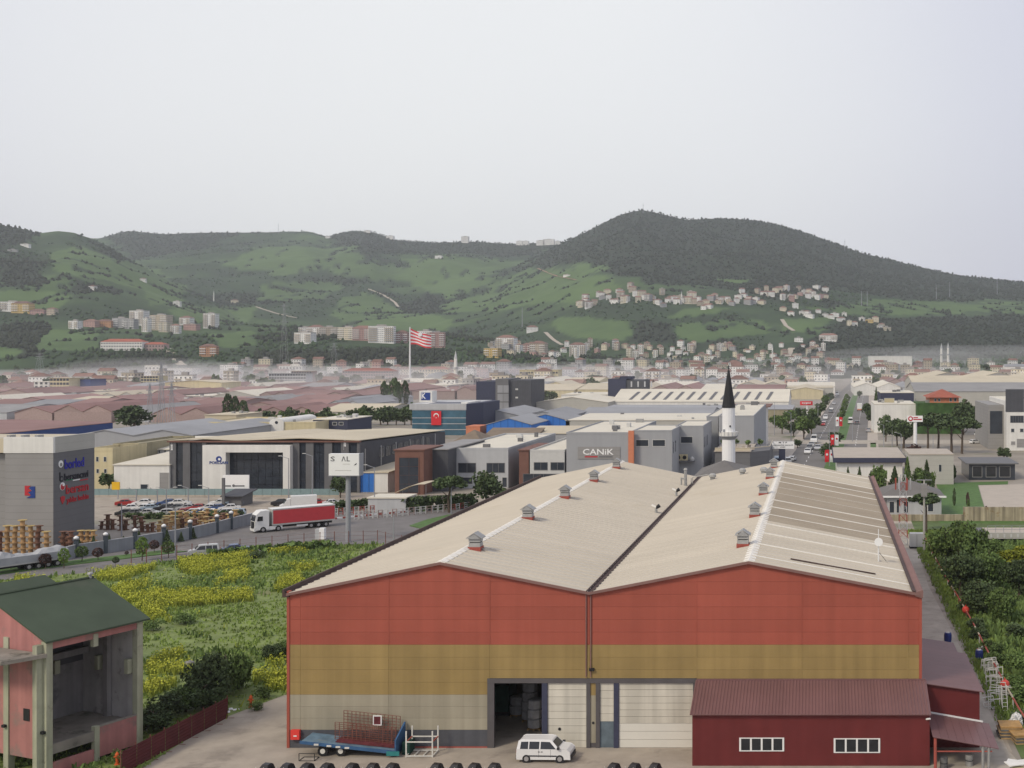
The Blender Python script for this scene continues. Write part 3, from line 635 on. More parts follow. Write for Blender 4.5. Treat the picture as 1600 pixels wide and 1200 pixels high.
pb('eave_beam', 'pink', .45, 7.6, .02, .3, 9.5, 10.05); pb('hanging_pier', 'column_cream', 3.75, 4.15, -.02, .32, 8.9, 9.9)
pb('parapet', 'pink', 4.1, 7.55, .04, .3, .25, 2.55); pb('parapet_coping', 'slab_grey', 4.1, 7.55, .02, .34, 2.56, 2.66)
pb('base_wall', 'pink', .45, 4.1, .06, .3, .01, .95); pb('floor_beam', 'slab_grey', .45, 4.1, .03, .33, 1.6, 2.35); pb('short_column', 'column_cream', 3.85, 4.25, -.04, .36, .01, 2.7)
mb = MB()
for (x0, y0, z0, x1, y1, z1, th) in ((-.35, -.45, EV-.1, 8.35, 6.05, RZ, .14), (-.35, 12.55, EV-.1, 8.35, 6.05, RZ, .14)):
    pts = [(x0, y0, z0), (x1, y0, z0), (x1, y1, z1), (x0, y1, z1)]
    MB().prism(pts, (0, 0, .14)).build('roof', MATS['roof_green'], PB, world=False)
MB().tube((-.3, 6.05, RZ+.16), (8.3, 6.05, RZ+.16), .12).build('ridge_roll', MATS['roof_green'], PB, world=False)
MB().prism([(-.1, -.2, 9.0), (-2.6, 1.2, 8.85), (-2.6, 9, 8.85), (-.1, 9, 9.0)], (0, 0, .28)).build('canopy_slab', MATS['slab_grey'], PB, world=False)
for y in (-.0, 4.3): MB().box(-.28, -.06, y, y+.3, 3.3, 3.5).build('bracket', MATS['black'], PB, world=False)
rv = MB().lathe([(.12, 0), (.12, .3), (.25, .35), (.2, .5)], 8, (8.0, 6.0, RZ+.1)).build('roof_vent', MATS['galv'], PB, world=False)
P2 = thing('derelict_shed', 'lower green roofed shed behind the derelict pink building', 'shed', tuple(G(20, 1095)-Vector((2, 0, 0))), ang); ORG[P2.name] = None
MB().prism([(0, 0, .01), (0, 9, .01), (0, 9, 7.8), (0, 4.5, 9.5), (0, 0, 7.8)], (8, 0, 0)).build('wall', MATS['pink'], P2, world=False)
MB().prism([(-.3, -.3, 7.75), (8.3, -.3, 7.75), (8.3, 4.5, 9.6), (-.3, 4.5, 9.6)], (0, 0, .12)).prism([(-.3, 9.3, 7.75), (8.3, 9.3, 7.75), (8.3, 4.51, 9.6), (-.3, 4.51, 9.6)], (0, 0, .12)).build('roof', MATS['roof_green'], P2, world=False)
# ------------------------------------------------------------------ sheet fence by the yard
M('fence_maroon', (.10, .022, .026), var=.15, scale=1, orand=.08)
p0, p1 = G(356, 1122), G(190, 1212); n = 8
FC = thing('sheet_fence', 'dark maroon ribbed sheet fence beside the concrete yard', 'fence', tuple(p0))
for i in range(n):
    a = p0.lerp(p1, i/n); b = p0.lerp(p1, (i+1)/n); k = (b-a).normalized()*.015; mb = MB(); h = 1.75; hh = [0.05]
    for j in range(7):
        z0 = .05+j*h/7; z1 = .05+(j+1)*h/7; nn_ = Vector((.03, 0, 0))
        mb.poly([a+k+Vector((0, 0, z0)), b-k+Vector((0, 0, z0)), b-k+nn_+Vector((0, 0, (z0+z1)/2)), a+k+nn_+Vector((0, 0, (z0+z1)/2))])
        mb.poly([a+k+nn_+Vector((0, 0, (z0+z1)/2)), b-k+nn_+Vector((0, 0, (z0+z1)/2)), b-k+Vector((0, 0, z1)), a+k+Vector((0, 0, z1))])
    mb.build('fence_sheet', MATS['fence_maroon'], FC)
for i in range(n+1):
    a = p0.lerp(p1, i/n); MB().tube(a+Vector((-.06, 0, 0)), a+Vector((-.06, 0, 1.95)), .04).tube(a+Vector((.05, 0, 0)), a+Vector((.55, 0, .02)), .03).build('post', MATS['rust'], FC)
M('orange', (.60, .11, .03), var=.12)
def hydrant(p, h, lb):
    t = thing('hydrant', lb, 'hydrant', tuple(p), 0, 'hydrants by the yard')
    MB().lathe([(.2, 0), (.2, .06), (.11, .08), (.11, h*.7), (.15, h*.72), (.15, h*.8), (.1, h*.9), (.03, h)], 10).build('barrel', MATS['orange'], t, world=False)
    MB().tube((-.24, 0, h*.6), (.24, 0, h*.6), .06, n=8).build('outlet', MATS['orange'], t, world=False)
hydrant(G(392, 1105), 1.1, 'orange hydrant in the grass past the end of the sheet fence'); hydrant(G(183, 1195), 1.0, 'orange hydrant between the derelict building and the sheet fence')
# ------------------------------------------------------------------ blue flatbed trailer with rusty cages
M('blue_deck', (.12, .19, .25), var=.3, scale=1.2, dirt=((.20, .22, .20), 1.0, .55)); M('blue', (.04, .105, .22), var=.15); M('teal', (.03, .20, .20), var=.2); M('tyre', (.02, .02, .021), var=.2, rough=.9); M('maroon', (.13, .03, .035), var=.3, scale=2); M('red_sign', (.65, .05, .04), var=.05)
T = thing('flatbed_trailer', 'old blue flatbed trailer tilted down beside the warehouse wall', 'trailer', (-37, 96, 0)); ORG[T.name] = Vector((-37, 96, 0))
zl, zr = 1.28, .5
dk = lambda x: zl+(x+40.6)/(7.3)*(zr-zl)
MB().prism([(-40.6, 95.1, dk(-40.6)), (-33.3, 95.1, dk(-33.3)), (-33.3, 95.1, dk(-33.3)-.1), (-40.6, 95.1, dk(-40.6)-.1)], (0, 2.1, 0)).build('deck', MATS['blue_deck'], T)
MB().prism([(-40.7, 95.02, dk(-40.6)+.02), (-33.2, 95.02, dk(-33.3)+.02), (-33.2, 95.02, dk(-33.3)-.25), (-40.7, 95.02, dk(-40.6)-.2)], (0, .075, 0)).build('side_rail', MATS['blue'], T)
MB().prism([(-33.28, 95.0, .15), (-33.28, 97.2, .15), (-33.28, 97.2, 2.15), (-33.28, 95.0, 1.35)], (.12, 0, 0)).build('headboard', MATS['blue'], T)
MB().box(-33.9, -32.9, 94.95, 95.0, .16, .5).build('skirt', MATS['teal'], T); MB().box(-32.9, -32.3, 95.6, 96.8, .05, 1.0).build('tool_box', MATS['machine_green'], T)
for x in (-39.0, -37.6):
    for y in (95.4, 96.8):
        w = MB().wheel((x, y, .42), .41, .26).build('wheel', MATS['tyre'], T); MB().wheel((x, y-.02, .42), .2, .28).build('rim', MATS['steel_pale'], w)
MB().box(-39.5, -33.5, 95.7, 95.85, .45, .62).box(-39.5, -33.5, 96.4, 96.55, .45, .62).build('chassis', MATS['black'], T)
for x in (-39.4, -38.4, -37.7, -37.0): MB().box(x-.18, x+.18, 94.985, 95.018, dk(x)-.2, dk(x)-.06).build('reflector', MATS['steel_pale'], T)
MB().path([(-40.4, 94.2, .03), (-39.2, 94.2, .03), (-39.2, 95.1, .03), (-40.4, 95.1, .03), (-40.4, 94.2, .03), (-40.4, 94.2, .6), (-39.2, 94.2, .6), (-39.2, 94.2, .03)], .03).build('step_frame', MATS['black'], T)
def cage(x0, x1, y, h0, h1, lb):
    t = thing('cage', lb, 'cage', (x0, y, dk(x0)), 0, 'rusty cages on the trailer'); n = 14; mb = MB()
    for i in range(n+1):
        x = x0+(x1-x0)*i/n; h = h0+(h1-h0)*i/n
        b = dk(min(x, -33.4))+.03; MB().tube((x, y, b), (x, y, b+h), .03, n=4).build('bar', MATS['rust'], t)
    for j in range(10):
        f = j/9; MB().tube((x0, y, dk(x0)+.03+h0*f), (x1, y, dk(min(x1, -33.4))+.03+h1*f), .022, n=4).build('rail', MATS['rust'], t)
cage(-38.0, -33.5, 96.95, 2.1, 2.1, 'taller rusty lattice cage standing along the trailer back'); cage(-38.4, -33.6, 96.2, 1.35, 1.45, 'shorter rusty lattice cage in front on the trailer deck')
t = thing('steel_mesh', 'maroon bars heaped flat across the blue trailer deck', 'bars', (-36, 96, .9))
for i in range(9):
    y = 95.55+i*.13; MB().tube((-38.1, y, dk(-38.1)+.07+.02*(i % 3)), (-33.5, y+.05, dk(-33.5)+.07+.03*(i % 2)), .045, n=4).build('bar', MATS['maroon'], t)
t = thing('window_frame', 'small white window frame hung on the rusty trailer cage', 'frame', (-35.2, 96.8, 2)); x0, x1, z0, z1 = -35.65, -34.95, 1.95, 2.75
MB().box(x0, x1, 96.84, 96.9, z0, z0+.08).box(x0, x1, 96.84, 96.9, z1-.08, z1).box(x0, x0+.08, 96.84, 96.9, z0+.08, z1-.08).box(x1-.08, x1, 96.84, 96.9, z0+.08, z1-.08).build('sash', MATS['white_frame'], t); box('pane', MATS['maroon'], t, x0+.08, x1-.08, 96.86, 96.89, z0+.08, z1-.08)
t = thing('red_box', 'bright red box hung low at the warehouse corner', 'box', (-41.9, D-.3, 1)); box('body', MATS['red_sign'], t, -42.3, -41.6, D-.4, D-.1, .75, 1.5); box('sticker', MATS['white_frame'], t, -42.05, -41.8, D-.41, D-.4, 1.0, 1.1)
# white steel rack
t = thing('steel_rack', 'empty white steel rack standing by the grey warehouse plinth', 'rack', (-31.4, 95.8, 0)); x0, x1, y0, y1 = -32.4, -30.35, 95.1, 96.5
for x in (x0, x1):
    for y in (y0, y1): MB().box(x-.045, x+.045, y-.045, y+.045, .01, 2.05).build('upright', MATS['steel_pale'], t)
for z, m in ((.1, 'steel_pale'), (1.2, 'steel_pale')):
    for y in (y0, y1): MB().box(x0+.046, x1-.046, y-.035, y+.035, z-.04, z+.04).build('beam', MATS[m], t)
    for x in (x0, x1): MB().box(x-.035, x+.035, y0+.046, y1-.046, z-.04, z+.04).build('beam', MATS[m] if z < 1 else MATS['vent_red'], t)
for x in (-31.8, -31.1): MB().box(x-.035, x+.035, y0+.036, y1-.036, .06, .13).build('slat', MATS['steel_pale'], t)
# ------------------------------------------------------------------ plants
M('leaf_dark', (.074, .106, .046), var=.45, scale=.6, orand=.2, rough=.85, spec=.2); M('leaf_mid', (.108, .162, .05), var=.4, scale=.6, orand=.2, rough=.85, spec=.2)
M('leaf_light', (.15, .23, .05), var=.35, scale=.7, orand=.15, rough=.85, spec=.2); M('leaf_purple', (.085, .05, .045), var=.35, scale=.8, orand=.15, rough=.85, spec=.2)
M('leaf_yellow', (.19, .21, .025), var=.35, scale=.5, rough=.85, spec=.2); M('bark', (.10, .075, .055), var=.3, scale=3, bump=.5); M('ivy', (.05, .10, .03), var=.4, scale=.5, rough=.9, spec=.2)
def crown_mesh(kind, n, leaf, seed):
    rs = np.random.RandomState(seed)
    if kind == 'round':
        k = 16; cc = rs.normal(size=(k, 3)); cc /= np.linalg.norm(cc, axis=1)[:, None]; cc *= (.35+.42*rs.rand(k))[:, None]; cc[:, 2] = cc[:, 2]*.75+.05; cr_ = .28+.24*rs.rand(k)
        w = rs.randint(0, k, n); d = rs.normal(size=(n, 3)); d /= np.linalg.norm(d, axis=1)[:, None]; c = cc[w]+d*(cr_[w]*(.55+.5*rs.rand(n)))[:, None]
    elif kind == 'umbrella':
        k = 14; a = rs.rand(k)*6.28; r = .2+.6*rs.rand(k)**.6; cc = np.stack([r*np.cos(a), r*np.sin(a), .1+.35*(1-r)+.12*rs.normal(size=k)], 1); cr_ = .28+.14*rs.rand(k)
        w = rs.randint(0, k, n); d = rs.normal(size=(n, 3)); d /= np.linalg.norm(d, axis=1)[:, None]; d[:, 2] = d[:, 2]*.7; c = cc[w]+d*(cr_[w]*(.6+.45*rs.rand(n)))[:, None]
    elif kind == 'column':
        t = rs.rand(n); a = rs.rand(n)*6.28; r = (np.clip(np.sin(np.pi*np.clip(t*.92+.06, 0, 1))**.55, 0, 1))*(.75+.35*rs.rand(n))*(1+.18*np.sin(a*3+t*14)); c = np.stack([r*np.cos(a), r*np.sin(a), 2*t-1], 1)
    elif kind == 'cone':
        t = rs.rand(n)**1.25; a = rs.rand(n)*6.28; r = (1-t)*(.65+.4*rs.rand(n))*(1+.22*np.sin(t*46+a))+.03; c = np.stack([r*np.cos(a), r*np.sin(a), 2*t-1], 1)
    else:   # ball
        d = rs.normal(size=(n, 3)); d /= np.linalg.norm(d, axis=1)[:, None]; c = d*(.82+.2*rs.rand(n)+.06*np.sin(5*d[:, 0]+3*d[:, 2]))[:, None]
    m = cards('crown', c, leaf, rs=rs); return m
CR = {}
def crown(kind, n=700, leaf=.2, v=0):
    k = (kind, n, leaf, v)
    if k not in CR: CR[k] = crown_mesh(kind, n, leaf, 11+v*7+n)
    return CR[k]
_tk = {}
def trunk_mesh(v):
    if v not in _tk:
        rs = random.Random(v); mb = MB(); pts = [Vector((0, 0, 0)), Vector((rs.uniform(-.03, .03), rs.uniform(-.03, .03), .4)), Vector((rs.uniform(-.06, .06), rs.uniform(-.06, .06), .72)), Vector((rs.uniform(-.05, .05), 0, 1.0))]
        rr = [.055, .042, .03, .012]
        for a, b, r0, r1 in zip(pts, pts[1:], rr, rr[1:]): mb.tube(a, b, r0, r1, 7)
        for i in range(5):
            t = .42+.11*i; z = Vector((0, 0, t)); an = i*2.4+rs.random(); mb.tube(z, z+Vector((.26*math.cos(an), .26*math.sin(an), .17)), .02, .007, 5)
        _tk[v] = mb.mesh('trunk')
    return _tk[v]
def tree(name, label, cat, loc, h, r, kind='round', mat='leaf_mid', n=700, leaf=.2, v=0, group=None, base=None, cz=None, crh=None):
    """loc: foot; h: whole height; r: crown radius; base: height of the crown's underside"""
    t = thing(name, label, cat, tuple(loc), random.random()*6.28 if kind in ('round', 'umbrella') else 0.0, group)
    base = h*.3 if base is None else base; cz = (h+base)/2; ch = (h-base)/2
    link('trunk', trunk_mesh(v % 4), MATS['bark'], t, scale=(h*.9*min(1, max(.5, r/h*1.6)), h*.9*min(1, max(.5, r/h*1.6)), h*.88))
    link('crown', crown(kind, n, leaf, v), MATS[mat], t, (0, 0, cz), scale=(r, r, ch))
    return t
def bush(label, loc, r, h, mat='leaf_mid', n=900, leaf=.16, v=0, group=None, name='bush'):
    t = thing(name, label, 'bush', tuple(loc), random.random()*6, group)
    link('stem', trunk_mesh(v % 4), MATS['bark'], t, scale=(h, h, h*.8)); link('foliage', crown('round', n, leaf, v), MATS[mat], t, (0, 0, h*.46), scale=(r, r*random.uniform(.85, 1.1), h*.62))
    return t
# ------------------------------------------------------------------ vehicles
CARC = {'white car': (.70, .70, .69), 'silver car': (.42, .43, .44), 'blue car': (.05, .09, .22), 'grey car': (.15, .155, .16), 'black car': (.025, .025, .03), 'red car': (.35, .03, .03), 'pale blue car': (.30, .38, .46)}
for k, c in CARC.items(): M(k.replace(' ', '_')+'_paint', c, rough=.25, var=.03, spec=.5)
M('lamp_white', (.75, .75, .72), rough=.2, var=.02); M('lamp_red', (.45, .02, .02), rough=.2, var=.02); M('bumper', (.035, .035, .04), rough=.6); M('rim', (.45, .45, .46), metal=.6, rough=.35)
PROF = {'sedan': (4.4, .88, [(0, .35), (0, .85), (.75, .98), (1.25, 1.38), (2.45, 1.42), (3.2, .98), (4.2, .80), (4.4, .55), (4.38, .28), (.05, .26)], .95, [[(.95, 1.0), (1.32, 1.32), (1.85, 1.36), (1.85, 1.0)], [(1.93, 1.0), (1.93, 1.36), (2.42, 1.35), (2.95, 1.0)]], ((1.25, 1.38), (.75, .98)), ((2.45, 1.42), (3.2, .98)), (.85, 3.5)),
 'hatch': (4.0, .87, [(0, .4), (.02, .95), (.28, 1.38), (.8, 1.46), (2.2, 1.46), (2.95, 1.0), (3.8, .83), (4.0, .55), (3.98, .28), (.03, .28)], 1.0, [[(.35, 1.03), (.5, 1.36), (1.35, 1.4), (1.35, 1.03)], [(1.43, 1.03), (1.43, 1.4), (2.15, 1.39), (2.7, 1.03)]], ((.28, 1.38), (.02, .97)), ((2.2, 1.46), (2.95, 1.0)), (.72, 3.2)),
 'van': (4.4, .90, [(0, .4), (.03, 1.05), (.16, 1.72), (.4, 1.82), (2.55, 1.83), (2.85, 1.76), (3.42, 1.18), (4.1, 1.06), (4.36, .86), (4.4, .3), (.03, .28)], 1.12, [[(.3, 1.13), (.36, 1.66), (.95, 1.68), (.95, 1.13)], [(1.04, 1.13), (1.04, 1.68), (1.86, 1.68), (1.86, 1.13)], [(1.97, 1.13), (1.97, 1.68), (2.7, 1.66), (3.24, 1.13)]], ((.16, 1.72), (.04, 1.12)), ((2.85, 1.76), (3.42, 1.18)), (.82, 3.55)),
 'minibus': (5.8, 1.0, [(0, .45), (0, 2.3), (.3, 2.5), (4.6, 2.5), (5.1, 1.5), (5.7, 1.15), (5.8, .4), (.05, .35)], 1.45, [[(.4, 1.5), (.4, 2.15), (2.2, 2.15), (2.2, 1.5)], [(2.35, 1.5), (2.35, 2.15), (4.5, 2.15), (4.9, 1.5)]], ((0, 2.25), (0, 1.4)), ((4.6, 2.48), (5.1, 1.52)), (1.1, 4.7))}
CMESH = {}
def car_meshes(kind):
    if kind in CMESH: return CMESH[kind]
    L, w, pr, belt, wins, rear, front, wx = PROF[kind]; hl = L/2
    hw = lambda z: w-(max(0, z-belt))*.30
    pp = []
    for (xa, za), (xb, zb) in zip(pr, pr[1:]+pr[:1]):
        pp.append((xa, za))
        if (za-belt)*(zb-belt) < 0: pp.append((xa+(xb-xa)*(belt-za)/(zb-za), belt))
    pr = pp; mb = MB(); k = len(pr)
    for sgn in (1, -1):
        for x, z in pr: mb.v.append((x-hl, sgn*hw(z), z))
    up = [i for i in range(k) if pr[i][1] >= belt-1e-6]; lo = [i for i in range(k) if pr[i][1] <= belt+1e-6]
    for q in (up, lo): mb.f.append(tuple(q)); mb.f.append(tuple(i+k for i in reversed(q)))
    for i in range(k):
        j = (i+1) % k; mb.f.append((i, j, k+j, k+i))
    g = MB()
    for sgn in (1, -1):
        for wn_ in wins: g.prism([(x-hl, sgn*(hw(z)-.02), z) for x, z in wn_], (0, sgn*.032, 0))
    for (xa, za), (xb, zb) in (rear, front):
        ins = lambda t: (xa+(xb-xa)*t, za+(zb-za)*t); a = ins(.14); b = ins(.93); dx = (.02 if (xa, za) == front[0] else -.02)
        g.prism([(a[0]-hl, -hw(a[1])+.08, a[1]), (a[0]-hl, hw(a[1])-.08, a[1]), (b[0]-hl, hw(b[1])-.08, b[1]), (b[0]-hl, -hw(b[1])+.08, b[1])], (dx, 0, .012))
    wr = .33 if kind != 'minibus' else .37
    wh = MB().wheel((0, 0, 0), wr, .22, 14).mesh('wheel'); rm = MB().wheel((0, 0, 0), wr*.6, .235, 10).mesh('rim')
    hlm = MB().box(-.06, .03, -.17, .17, -.07, .07).mesh('headlight'); CMESH[kind] = (mb.mesh('body'), g.mesh('window'), wh, rm, hlm, wr); return CMESH[kind]
def car(kind, colour, label, loc, rotz, group, detail=True, cat='car', scale=1.0):
    L, w, pr, belt, wins, rear, front, wx = PROF[kind]; b, g, wh, rm, hl, wr = car_meshes(kind); cn = {'van': 'van', 'minibus': 'minibus'}.get(kind, 'parked_car')
    if group and 'driving' in group: cn = cn.replace('parked_', '')
    t = thing(cn, label, cat, tuple(loc), rotz, group); t.scale = (scale,)*3
    link('body', b, MATS[colour.replace(' ', '_')+'_paint'], t); link('window', g, MATS['glass_dark'], t)
    for x in wx:
        for s in (1, -1):
            o = link('wheel', wh, MATS['tyre'], t, (x-L/2, s*(w-.1), wr+.0)); 
            if detail: link('rim', rm, MATS['rim'], o)
    if detail:
        for s in (1, -1):
            link('headlight', hl, MATS['lamp_white'], t, (L/2-.10, s*(w-.27), .68)); link('tail_light', hl, MATS['lamp_red'], t, (-L/2+.03, s*(w-.2), .9))
    return t
V = car('van', 'white car', 'clean white passenger van parked before the warehouse doors', (-21.35, 94.6, .008), R(-2), None, cat='van', scale=.95)
for ch in V.children:
    if ch.name.startswith('body'): md = ch.modifiers.new('rounded', 'BEVEL'); md.width = .025; md.segments = 2; md.limit_method = 'ANGLE'
# the near van gets its trim
L, w = 4.4, .9
for s in (1, -1):
    MB().box(-1.35, 1.1, s*(w-.02), s*(w+.02), .52, .62).build('rub_strip', MATS['bumper'], V, world=False)
    for x in (-.35, -.12): MB().box(x-.07, x+.07, s*(w-.02), s*(w+.03), .88, .93).build('door_handle', MATS['bumper'], V, world=False)
    MB().box(1.15, 1.35, s*w, s*(w+.18), 1.12, 1.3).build('mirror', MATS['bumper'], V, world=False)
    for x in (-.37, .60): MB().box(x-.008, x+.008, s*(w-.02), s*(w+.006), .45, 1.1).build('door_seam', MATS['bumper'], V, world=False)
    for x in (-1.38, 1.35): MB().lathe([(.42, -.02), (.42, .02)], 18).build('wheel_arch', MATS['bumper'], V, world=False).matrix_local = Matrix.Translation((x, s*(w-.03), .34)) @ Matrix.Rotation(R(90), 4, 'X')
MB().box(2.0, 2.25, -.86, .86, .26, .62).build('front_bumper', MATS['bumper'], V, world=False); MB().box(-2.26, -2.1, -.87, .87, .26, .6).build('rear_bumper', MATS['bumper'], V, world=False)
# red curtain-sided lorry on the estate road
M('lorry_white', (.72, .72, .70), rough=.35, var=.04); M('curtain_red', (.50, .05, .06), rough=.5, var=.05); M('tarp_grey', (.34, .35, .36), var=.12, scale=.8, bump=.3); M('frame_pale', (.42, .42, .40), var=.06)
ra, rb = Vector((XU(395, 212.5), 212.5, 0)), Vector((XU(520, 221.5), 221.5, 0))
dv_ = (ra-rb).normalized(); LT = (ra-rb).length
def lorry(label, org, rot, Lt, cab=True, tarp='curtain_red'):
    t = thing('lorry', label, 'lorry', org, rot, None); ORG[t.name] = None
    b = lambda n, m, *a, par=None: MB().box(*a).build(n, MATS[m], par or t, world=False)
    xr, xf = 0, Lt-2.9                        # trailer from the rear
    if tarp == 'curtain_red':
        for s in (1, -1): b('curtain', tarp, xr+.12, xf-.12, min(s*1.26, s*1.30), max(s*1.26, s*1.30), 1.35, 3.72)
        b('trailer_box', 'frame_pale', xr, xf, -1.255, 1.255, 1.1, 3.9); b('trailer_roof', 'lorry_white', xr, xf, -1.28, 1.28, 3.901, 3.97)
        for s in (1, -1): b('side_rail', 'frame_pale', xr, xf, min(s*1.26, s*1.31), max(s*1.26, s*1.31), 1.08, 1.33)
        for s in (1, -1): b('side_guard', 'lorry_white', xf*.44, xf*.62, min(s*1.15, s*1.2), max(s*1.15, s*1.2), .55, .85)
    else:
        n = 14; mb = MB()
        for i in range(n):
            a0, a1 = xr+(xf-xr)*i/n, xr+(xf-xr)*(i+1)/n; h0 = 2.55+.35*math.sin(i*.8)+.2*math.sin(i*2.1); h1 = 2.55+.35*math.sin((i+1)*.8)+.2*math.sin((i+1)*2.1)
            sec = lambda x, h: [(x, -1.28, 1.2), (x, -1.25, 2.2), (x, -.6, h), (x, .6, h), (x, 1.25, 2.2), (x, 1.28, 1.2)]
            A_, B_ = sec(a0, h0), sec(a1, h1)
            for j in range(5): mb.poly([A_[j], A_[j+1], B_[j+1], B_[j]])
            if i == 0: mb.poly(A_)
            if i == n-1: mb.poly(B_[::-1])
        mb.build('tarpaulin', MATS[tarp], t, world=False); b('side_rail', 'frame_pale', xr, xf, -1.3, 1.3, 1.0, 1.19)
    b('chassis', 'black', xr+.3, Lt-.6, -.5, .5, .6, 1.0)
    for x in (1.6, 2.9, 4.2, xf-1.0 if cab else 5.5, Lt-1.35):
        for s in (1, -1):
            wv = MB().wheel((x, s*1.05, .5), .5, .36, 14).build('wheel', MATS['tyre'], t, world=False); MB().wheel((x, s*1.06, .5), .26, .38, 10).build('rim', MATS['rim'], wv, world=False)
    if cab:
        x0, x1 = Lt-2.35, Lt
        pr = [(x0, .55), (x0, 3.55), (x0+.5, 3.85), (x1-.9, 3.75), (x1-.25, 3.15), (x1-.02, 2.0), (x1, .45)]
        MB().prism([(x, -1.22, z) for x, z in pr], (0, 2.44, 0)).build('cab', MATS['lorry_white'], t, world=False)
        MB().prism([(x1-.27, -1.1, 3.05), (x1-.27, 1.1, 3.05), (x1-.01, 1.1, 2.05), (x1-.01, -1.1, 2.05)], (.05, 0, .01)).build('windscreen', MATS['glass_dark'], t, world=False)
        b('grille', 'black', x1-.02, x1+.05, -.85, .85, .7, 1.9); b('front_bumper', 'lorry_white', x1-.1, x1+.12, -1.24, 1.24, .3, .68)
        for s in (1, -1):
            MB().prism([(x1-1.3, s*1.2, 2.05), (x1-.35, s*1.2, 2.05), (x1-.5, s*1.2, 2.85), (x1-1.3, s*1.2, 2.85)], (0, s*.045, 0)).build('cab_window', MATS['glass_dark'], t, world=False)
            b('mirror', 'lorry_white', x1-.3, x1-.1, min(s*1.3, s*1.5), max(s*1.3, s*1.5), 1.9, 2.6); b('headlight', 'lamp_white', x1, x1+.13, min(s*.9, s*1.2), max(s*.9, s*1.2), .7, .95)
            b('side_skirt', 'lorry_white', Lt-4.6, Lt-2.0, min(s*1.12, s*1.18), max(s*1.12, s*1.18), .4, 1.0)
        b('deflector', 'lorry_white', x0-.1, x0+.3, -1.1, 1.1, 3.3, 3.8)
    return t
lorry('long lorry with white cab and red curtain sides on the estate road', tuple(rb+Vector((0, 0, .012))), math.atan2(dv_.y, dv_.x), LT)
pa, pb_ = G(92, 884), G(-90, 910); dd = (pb_-pa)
lorry('parked trailer under a loose grey tarpaulin beside the cable drums', tuple(pa+Vector((0, 1.4, .012))), math.atan2(dd.y, dd.x), dd.length, cab=False, tarp='tarp_grey')
# machines lined up along the front of the yard
M('hood_black', (.022, .021, .024), rough=.4, var=.3, scale=3)
mrow = [418, 450, 481, 512, 551, 583, 614, 683, 713, 742, 773, 960, 992, 1024]
mdl = None
for i, u in enumerate(mrow):
    loc = Vector((XU(u, 98*.925), 98*.925, .005)); lb = 'black hooded tiller, %s along the yard front, before %s' % (('first', 'second', 'third', 'fourth', 'fifth', 'sixth', 'seventh', 'eighth', 'ninth', 'tenth', 'eleventh', 'twelfth', 'thirteenth', 'fourteenth')[i], 'the blue trailer' if i < 7 else 'the open warehouse door' if i < 11 else 'the white warehouse door')
    if mdl is None:
        t = mdl = thing('tiller', lb, 'tiller', tuple(loc), 0, 'black hooded tillers parked along the yard front')
        mb = MB(); sec = [(-.62, .45), (-.55, .95), (-.3, 1.2), (.1, 1.25), (.38, 1.1), (.5, .7), (.45, .45)]
        for (x0, z0), (x1, z1) in zip(sec, sec[1:]):
            k0 = .40 if z0 < 1 else .30; k1 = .40 if z1 < 1 else .30; mb.poly([(x0, -k0, z0), (x1, -k1, z1), (x1, k1, z1), (x0, k0, z0)])
        for s in (1, -1): mb.poly([(x, s*(.40 if z < 1 else .30), z) for x, z in sec])
        mb.build('hood', MATS['hood_black'], t, world=False)
        MB().box(-.5, .5, -.28, .28, .3, .5).build('engine', MATS['scrap'], t, world=False)
        for s in (1, -1):
            MB().path([(-.2, s*.32, .5), (-.75, s*.38, .85), (-1.0, s*.40, 1.18)], .035).build('handlebar', MATS['steel_pale'], t, world=False)
            wv = MB().wheel((.1, s*.45, .28), .28, .16, 12).build('wheel', MATS['tyre'], t, world=False); MB().wheel((.1, s*.45, .28), .12, .18, 8).build('hub', MATS['steel_pale'], wv, world=False)
        t.rotation_euler = (0, 0, R(75)); t.scale = (.85,)*3
    else:
        dup(mdl, loc, R(75)+random.uniform(-.12, .12), lb)
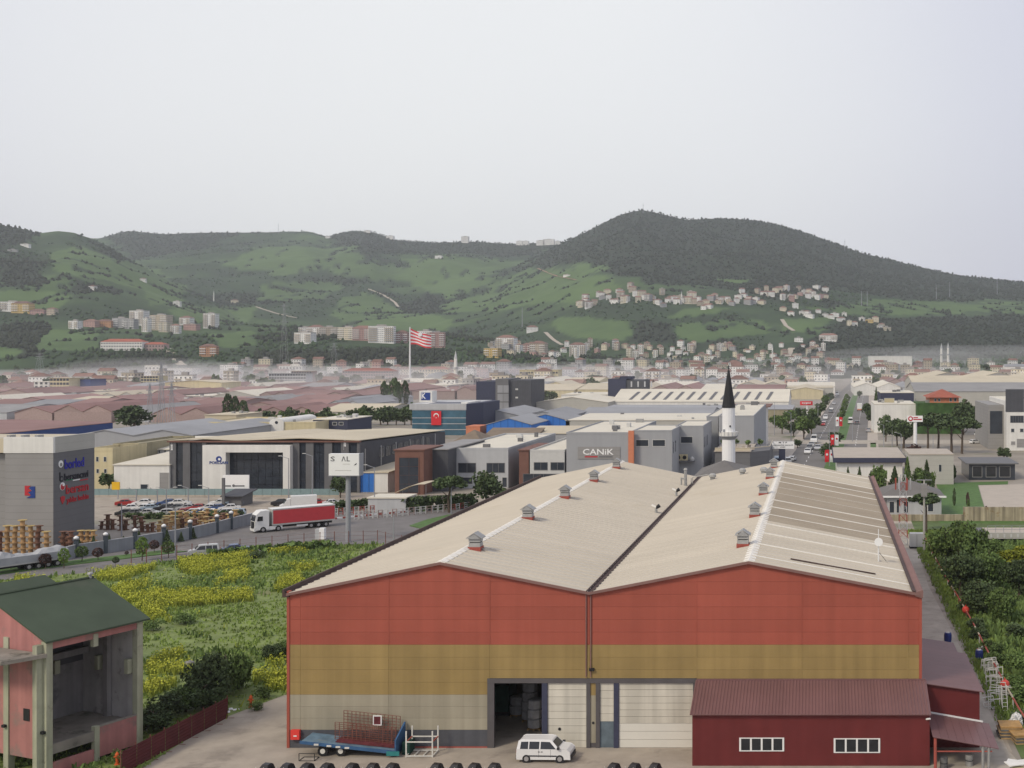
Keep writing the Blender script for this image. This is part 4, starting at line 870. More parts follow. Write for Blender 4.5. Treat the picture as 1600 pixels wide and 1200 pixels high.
# ------------------------------------------------------------------ buildings: one helper
def bld(name, label, cat, u0, u1, vt, vb, dep, wall, roof='flat', roofm='roof_grey', rise=1.5, wins=(), side=None, par=.0, group=None, over=.25, inset=.06, frame=None, Y=None, nb=1):
    """front wall seen from column u0 to u1, eave row vt, foot row vb (its distance); dep metres deep.
    roof: flat / gx (ridge along the front) / gy (gables facing out, nb of them) / hip / mono. wins: (ua,ub,va,vb2[,glass]) on the front"""
    Y = YB(vb) if Y is None else Y; x0, x1 = XU(u0, Y), XU(u1, Y); z = ZV(vt, Y)
    t = thing(name, label, cat, ((x0+x1)/2, Y, 0), 0, group)
    w = MB().box(x0, x1, Y, Y+dep, 0.005, z).build('wall', MATS[wall], t)
    if side: MB().box(x1+.003, x1+.03, Y+.02, Y+dep, .01, z-.02).build('side_cladding', MATS[side], t)
    o = over; rm = MATS[roofm]
    if roof == 'flat':
        if par: 
            MB().box(x0-.05, x1+.05, Y-.05, Y+.2, z+.002, z+par).box(x0-.05, x1+.05, Y+dep-.2, Y+dep+.05, z+.002, z+par).box(x0-.05, x0+.2, Y+.201, Y+dep-.201, z+.002, z+par).box(x1-.2, x1+.05, Y+.201, Y+dep-.201, z+.002, z+par).build('parapet', MATS[wall], t)
            MB().box(x0+.21, x1-.21, Y+.21, Y+dep-.21, z+.003, z+.1).build('roof', rm, t)
        else: MB().box(x0-o, x1+o, Y-o, Y+dep+o, z+.003, z+.25).build('roof', rm, t)
    elif roof == 'gx':
        ym = Y+dep/2
        MB().prism([(x0-o, Y-o, z), (x0-o, ym, z+rise), (x0-o, Y+dep+o, z), (x0-o, Y+dep+o, z+.2), (x0-o, ym, z+rise+.22), (x0-o, Y-o, z+.2)], (x1-x0+2*o, 0, 0)).build('roof', rm, t)
        MB().prism([(x0+.01, Y+.01, z), (x0+.01, Y+dep-.01, z), (x0+.01, ym, z+rise-.02)], (x1-x0-.02, 0, 0)).build('gable', MATS[wall], t)
    elif roof == 'gy':
        for i in range(nb):
            a = x0+(x1-x0)*i/nb; b = x0+(x1-x0)*(i+1)/nb; xm = (a+b)/2; o0 = o if i == 0 else -.01; o1 = o if i == nb-1 else -.01
            MB().prism([(a-o0, Y-o, z), (xm, Y-o, z+rise), (b+o1, Y-o, z), (b+o1, Y-o, z+.2), (xm, Y-o, z+rise+.22), (a-o0, Y-o, z+.2)], (0, dep+2*o, 0)).build('roof', rm, t)
            MB().prism([(a+.01, Y+.01, z), (b-.01, Y+.01, z), (xm, Y+.01, z+rise-.02)], (0, dep-.02, 0)).build('gable', MATS[wall], t)
    elif roof == 'hip':
        hh = min(dep, x1-x0)/2; ym = Y+dep/2; a, b = (x0-o, x1+o); k = min(hh, (x1-x0)/2-.01)
        v = [(a, Y-o, z), (b, Y-o, z), (b, Y+dep+o, z), (a, Y+dep+o, z), (x0+k, ym, z+rise), (x1-k, ym, z+rise)]
        mb = MB(); mb.v = v; mb.f = [(0, 1, 5, 4), (1, 2, 5), (2, 3, 4, 5), (3, 0, 4), (3, 2, 1, 0)]; mb.build('roof', rm, t)
    elif roof == 'mono':
        MB().prism([(x0-o, Y-o, z), (x0-o, Y+dep+o, z+rise), (x0-o, Y+dep+o, z+rise+.2), (x0-o, Y-o, z+.2)], (x1-x0+2*o, 0, 0)).build('roof', rm, t)
        MB().prism([(x0+.01, Y+.01, z), (x0+.01, Y+dep-.01, z), (x0+.01, Y+dep-.01, z+rise-.03)], (x1-x0-.02, 0, 0)).build('gable', MATS[wall], t)
    if roof == 'flat' and dep >= 18 and x1-x0 > 9:                # plant on the roof: ducts, fans, hatches
        q = random.Random(int(abs(x0*7+Y)))
        for i in range(q.randint(2, 6)):
            ax, ay = q.uniform(x0+1.5, x1-3), q.uniform(Y+2, Y+dep-3); MB().box(ax, ax+q.uniform(.8, 2.2), ay, ay+q.uniform(.8, 2), z+.1, z+q.uniform(.7, 1.3)).build('roof_unit', MATS[q.choice(('galv', 'white_dull', 'clad_dark'))], t)
    for wi in wins: front_win(t, Y, *wi)
    return t, Y, x0, x1, z
def front_win(t, Y, ua, ub, va, vb_, mat='glass_mid', frame='white_dull', mull=0):
    xa, xb, zb, za = XU(ua, Y), XU(ub, Y), ZV(va, Y), ZV(vb_, Y); w = min(.12, (xb-xa)*.14)
    f = MB().box(xa-w, xb+w, Y-.07, Y+.02, zb, zb+w).box(xa-w, xb+w, Y-.07, Y+.02, za-w, za).box(xa-w, xa, Y-.07, Y+.02, za, zb).box(xb, xb+w, Y-.07, Y+.02, za, zb)
    for i in range(1, mull+1):
        x = xa+(xb-xa)*i/(mull+1); f.box(x-.05, x+.05, Y-.065, Y-.02, za, zb)
    fr = f.build('window', MATS[frame], t); MB().box(xa, xb, Y-.018, Y+.01, za, zb).build('pane', MATS[mat], fr); return fr
def side_win(t, X, ua, ub, za, zb, mat='glass_mid', sgn=1):
    ya, yb = X*F/(ua-U0), X*F/(ub-U0); ya, yb = min(ya, yb), max(ya, yb)
    f = MB().box(min(X, X+sgn*.06), max(X, X+sgn*.06), ya-.12, yb+.12, za-.12, zb+.12).build('window', MATS['white_dull'], t); MB().box(min(X+sgn*.061, X+sgn*.07), max(X+sgn*.061, X+sgn*.07), ya, yb, za, zb).build('pane', MATS[mat], f)
M('glass_mid', (.035, .042, .055), rough=.15, var=.25, scale=.4, spec=.5); M('white_dull', (.52, .52, .50), var=.05); M('roof_grey', (.27, .265, .26), var=.12, scale=.1, stripe=((1, .0, 0), 1.0, .10), dirt=((.2, .19, .18), .06, .6))
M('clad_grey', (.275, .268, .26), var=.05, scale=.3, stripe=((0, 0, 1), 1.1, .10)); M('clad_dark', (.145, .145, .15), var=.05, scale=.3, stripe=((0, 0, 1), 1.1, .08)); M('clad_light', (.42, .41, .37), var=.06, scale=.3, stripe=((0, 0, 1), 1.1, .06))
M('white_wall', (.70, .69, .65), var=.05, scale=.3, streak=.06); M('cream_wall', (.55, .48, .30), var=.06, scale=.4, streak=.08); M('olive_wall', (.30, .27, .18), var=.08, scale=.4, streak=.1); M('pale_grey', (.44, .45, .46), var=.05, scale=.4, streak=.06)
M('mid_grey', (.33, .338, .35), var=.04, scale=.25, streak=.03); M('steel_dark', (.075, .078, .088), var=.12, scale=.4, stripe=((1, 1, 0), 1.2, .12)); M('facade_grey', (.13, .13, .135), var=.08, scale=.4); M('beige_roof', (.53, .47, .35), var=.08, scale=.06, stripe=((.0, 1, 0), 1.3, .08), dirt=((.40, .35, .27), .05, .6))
M('brown_frame', (.17, .085, .065), var=.1, scale=.6); M('blue_panel', (.035, .16, .50), var=.06, stripe=((1, 0, 0), 2.6, .25)); M('logo_blue', (.02, .05, .22), var=.02); M('logo_deep', (.03, .03, .32), var=.02); M('logo_black', (.025, .025, .035), var=.02); M('logo_red', (.45, .03, .04), var=.02); M('logo_white', (.80, .80, .79), var=.02); M('logo_green', (.03, .22, .10), var=.02)
M('yellow', (.70, .42, .02), var=.05); M('white_roof', (.64, .60, .50), var=.06, scale=.1, stripe=((0, 1, 0), 1.2, .06)); M('fence_teal', (.20, .28, .29), var=.1)
# ------------------------------------------------------------------ cladding hall with the four name signs
YFB = 197.0; xr = XU(83, YFB); xbk = XU(147, YFB)
B = thing('factory_hall', 'tall grey panel clad hall with four name signs on its side', 'building', (xr-20, YFB, 0))
zt, zc = ZV(683, YFB), ZV(708, YFB); dpt = xr*F/(147-U0)-YFB
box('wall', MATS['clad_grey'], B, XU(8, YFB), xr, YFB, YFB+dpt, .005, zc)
box('side_wall', MATS['clad_dark'], B, xr+.002, xr+.06, YFB, YFB+dpt, .01, zc)  # darker cladding colour puts this side face's shade into the paint
box('wing_wall', MATS['clad_grey'], B, XU(-160, YFB), XU(8, YFB)-.01, YFB+1.5, YFB+dpt, .005, zc-.2)
box('cornice_band', MATS['white_wall'], B, XU(8, YFB)-.2, xr+.1, YFB-.12, YFB+.4, zc+.01, zt); box('cornice_band', MATS['clad_light'], B, xr-.5, xr+.12, YFB+.41, YFB+dpt, zc+.01, zt); box('cornice_band', MATS['clad_light'], B, XU(-160, YFB), XU(8, YFB)-.21, YFB+1.4, YFB+2, zc+.01, zt-.2)
box('roof', MATS['beige_roof'], B, XU(-160, YFB), xr-.51, YFB+.45, YFB+dpt, zc+.01, zt-.25)
for k in range(3): box('roof_vent', MATS['galv'], B, XU(4+k*22, YFB), XU(9+k*22, YFB), YFB+1, YFB+2.5, zt-.25, zt+.25)
def sy(u): return xr*F/(u-U0)
def sz(u, v): return ZV(v, sy(u))
for s, ua, ub, va, vb_, m in (('borled', 100, 130, 716, 731, 'logo_deep'), ('bersancavi', 99.5, 136.5, 737, 748, 'logo_black'), ('bersan', 102, 137, 755, 769, 'logo_red'), ('yıldız bobin', 103, 137, 774, 785, 'logo_red')):
    y0, y1 = sy(ua), sy(ub); z0 = sz((ua+ub)/2, vb_); text(s, 'lettering', MATS[m], B, y1-y0, sz((ua+ub)/2, va)-z0, (xr+.07, y0, z0), '+X', .12)
def disc(u, v, r, m, depth=.08, off=.07, par=B, n=18):
    return MB().wheel((xr+off+depth/2, sy(u), sz(u, v)), r*.62, depth, n, 'X').build('emblem', MATS[m], par)
disc(94, 725, .95, 'logo_white'); disc(94, 726, .5, 'clad_grey', .12)
mb = MB(); y_, z_ = sy(95), sz(95, 752); mb.wheel((xr+.11, y_, z_+.4), .5, .08, 16, 'X').box(xr+.07, xr+.15, y_-.5, y_-.28, z_+.4, z_+1.5); mb.build('emblem', MATS['logo_black'], B); MB().wheel((xr+.13, y_, z_+.4), .25, .08, 12, 'X').build('emblem', MATS['clad_dark'], B)
disc(96.5, 760, 1.05, 'logo_white'); disc(96.5, 760.5, .85, 'logo_red', .11); disc(97.5, 757, .45, 'logo_white', .14)
y_, z_ = sy(97), sz(97, 788); MB().prism([(xr+.07, y_-.6, z_+1.2), (xr+.07, y_-.5, z_+.7), (xr+.07, y_-.1, z_), (xr+.07, y_+.5, z_+.7), (xr+.07, y_+.6, z_+1.2), (xr+.07, y_, z_+1.4)], (.08, 0, 0)).build('emblem', MATS['logo_red'], B)
for ua, ub, m in ((102, 113, 'logo_green'), (113, 124, 'logo_white'), (124, 136.5, 'logo_red')): 
    ya, yb = sy(ua), sy(ub); box('stripe', MATS[m], B, xr+.07, xr+.12, ya, yb, sz(ua, 751.5), sz(ua, 749.8))
x0, x1, z0, z1 = XU(39, YFB), XU(55, YFB), ZV(778, YFB), ZV(759, YFB); xm = (x0+x1)/2
MB().prism([(x0, YFB-.08, z0+.4), (xm+.15, YFB-.08, z0+.4), (xm-.35, YFB-.08, z0+.9), (xm+.25, YFB-.08, z0+1.15), (xm-.25, YFB-.08, z0+1.55), (xm+.1, YFB-.08, z1), (x0, YFB-.08, z1)], (0, .07, 0)).build('emblem', MATS['logo_red'], B)
MB().prism([(xm-.55, YFB-.085, z0), (x1, YFB-.085, z0), (x1, YFB-.085, z1-.1), (xm+.22, YFB-.085, z1-.1), (xm-.1, YFB-.085, z0+1.58), (xm+.36, YFB-.085, z0+1.17), (xm-.2, YFB-.085, z0+.92), (xm+.2, YFB-.085, z0+.4)], (0, .07, 0)).build('emblem', MATS['logo_blue'], B)
# ------------------------------------------------------------------ cable drums
M('drum_pine', (.40, .255, .125), var=.2, scale=2, orand=.2); M('drum_dark', (.17, .085, .055), var=.25, scale=2, orand=.25); M('drum_yellow', (.46, .34, .14), var=.15, scale=2, orand=.1)
def drum_mesh(up):
    fl = MB().lathe([(.65, -.04), (.65, .04)], 14).mesh('flange'); co = MB().lathe([(.33, 0), (.33, .72)], 12).mesh('core'); return fl, co
FL, CO = drum_mesh(True)
ND = [0]
ORDN = ('first', 'second', 'third', 'fourth', 'fifth', 'sixth', 'seventh', 'eighth', 'ninth', 'tenth', 'eleventh', 'twelfth', 'thirteenth', 'fourteenth', 'fifteenth')
def drum(x, y, z, m, label, s=1.0, top=None):
    t = thing('cable_drum', label, 'cable drum', (x, y, z), random.random()*3, 'wooden cable drums in the yard'); t.scale = (s, s, s)
    link('core', CO, MATS[m], t, (0, 0, .08)); link('flange', FL, MATS[m], t, (0, 0, .04)); link('flange', FL, MATS[top or m], t, (0, 0, .84)); ND[0] += 1
def drum_stack(u, vb, n, m, label, s=1.0):
    g = G(u, vb)
    for i in range(n): drum(g.x+random.uniform(-.08, .08), g.y+random.uniform(-.08, .08), .01+i*.9*s, m, label+(', stack top' if i == n-1 else ', stack foot' if i == 0 else ', %s up' % ('', 'second', 'third', 'fourth', 'fifth')[i]), s, 'drum_yellow' if i == n-1 and m == 'drum_pine' else None)
for u, n in ((-14, 4), (0, 4), (11, 5), (24, 5), (36, 6), (48, 5), (60, 5), (73, 4)):
    drum_stack(u, 866, n, 'drum_pine' if u not in (0, 60) else 'drum_dark', {-14: 'pine cable drum', 0: 'weathered brown cable drum by the hall front', 11: 'pine cable drum second from the hall left end', 24: 'pine cable drum below the red and blue emblem, nearer the hall left end', 36: 'pine cable drum in the tallest stack by the hall', 48: 'pine cable drum just after the tallest stack', 60: 'weathered brown cable drum amid pine stacks', 73: 'pine cable drum nearest the hall corner'}[u], 1.0)
for u, n, v in ((98, 4, 864), (110, 4, 864), (104, 3, 858)): drum_stack(u, v, n, 'drum_dark', 'dark cable drum against the hall side wall, %s' % {98: 'nearest the corner', 110: 'further from the corner', 104: 'behind the others'}[u], .95)
for u, n, v in ((127, 3, 853), (136, 3, 853), (145, 3, 853), (152, 1, 856)): drum_stack(u, v, n, 'drum_pine', 'light pine cable drum at the hall side, %s' % {127: 'first of four stacks', 136: 'second of four stacks', 145: 'third of four stacks', 152: 'single one at the end'}[u], .95)
k = 0
for row, (v, us) in enumerate(((828, range(158, 204, 10)), (832, range(212, 250, 9)), (826, range(250, 372, 9)), (820, range(262, 372, 10)), (814, range(270, 340, 11)))):
    for u in us:
        pine = u > 244; n = random.choice((2, 2, 3)) if pine else random.choice((2, 3, 4)); k += 1
        drum_stack(u+random.uniform(-2, 2), v+random.uniform(-1.5, 1.5), n, 'drum_pine' if pine and random.random() < .75 else 'drum_dark',
                   ('%s yard cable drum, stack %s from the hall' % (('brown', 'weathered', 'pale wall-side', 'pale middle', 'pale far')[row], ORDN[us.index(u)])), random.choice((.8, .9, 1.0)))
drum_stack(368, 818, 3, 'drum_pine', 'pale pine cable drum standing alone at the yard end', .95)
# ------------------------------------------------------------------ yard wall with pillars and lamps
M('wall_grey', (.235, .25, .265), var=.08, scale=.5, streak=.1); M('pillar_slate', (.055, .07, .085), var=.1)
wp = [G(100, 876), G(119, 871), G(165, 864.5), G(211, 857.5), G(256, 850), G(297, 842.5), G(339, 833), G(361, 827), G(396, 818)]
for i, p in enumerate(wp):
    if i: 
        a, b = wp[i-1], p; q = (b-a).normalized(); nn_ = Vector((-q.y, q.x, 0))*.1; a = a+q*.32; b = b-q*.32
        t = thing('wall_section', 'grey yard wall section %s' % ('at the hall side wall', 'between first and second slate pillars', 'between second and third slate pillars', 'between third and fourth slate pillars', 'between fourth and fifth slate pillars', 'between fifth and sixth slate pillars', 'beside the lone pine drum stack', 'nearest the red lorry')[i-1], 'wall', tuple((a+b)/2), 0, 'grey wall between slate pillars'); t.rotation_euler = (0, 0, math.atan2(q.y, q.x)); Lh = (b-a).length/2; ORG[t.name] = None
        MB().box(-Lh, Lh, -.1, .1, .01, 1.95).build('panel', MATS['wall_grey'], t, world=False); MB().box(-Lh, Lh, -.14, .14, 1.951, 2.03).build('coping', MATS['pale_grey'], t, world=False)
    if i and i < 8:
        t = thing('wall_pillar', 'slate pillar with white lamp cap, %s along the yard wall' % ('', 'first', 'second', 'third', 'fourth', 'fifth', 'sixth', 'seventh')[i], 'pillar', tuple(p), R(22), 'slate pillars of the yard wall'); ORG[t.name] = None
        MB().box(-.3, .3, -.3, .3, .01, 2.75).build('shaft', MATS['pillar_slate'], t, world=False); MB().box(-.42, .42, -.42, .42, 2.751, 2.86).build('cap', MATS['clad_dark'], t, world=False); MB().lathe([(.3, 2.87), (.36, 2.95), (.36, 3.1), (.1, 3.3)], 10).build('lamp', MATS['logo_white'], t, world=False)
# ------------------------------------------------------------------ clipped trees along the verge
for u, v, h, kind, m, lb in ((17, 890, 20, 'ball', 'leaf_mid', 'green ball tree by the tarpaulin trailer tail'), (71, 889, 24, 'ball', 'leaf_purple', 'largest dark red ball tree before the tarpaulin trailer'), (100, 888, 31, 'column', 'leaf_light', 'bright green oval tree between two rounder ones at the trailer end'), (128, 878, 25, 'ball', 'leaf_mid', 'mid green ball tree on a leaning stem'), (153, 877, 21, 'ball', 'leaf_purple', 'dark red ball tree beside the green leaning one'),
    (222, 876, 36, 'column', 'leaf_light', 'tall bright green oval tree midway along the verge'), (241, 864, 20, 'ball', 'leaf_purple', 'dark red tree just past the tall bright oval one'), (263, 872, 26, 'ball', 'leaf_mid', 'dark green clipped tree near the verge tip'), (181, 884, 14, 'ball', 'leaf_dark', 'small dark clipped shrub on the verge'), (198, 869, 8, 'ball', 'leaf_purple', 'tiny dark red shrub on the verge'),
    (98, 868, 14, 'cone', 'leaf_dark', 'dark conifer against the hall corner'), (123, 864, 24, 'cone', 'leaf_dark', 'dark cypress by the first slate pillar'), (146, 860, 22, 'cone', 'leaf_dark', 'dark cypress on the wall between pillars one and two'), (170, 861, 26, 'cone', 'leaf_dark', 'dark cypress by the second slate pillar'), (193, 856, 18, 'cone', 'leaf_dark', 'dark cypress on the wall between pillars two and three'), (217, 852, 22, 'cone', 'leaf_dark', 'dark cypress by the third slate pillar'), (261, 850, 22, 'cone', 'leaf_dark', 'dark cypress by the fourth slate pillar'), (283, 846, 15, 'cone', 'leaf_dark', 'small cypress between pillars four and five'), (302, 842, 17, 'cone', 'leaf_dark', 'dark cypress by the fifth slate pillar')):
    g = G(u, v); s = (v-V0)/H; hh = h/s; r = {'ball': hh*.36, 'column': hh*.24, 'cone': hh*.26}[kind]
    tree('clipped_tree' if kind != 'cone' else 'cypress', lb, 'tree', g+Vector((0, 0, .01)), hh, r, kind, m, 420, .22, int(u) % 3, 'clipped trees along the estate road', base=hh*{'ball': .32, 'column': .28, 'cone': .06}[kind])
# ------------------------------------------------------------------ the long showroom with the white portal
Yp = 272*1.52*.0+YB(770); E = thing('showroom', 'long dark glazed showroom with white portal frame and blue wordmark', 'building', (XU(410, Yp), Yp, 0))
zt = ZV(691, Yp); xl, xr2 = XU(265, Yp), XU(562, Yp); DP = 62
MB().prism([(xl, Yp+.5, .01), (xl, Yp+DP, .01), (xl, Yp+DP, zt-1.7), (xl, Yp+.5, zt)], (xr2-xl, 0, 0)).build('wall', MATS['steel_dark'], E)
for ua, ub in ((275, 286), (297, 316), (468, 478), (490, 507), (519, 533), (545, 558)):
    n = max(1, round((ub-ua)/9)); zz = np.linspace(.3, zt-.1, 6)
    for i in range(n):
        a, b = XU(ua+(ub-ua)*i/n, Yp), XU(ua+(ub-ua)*(i+1)/n, Yp)
        for z0, z1 in zip(zz, zz[1:]): MB().box(a+.04, b-.04, Yp+.3, Yp+.45, z0+.05, z1-.05).build('pane', MATS['glass_mid'], E)
for ua, ub in ((265, 275), (286, 297), (316, 322), (458, 468), (478, 490), (507, 519), (533, 545), (558, 562)): box('pier', MATS['facade_grey'], E, XU(ua, Yp), XU(ub, Yp), Yp-.1, Yp+.5, .01, zt)
box('fascia', MATS['brown_frame'], E, xl-.4, xr2+.2, Yp-.4, Yp+.5, zt+.002, zt+.35)
x0, x1, xa, xb = XU(322, Yp), XU(458, Yp), XU(358, Yp), XU(447, Yp); zo = ZV(695, Yp); zi = ZV(706, Yp); yo = Yp-1.6
MB().box(x0, xa, yo, Yp+.3, .01, zo).build('portal_side', MATS['white_wall'], E); MB().box(xb, x1, yo, Yp+.3, .01, zo).build('portal_side', MATS['white_wall'], E); MB().box(xa+.002, xb-.002, yo, Yp+.3, zi, zo).build('portal_top', MATS['white_wall'], E)
nx_, nz_ = 8, 5
for i in range(nx_):
    for j in range(nz_):
        a, b = xa+(xb-xa)*i/nx_, xa+(xb-xa)*(i+1)/nx_; c, d_ = zi*j/nz_, zi*(j+1)/nz_; MB().box(a+.04, b-.04, Yp+.35, Yp+.45, c+.05, d_-.05).build('pane', MATS['glass_mid'], E)
MB().wheel((XU(342, yo), yo-.05, ZV(717, yo)), .62, .1, 16).build('emblem', MATS['logo_blue'], E); MB().wheel((XU(343, yo), yo-.1, ZV(717.5, yo)), .28, .1, 10).build('emblem', MATS['logo_white'], E)
text('POELSAN', 'lettering', MATS['logo_blue'], E, XU(356, yo)-XU(327.5, yo), .62, (XU(327.5, yo), yo-.001, ZV(725, yo)), ext=.08)
text('poelsan', 'lettering', MATS['logo_white'], E, .5, 3.0, (XU(537.5, Yp), Yp-.11, ZV(703, Yp)), ext=.06); text('poelsan', 'lettering', MATS['logo_white'], E, .4, 2.6, (XU(267.5, Yp), Yp-.11, ZV(708, Yp)), ext=.06)
for a, b, rz in ((265, 372, .35), (374, 562, .5)):
    a, b = XU(a, Yp), XU(b, Yp); xm = a*.5+b*.5
    MB().prism([(a, Yp-.35, zt+.36), (xm, Yp-.35, zt+.36+rz), (b, Yp-.35, zt+.36), (b, Yp-.35, zt+.5), (xm, Yp-.35, zt+.52+rz), (a, Yp-.35, zt+.5)], (0, DP, -1.75)).build('roof', MATS['beige_roof'], E)
for i in range(9): y = Yp+12+i*4.2; box('side_window', MATS['glass_mid'], E, xr2+.003, xr2+.08, y, y+3, 6.8, 9.2)
for i in range(6): y = Yp+3+i*10; box('down_pipe', MATS['white_dull'], E, xr2+.003, xr2+.16, y, y+.16, .1, zt-1.7)
t = thing('sign_board', 'low white sign board with grey marks before the showroom portal', 'sign', (XU(370, Yp-6), Yp-6, 0)); yo = Yp-6
box('board', MATS['logo_white'], t, XU(349, yo), XU(390, yo), yo-.3, yo, .3, ZV(742, yo)); box('plinth', MATS['clad_dark'], t, XU(349, yo), XU(390, yo), yo-.3, yo, .01, .299)
for ua, ub in ((353, 362), (365, 383)): box('emblem', MATS['clad_dark'], t, XU(ua, yo), XU(ub, yo), yo-.33, yo-.301, ZV(760, yo), ZV(758, yo))
MB().wheel((XU(366, yo), yo-.33, ZV(758.5, yo)), .3, .05, 10).build('emblem', MATS['clad_dark'], t)
# ------------------------------------------------------------------ neighbours of the showroom
M('blue_roof', (.03, .065, .20), var=.08, scale=.1, stripe=((1, 0, 0), 1.5, .1)); M('maroon_roof', (.25, .145, .13), var=.15, scale=.05, orand=.2, stripe=((1, 0, 0), 1.4, .08), dirt=((.28, .17, .15), .04, .58)); M('greyblue_roof', (.275, .28, .29), var=.1, scale=.06, orand=.15)
M('navy', (.045, .05, .085), var=.08); M('brown_roof', (.20, .155, .11), var=.2, scale=.2); M('pinkish_wall', (.33, .245, .225), var=.1, orand=.15); M('tile_red', (.30, .09, .055), var=.15, scale=.2, orand=.2); M('orange_wall', (.55, .20, .11), var=.08); M('blue_glass', (.05, .12, .17), rough=.2, var=.25, scale=.3, spec=.5)
M('flag_red', (.62, .03, .04), var=.05, rough=.8); M('flag_white', (.72, .72, .72), var=.04, rough=.8); M('pole_grey', (.30, .31, .33), var=.06, rough=.5)
w_ = bld('workshop', 'white panel workshop with grey door beside the dark showroom', 'building', 178, 264.5, 727, 770.5, 30, 'white_wall', 'mono', 'white_roof', 1.2, [(220, 231, 757, 767), (250, 264, 739, 769, 'clad_grey')])
bld('house', 'cream two storey house with small windows by the grey hall', 'house', 143, 176, 705, 766, 14, 'cream_wall', 'flat', 'beige_roof', par=.8, wins=[(150.5, 154, 714, 721), (162.5, 166, 714, 721), (151, 154.5, 733, 739), (163, 166.5, 733, 739)])
bld('depot', 'olive rendered depot between the cream house and white workshop', 'building', 176.5, 216, 697, 758, 26, 'olive_wall', 'flat', 'olive_wall', par=.6, wins=[(184, 188, 712, 722), (199, 201.5, 709, 726, 'brown_frame'), (209, 211, 709, 726, 'brown_frame')])
bld('depot', 'pale gabled depot with two tiny windows behind the white workshop', 'building', 217, 330, 703, 752, 45, 'pale_grey', 'gx', 'white_roof', 1.6, [(248, 250, 703.5, 708), (257, 259, 702.5, 707.5), (240, 262, 711, 729, 'clad_grey')])
t = thing('long_shed', 'long shed with deep blue side wall behind the grey hall', 'shed', (-265, 350, 0)); MB().box(-300, -233, 290, 400, .01, 8.1).build('wall', MATS['clad_light'], t); MB().box(-232.99, -232.8, 290, 400, .01, 8.2).build('side_wall', MATS['blue_roof'], t)
MB().prism([(-300.3, 289.7, 8.11), (-232.7, 289.7, 8.11), (-232.7, 289.7, 8.3), (-266, 289.7, 9.2), (-300.3, 289.7, 8.3)], (0, 110.6, 0)).build('roof', MATS['maroon_roof'], t)
bld('long_shed', 'grey twin gabled shed beyond the olive depot', 'shed', 118, 300, 681, 722, 60, 'mid_grey', 'gy', 'greyblue_roof', 1.6, nb=2)
tt, Y, x0, x1, z = bld('hall', 'cream flat roofed hall with a round arched dormer behind the showroom', 'building', 315, 493, 661.5, 700, 30, 'cream_wall', 'flat', 'beige_roof', par=.5)
a, b, zt = XU(421, Y-.5), XU(443, Y-.5), ZV(664, Y); xm, rr_ = (a+b)/2, (b-a)/2
MB().prism([(xm+rr_*math.cos(q), Y-.5, ZV(662, Y)+.5+rr_*.55*math.sin(q)) for q in np.linspace(0, math.pi, 11)]+[(a, Y-.5, z-4), (b, Y-.5, z-4)], (0, 26, 0)).build('arched_dormer', MATS['white_wall'], tt)
MB().wheel((xm, Y-.52, ZV(660, Y)), .5, .1, 12).tube((xm, Y-.45, ZV(660, Y)), (xm, Y-.57, ZV(660, Y)), .5, n=12).build('round_window', MATS['glass_mid'], tt)
bld('office', 'low navy glazed office with white roof edge behind the showroom', 'building', 489, 543, 656, 696, 22, 'navy', 'flat', 'white_roof', wins=[(520, 526, 660, 664), (530, 536, 660, 664)])
bld('depot', 'plain beige depot block rising behind the cream hall', 'building', 320, 369, 649, 690, 20, 'beige_roof', 'flat', 'beige_roof')
tt, Y, x0, x1, z = bld('workshop', 'workshop with bright blue and white front behind the billboard', 'building', 548, 606, 739, 769.5, 40, 'white_wall', 'mono', 'beige_roof', .8)
bx = XU(585, Y); 
for i in range(4): a = x0+(bx-x0)*i/4; b = x0+(bx-x0)*(i+1)/4; box('blue_panel', MATS['blue_panel'], tt, a+.02, b-.02, Y-.08, Y-.002, .1, z-.05)
text('9', 'lettering', MATS['logo_white'], tt, .7, 1.5, (XU(556.5, Y), Y-.081, ZV(755, Y)), ext=.05)
tt, Y, x0, x1, z = bld('office', 'office with brown portal frame around dark glass', 'building', 617, 662, 704, 773, 13, 'brown_frame', 'flat', 'brown_frame')
a, b = XU(624, Y), XU(654, Y); zz = np.linspace(.4, ZV(715, Y), 5)
for i in range(2):
    for z0, z1 in zip(zz, zz[1:]): MB().box(a+(b-a)*i/2+.04, a+(b-a)*(i+1)/2-.04, Y-.06, Y-.002, z0+.04, z1-.04).build('pane', MATS['glass_mid'], tt)
MB().box(a-.15, a, Y-.12, Y-.001, .01, zz[-1]).box(b, b+.15, Y-.12, Y-.001, .01, zz[-1]).box(a-.15, b+.15, Y-.12, Y-.001, zz[-1], zz[-1]+.15).build('frame', MATS['brown_frame'], tt)
bld('annex_block', 'dark grey metal block joined to the brown framed office', 'building', 663.5, 700, 703, 768, 30, 'steel_dark', 'flat', 'roof_grey')
t = thing('sunshade', 'curved pale car shade on posts before the brown framed office', 'canopy', tuple(G(640, 782)), 0); g = G(640, 782); mb = MB()
for i in range(8):
    f0, f1 = i/8, (i+1)/8; c = lambda f: (g.x-3.2+6.4*f, 1.6+1.9*math.sin(f*1.7)); (xa, za), (xb, zb) = c(f0), c(f1); mb.prism([(xa, g.y, za), (xb, g.y, zb), (xb, g.y, zb-.08), (xa, g.y, za-.08)], (0, 7, 0))
mb.build('roof', MATS['beige_roof'], t)
for dx in (-2.5, 2.5): MB().tube((g.x+dx, g.y+3, .01), (g.x+dx, g.y+3, 2.0+(dx > 0)), .08).build('post', MATS['pole_grey'], t)
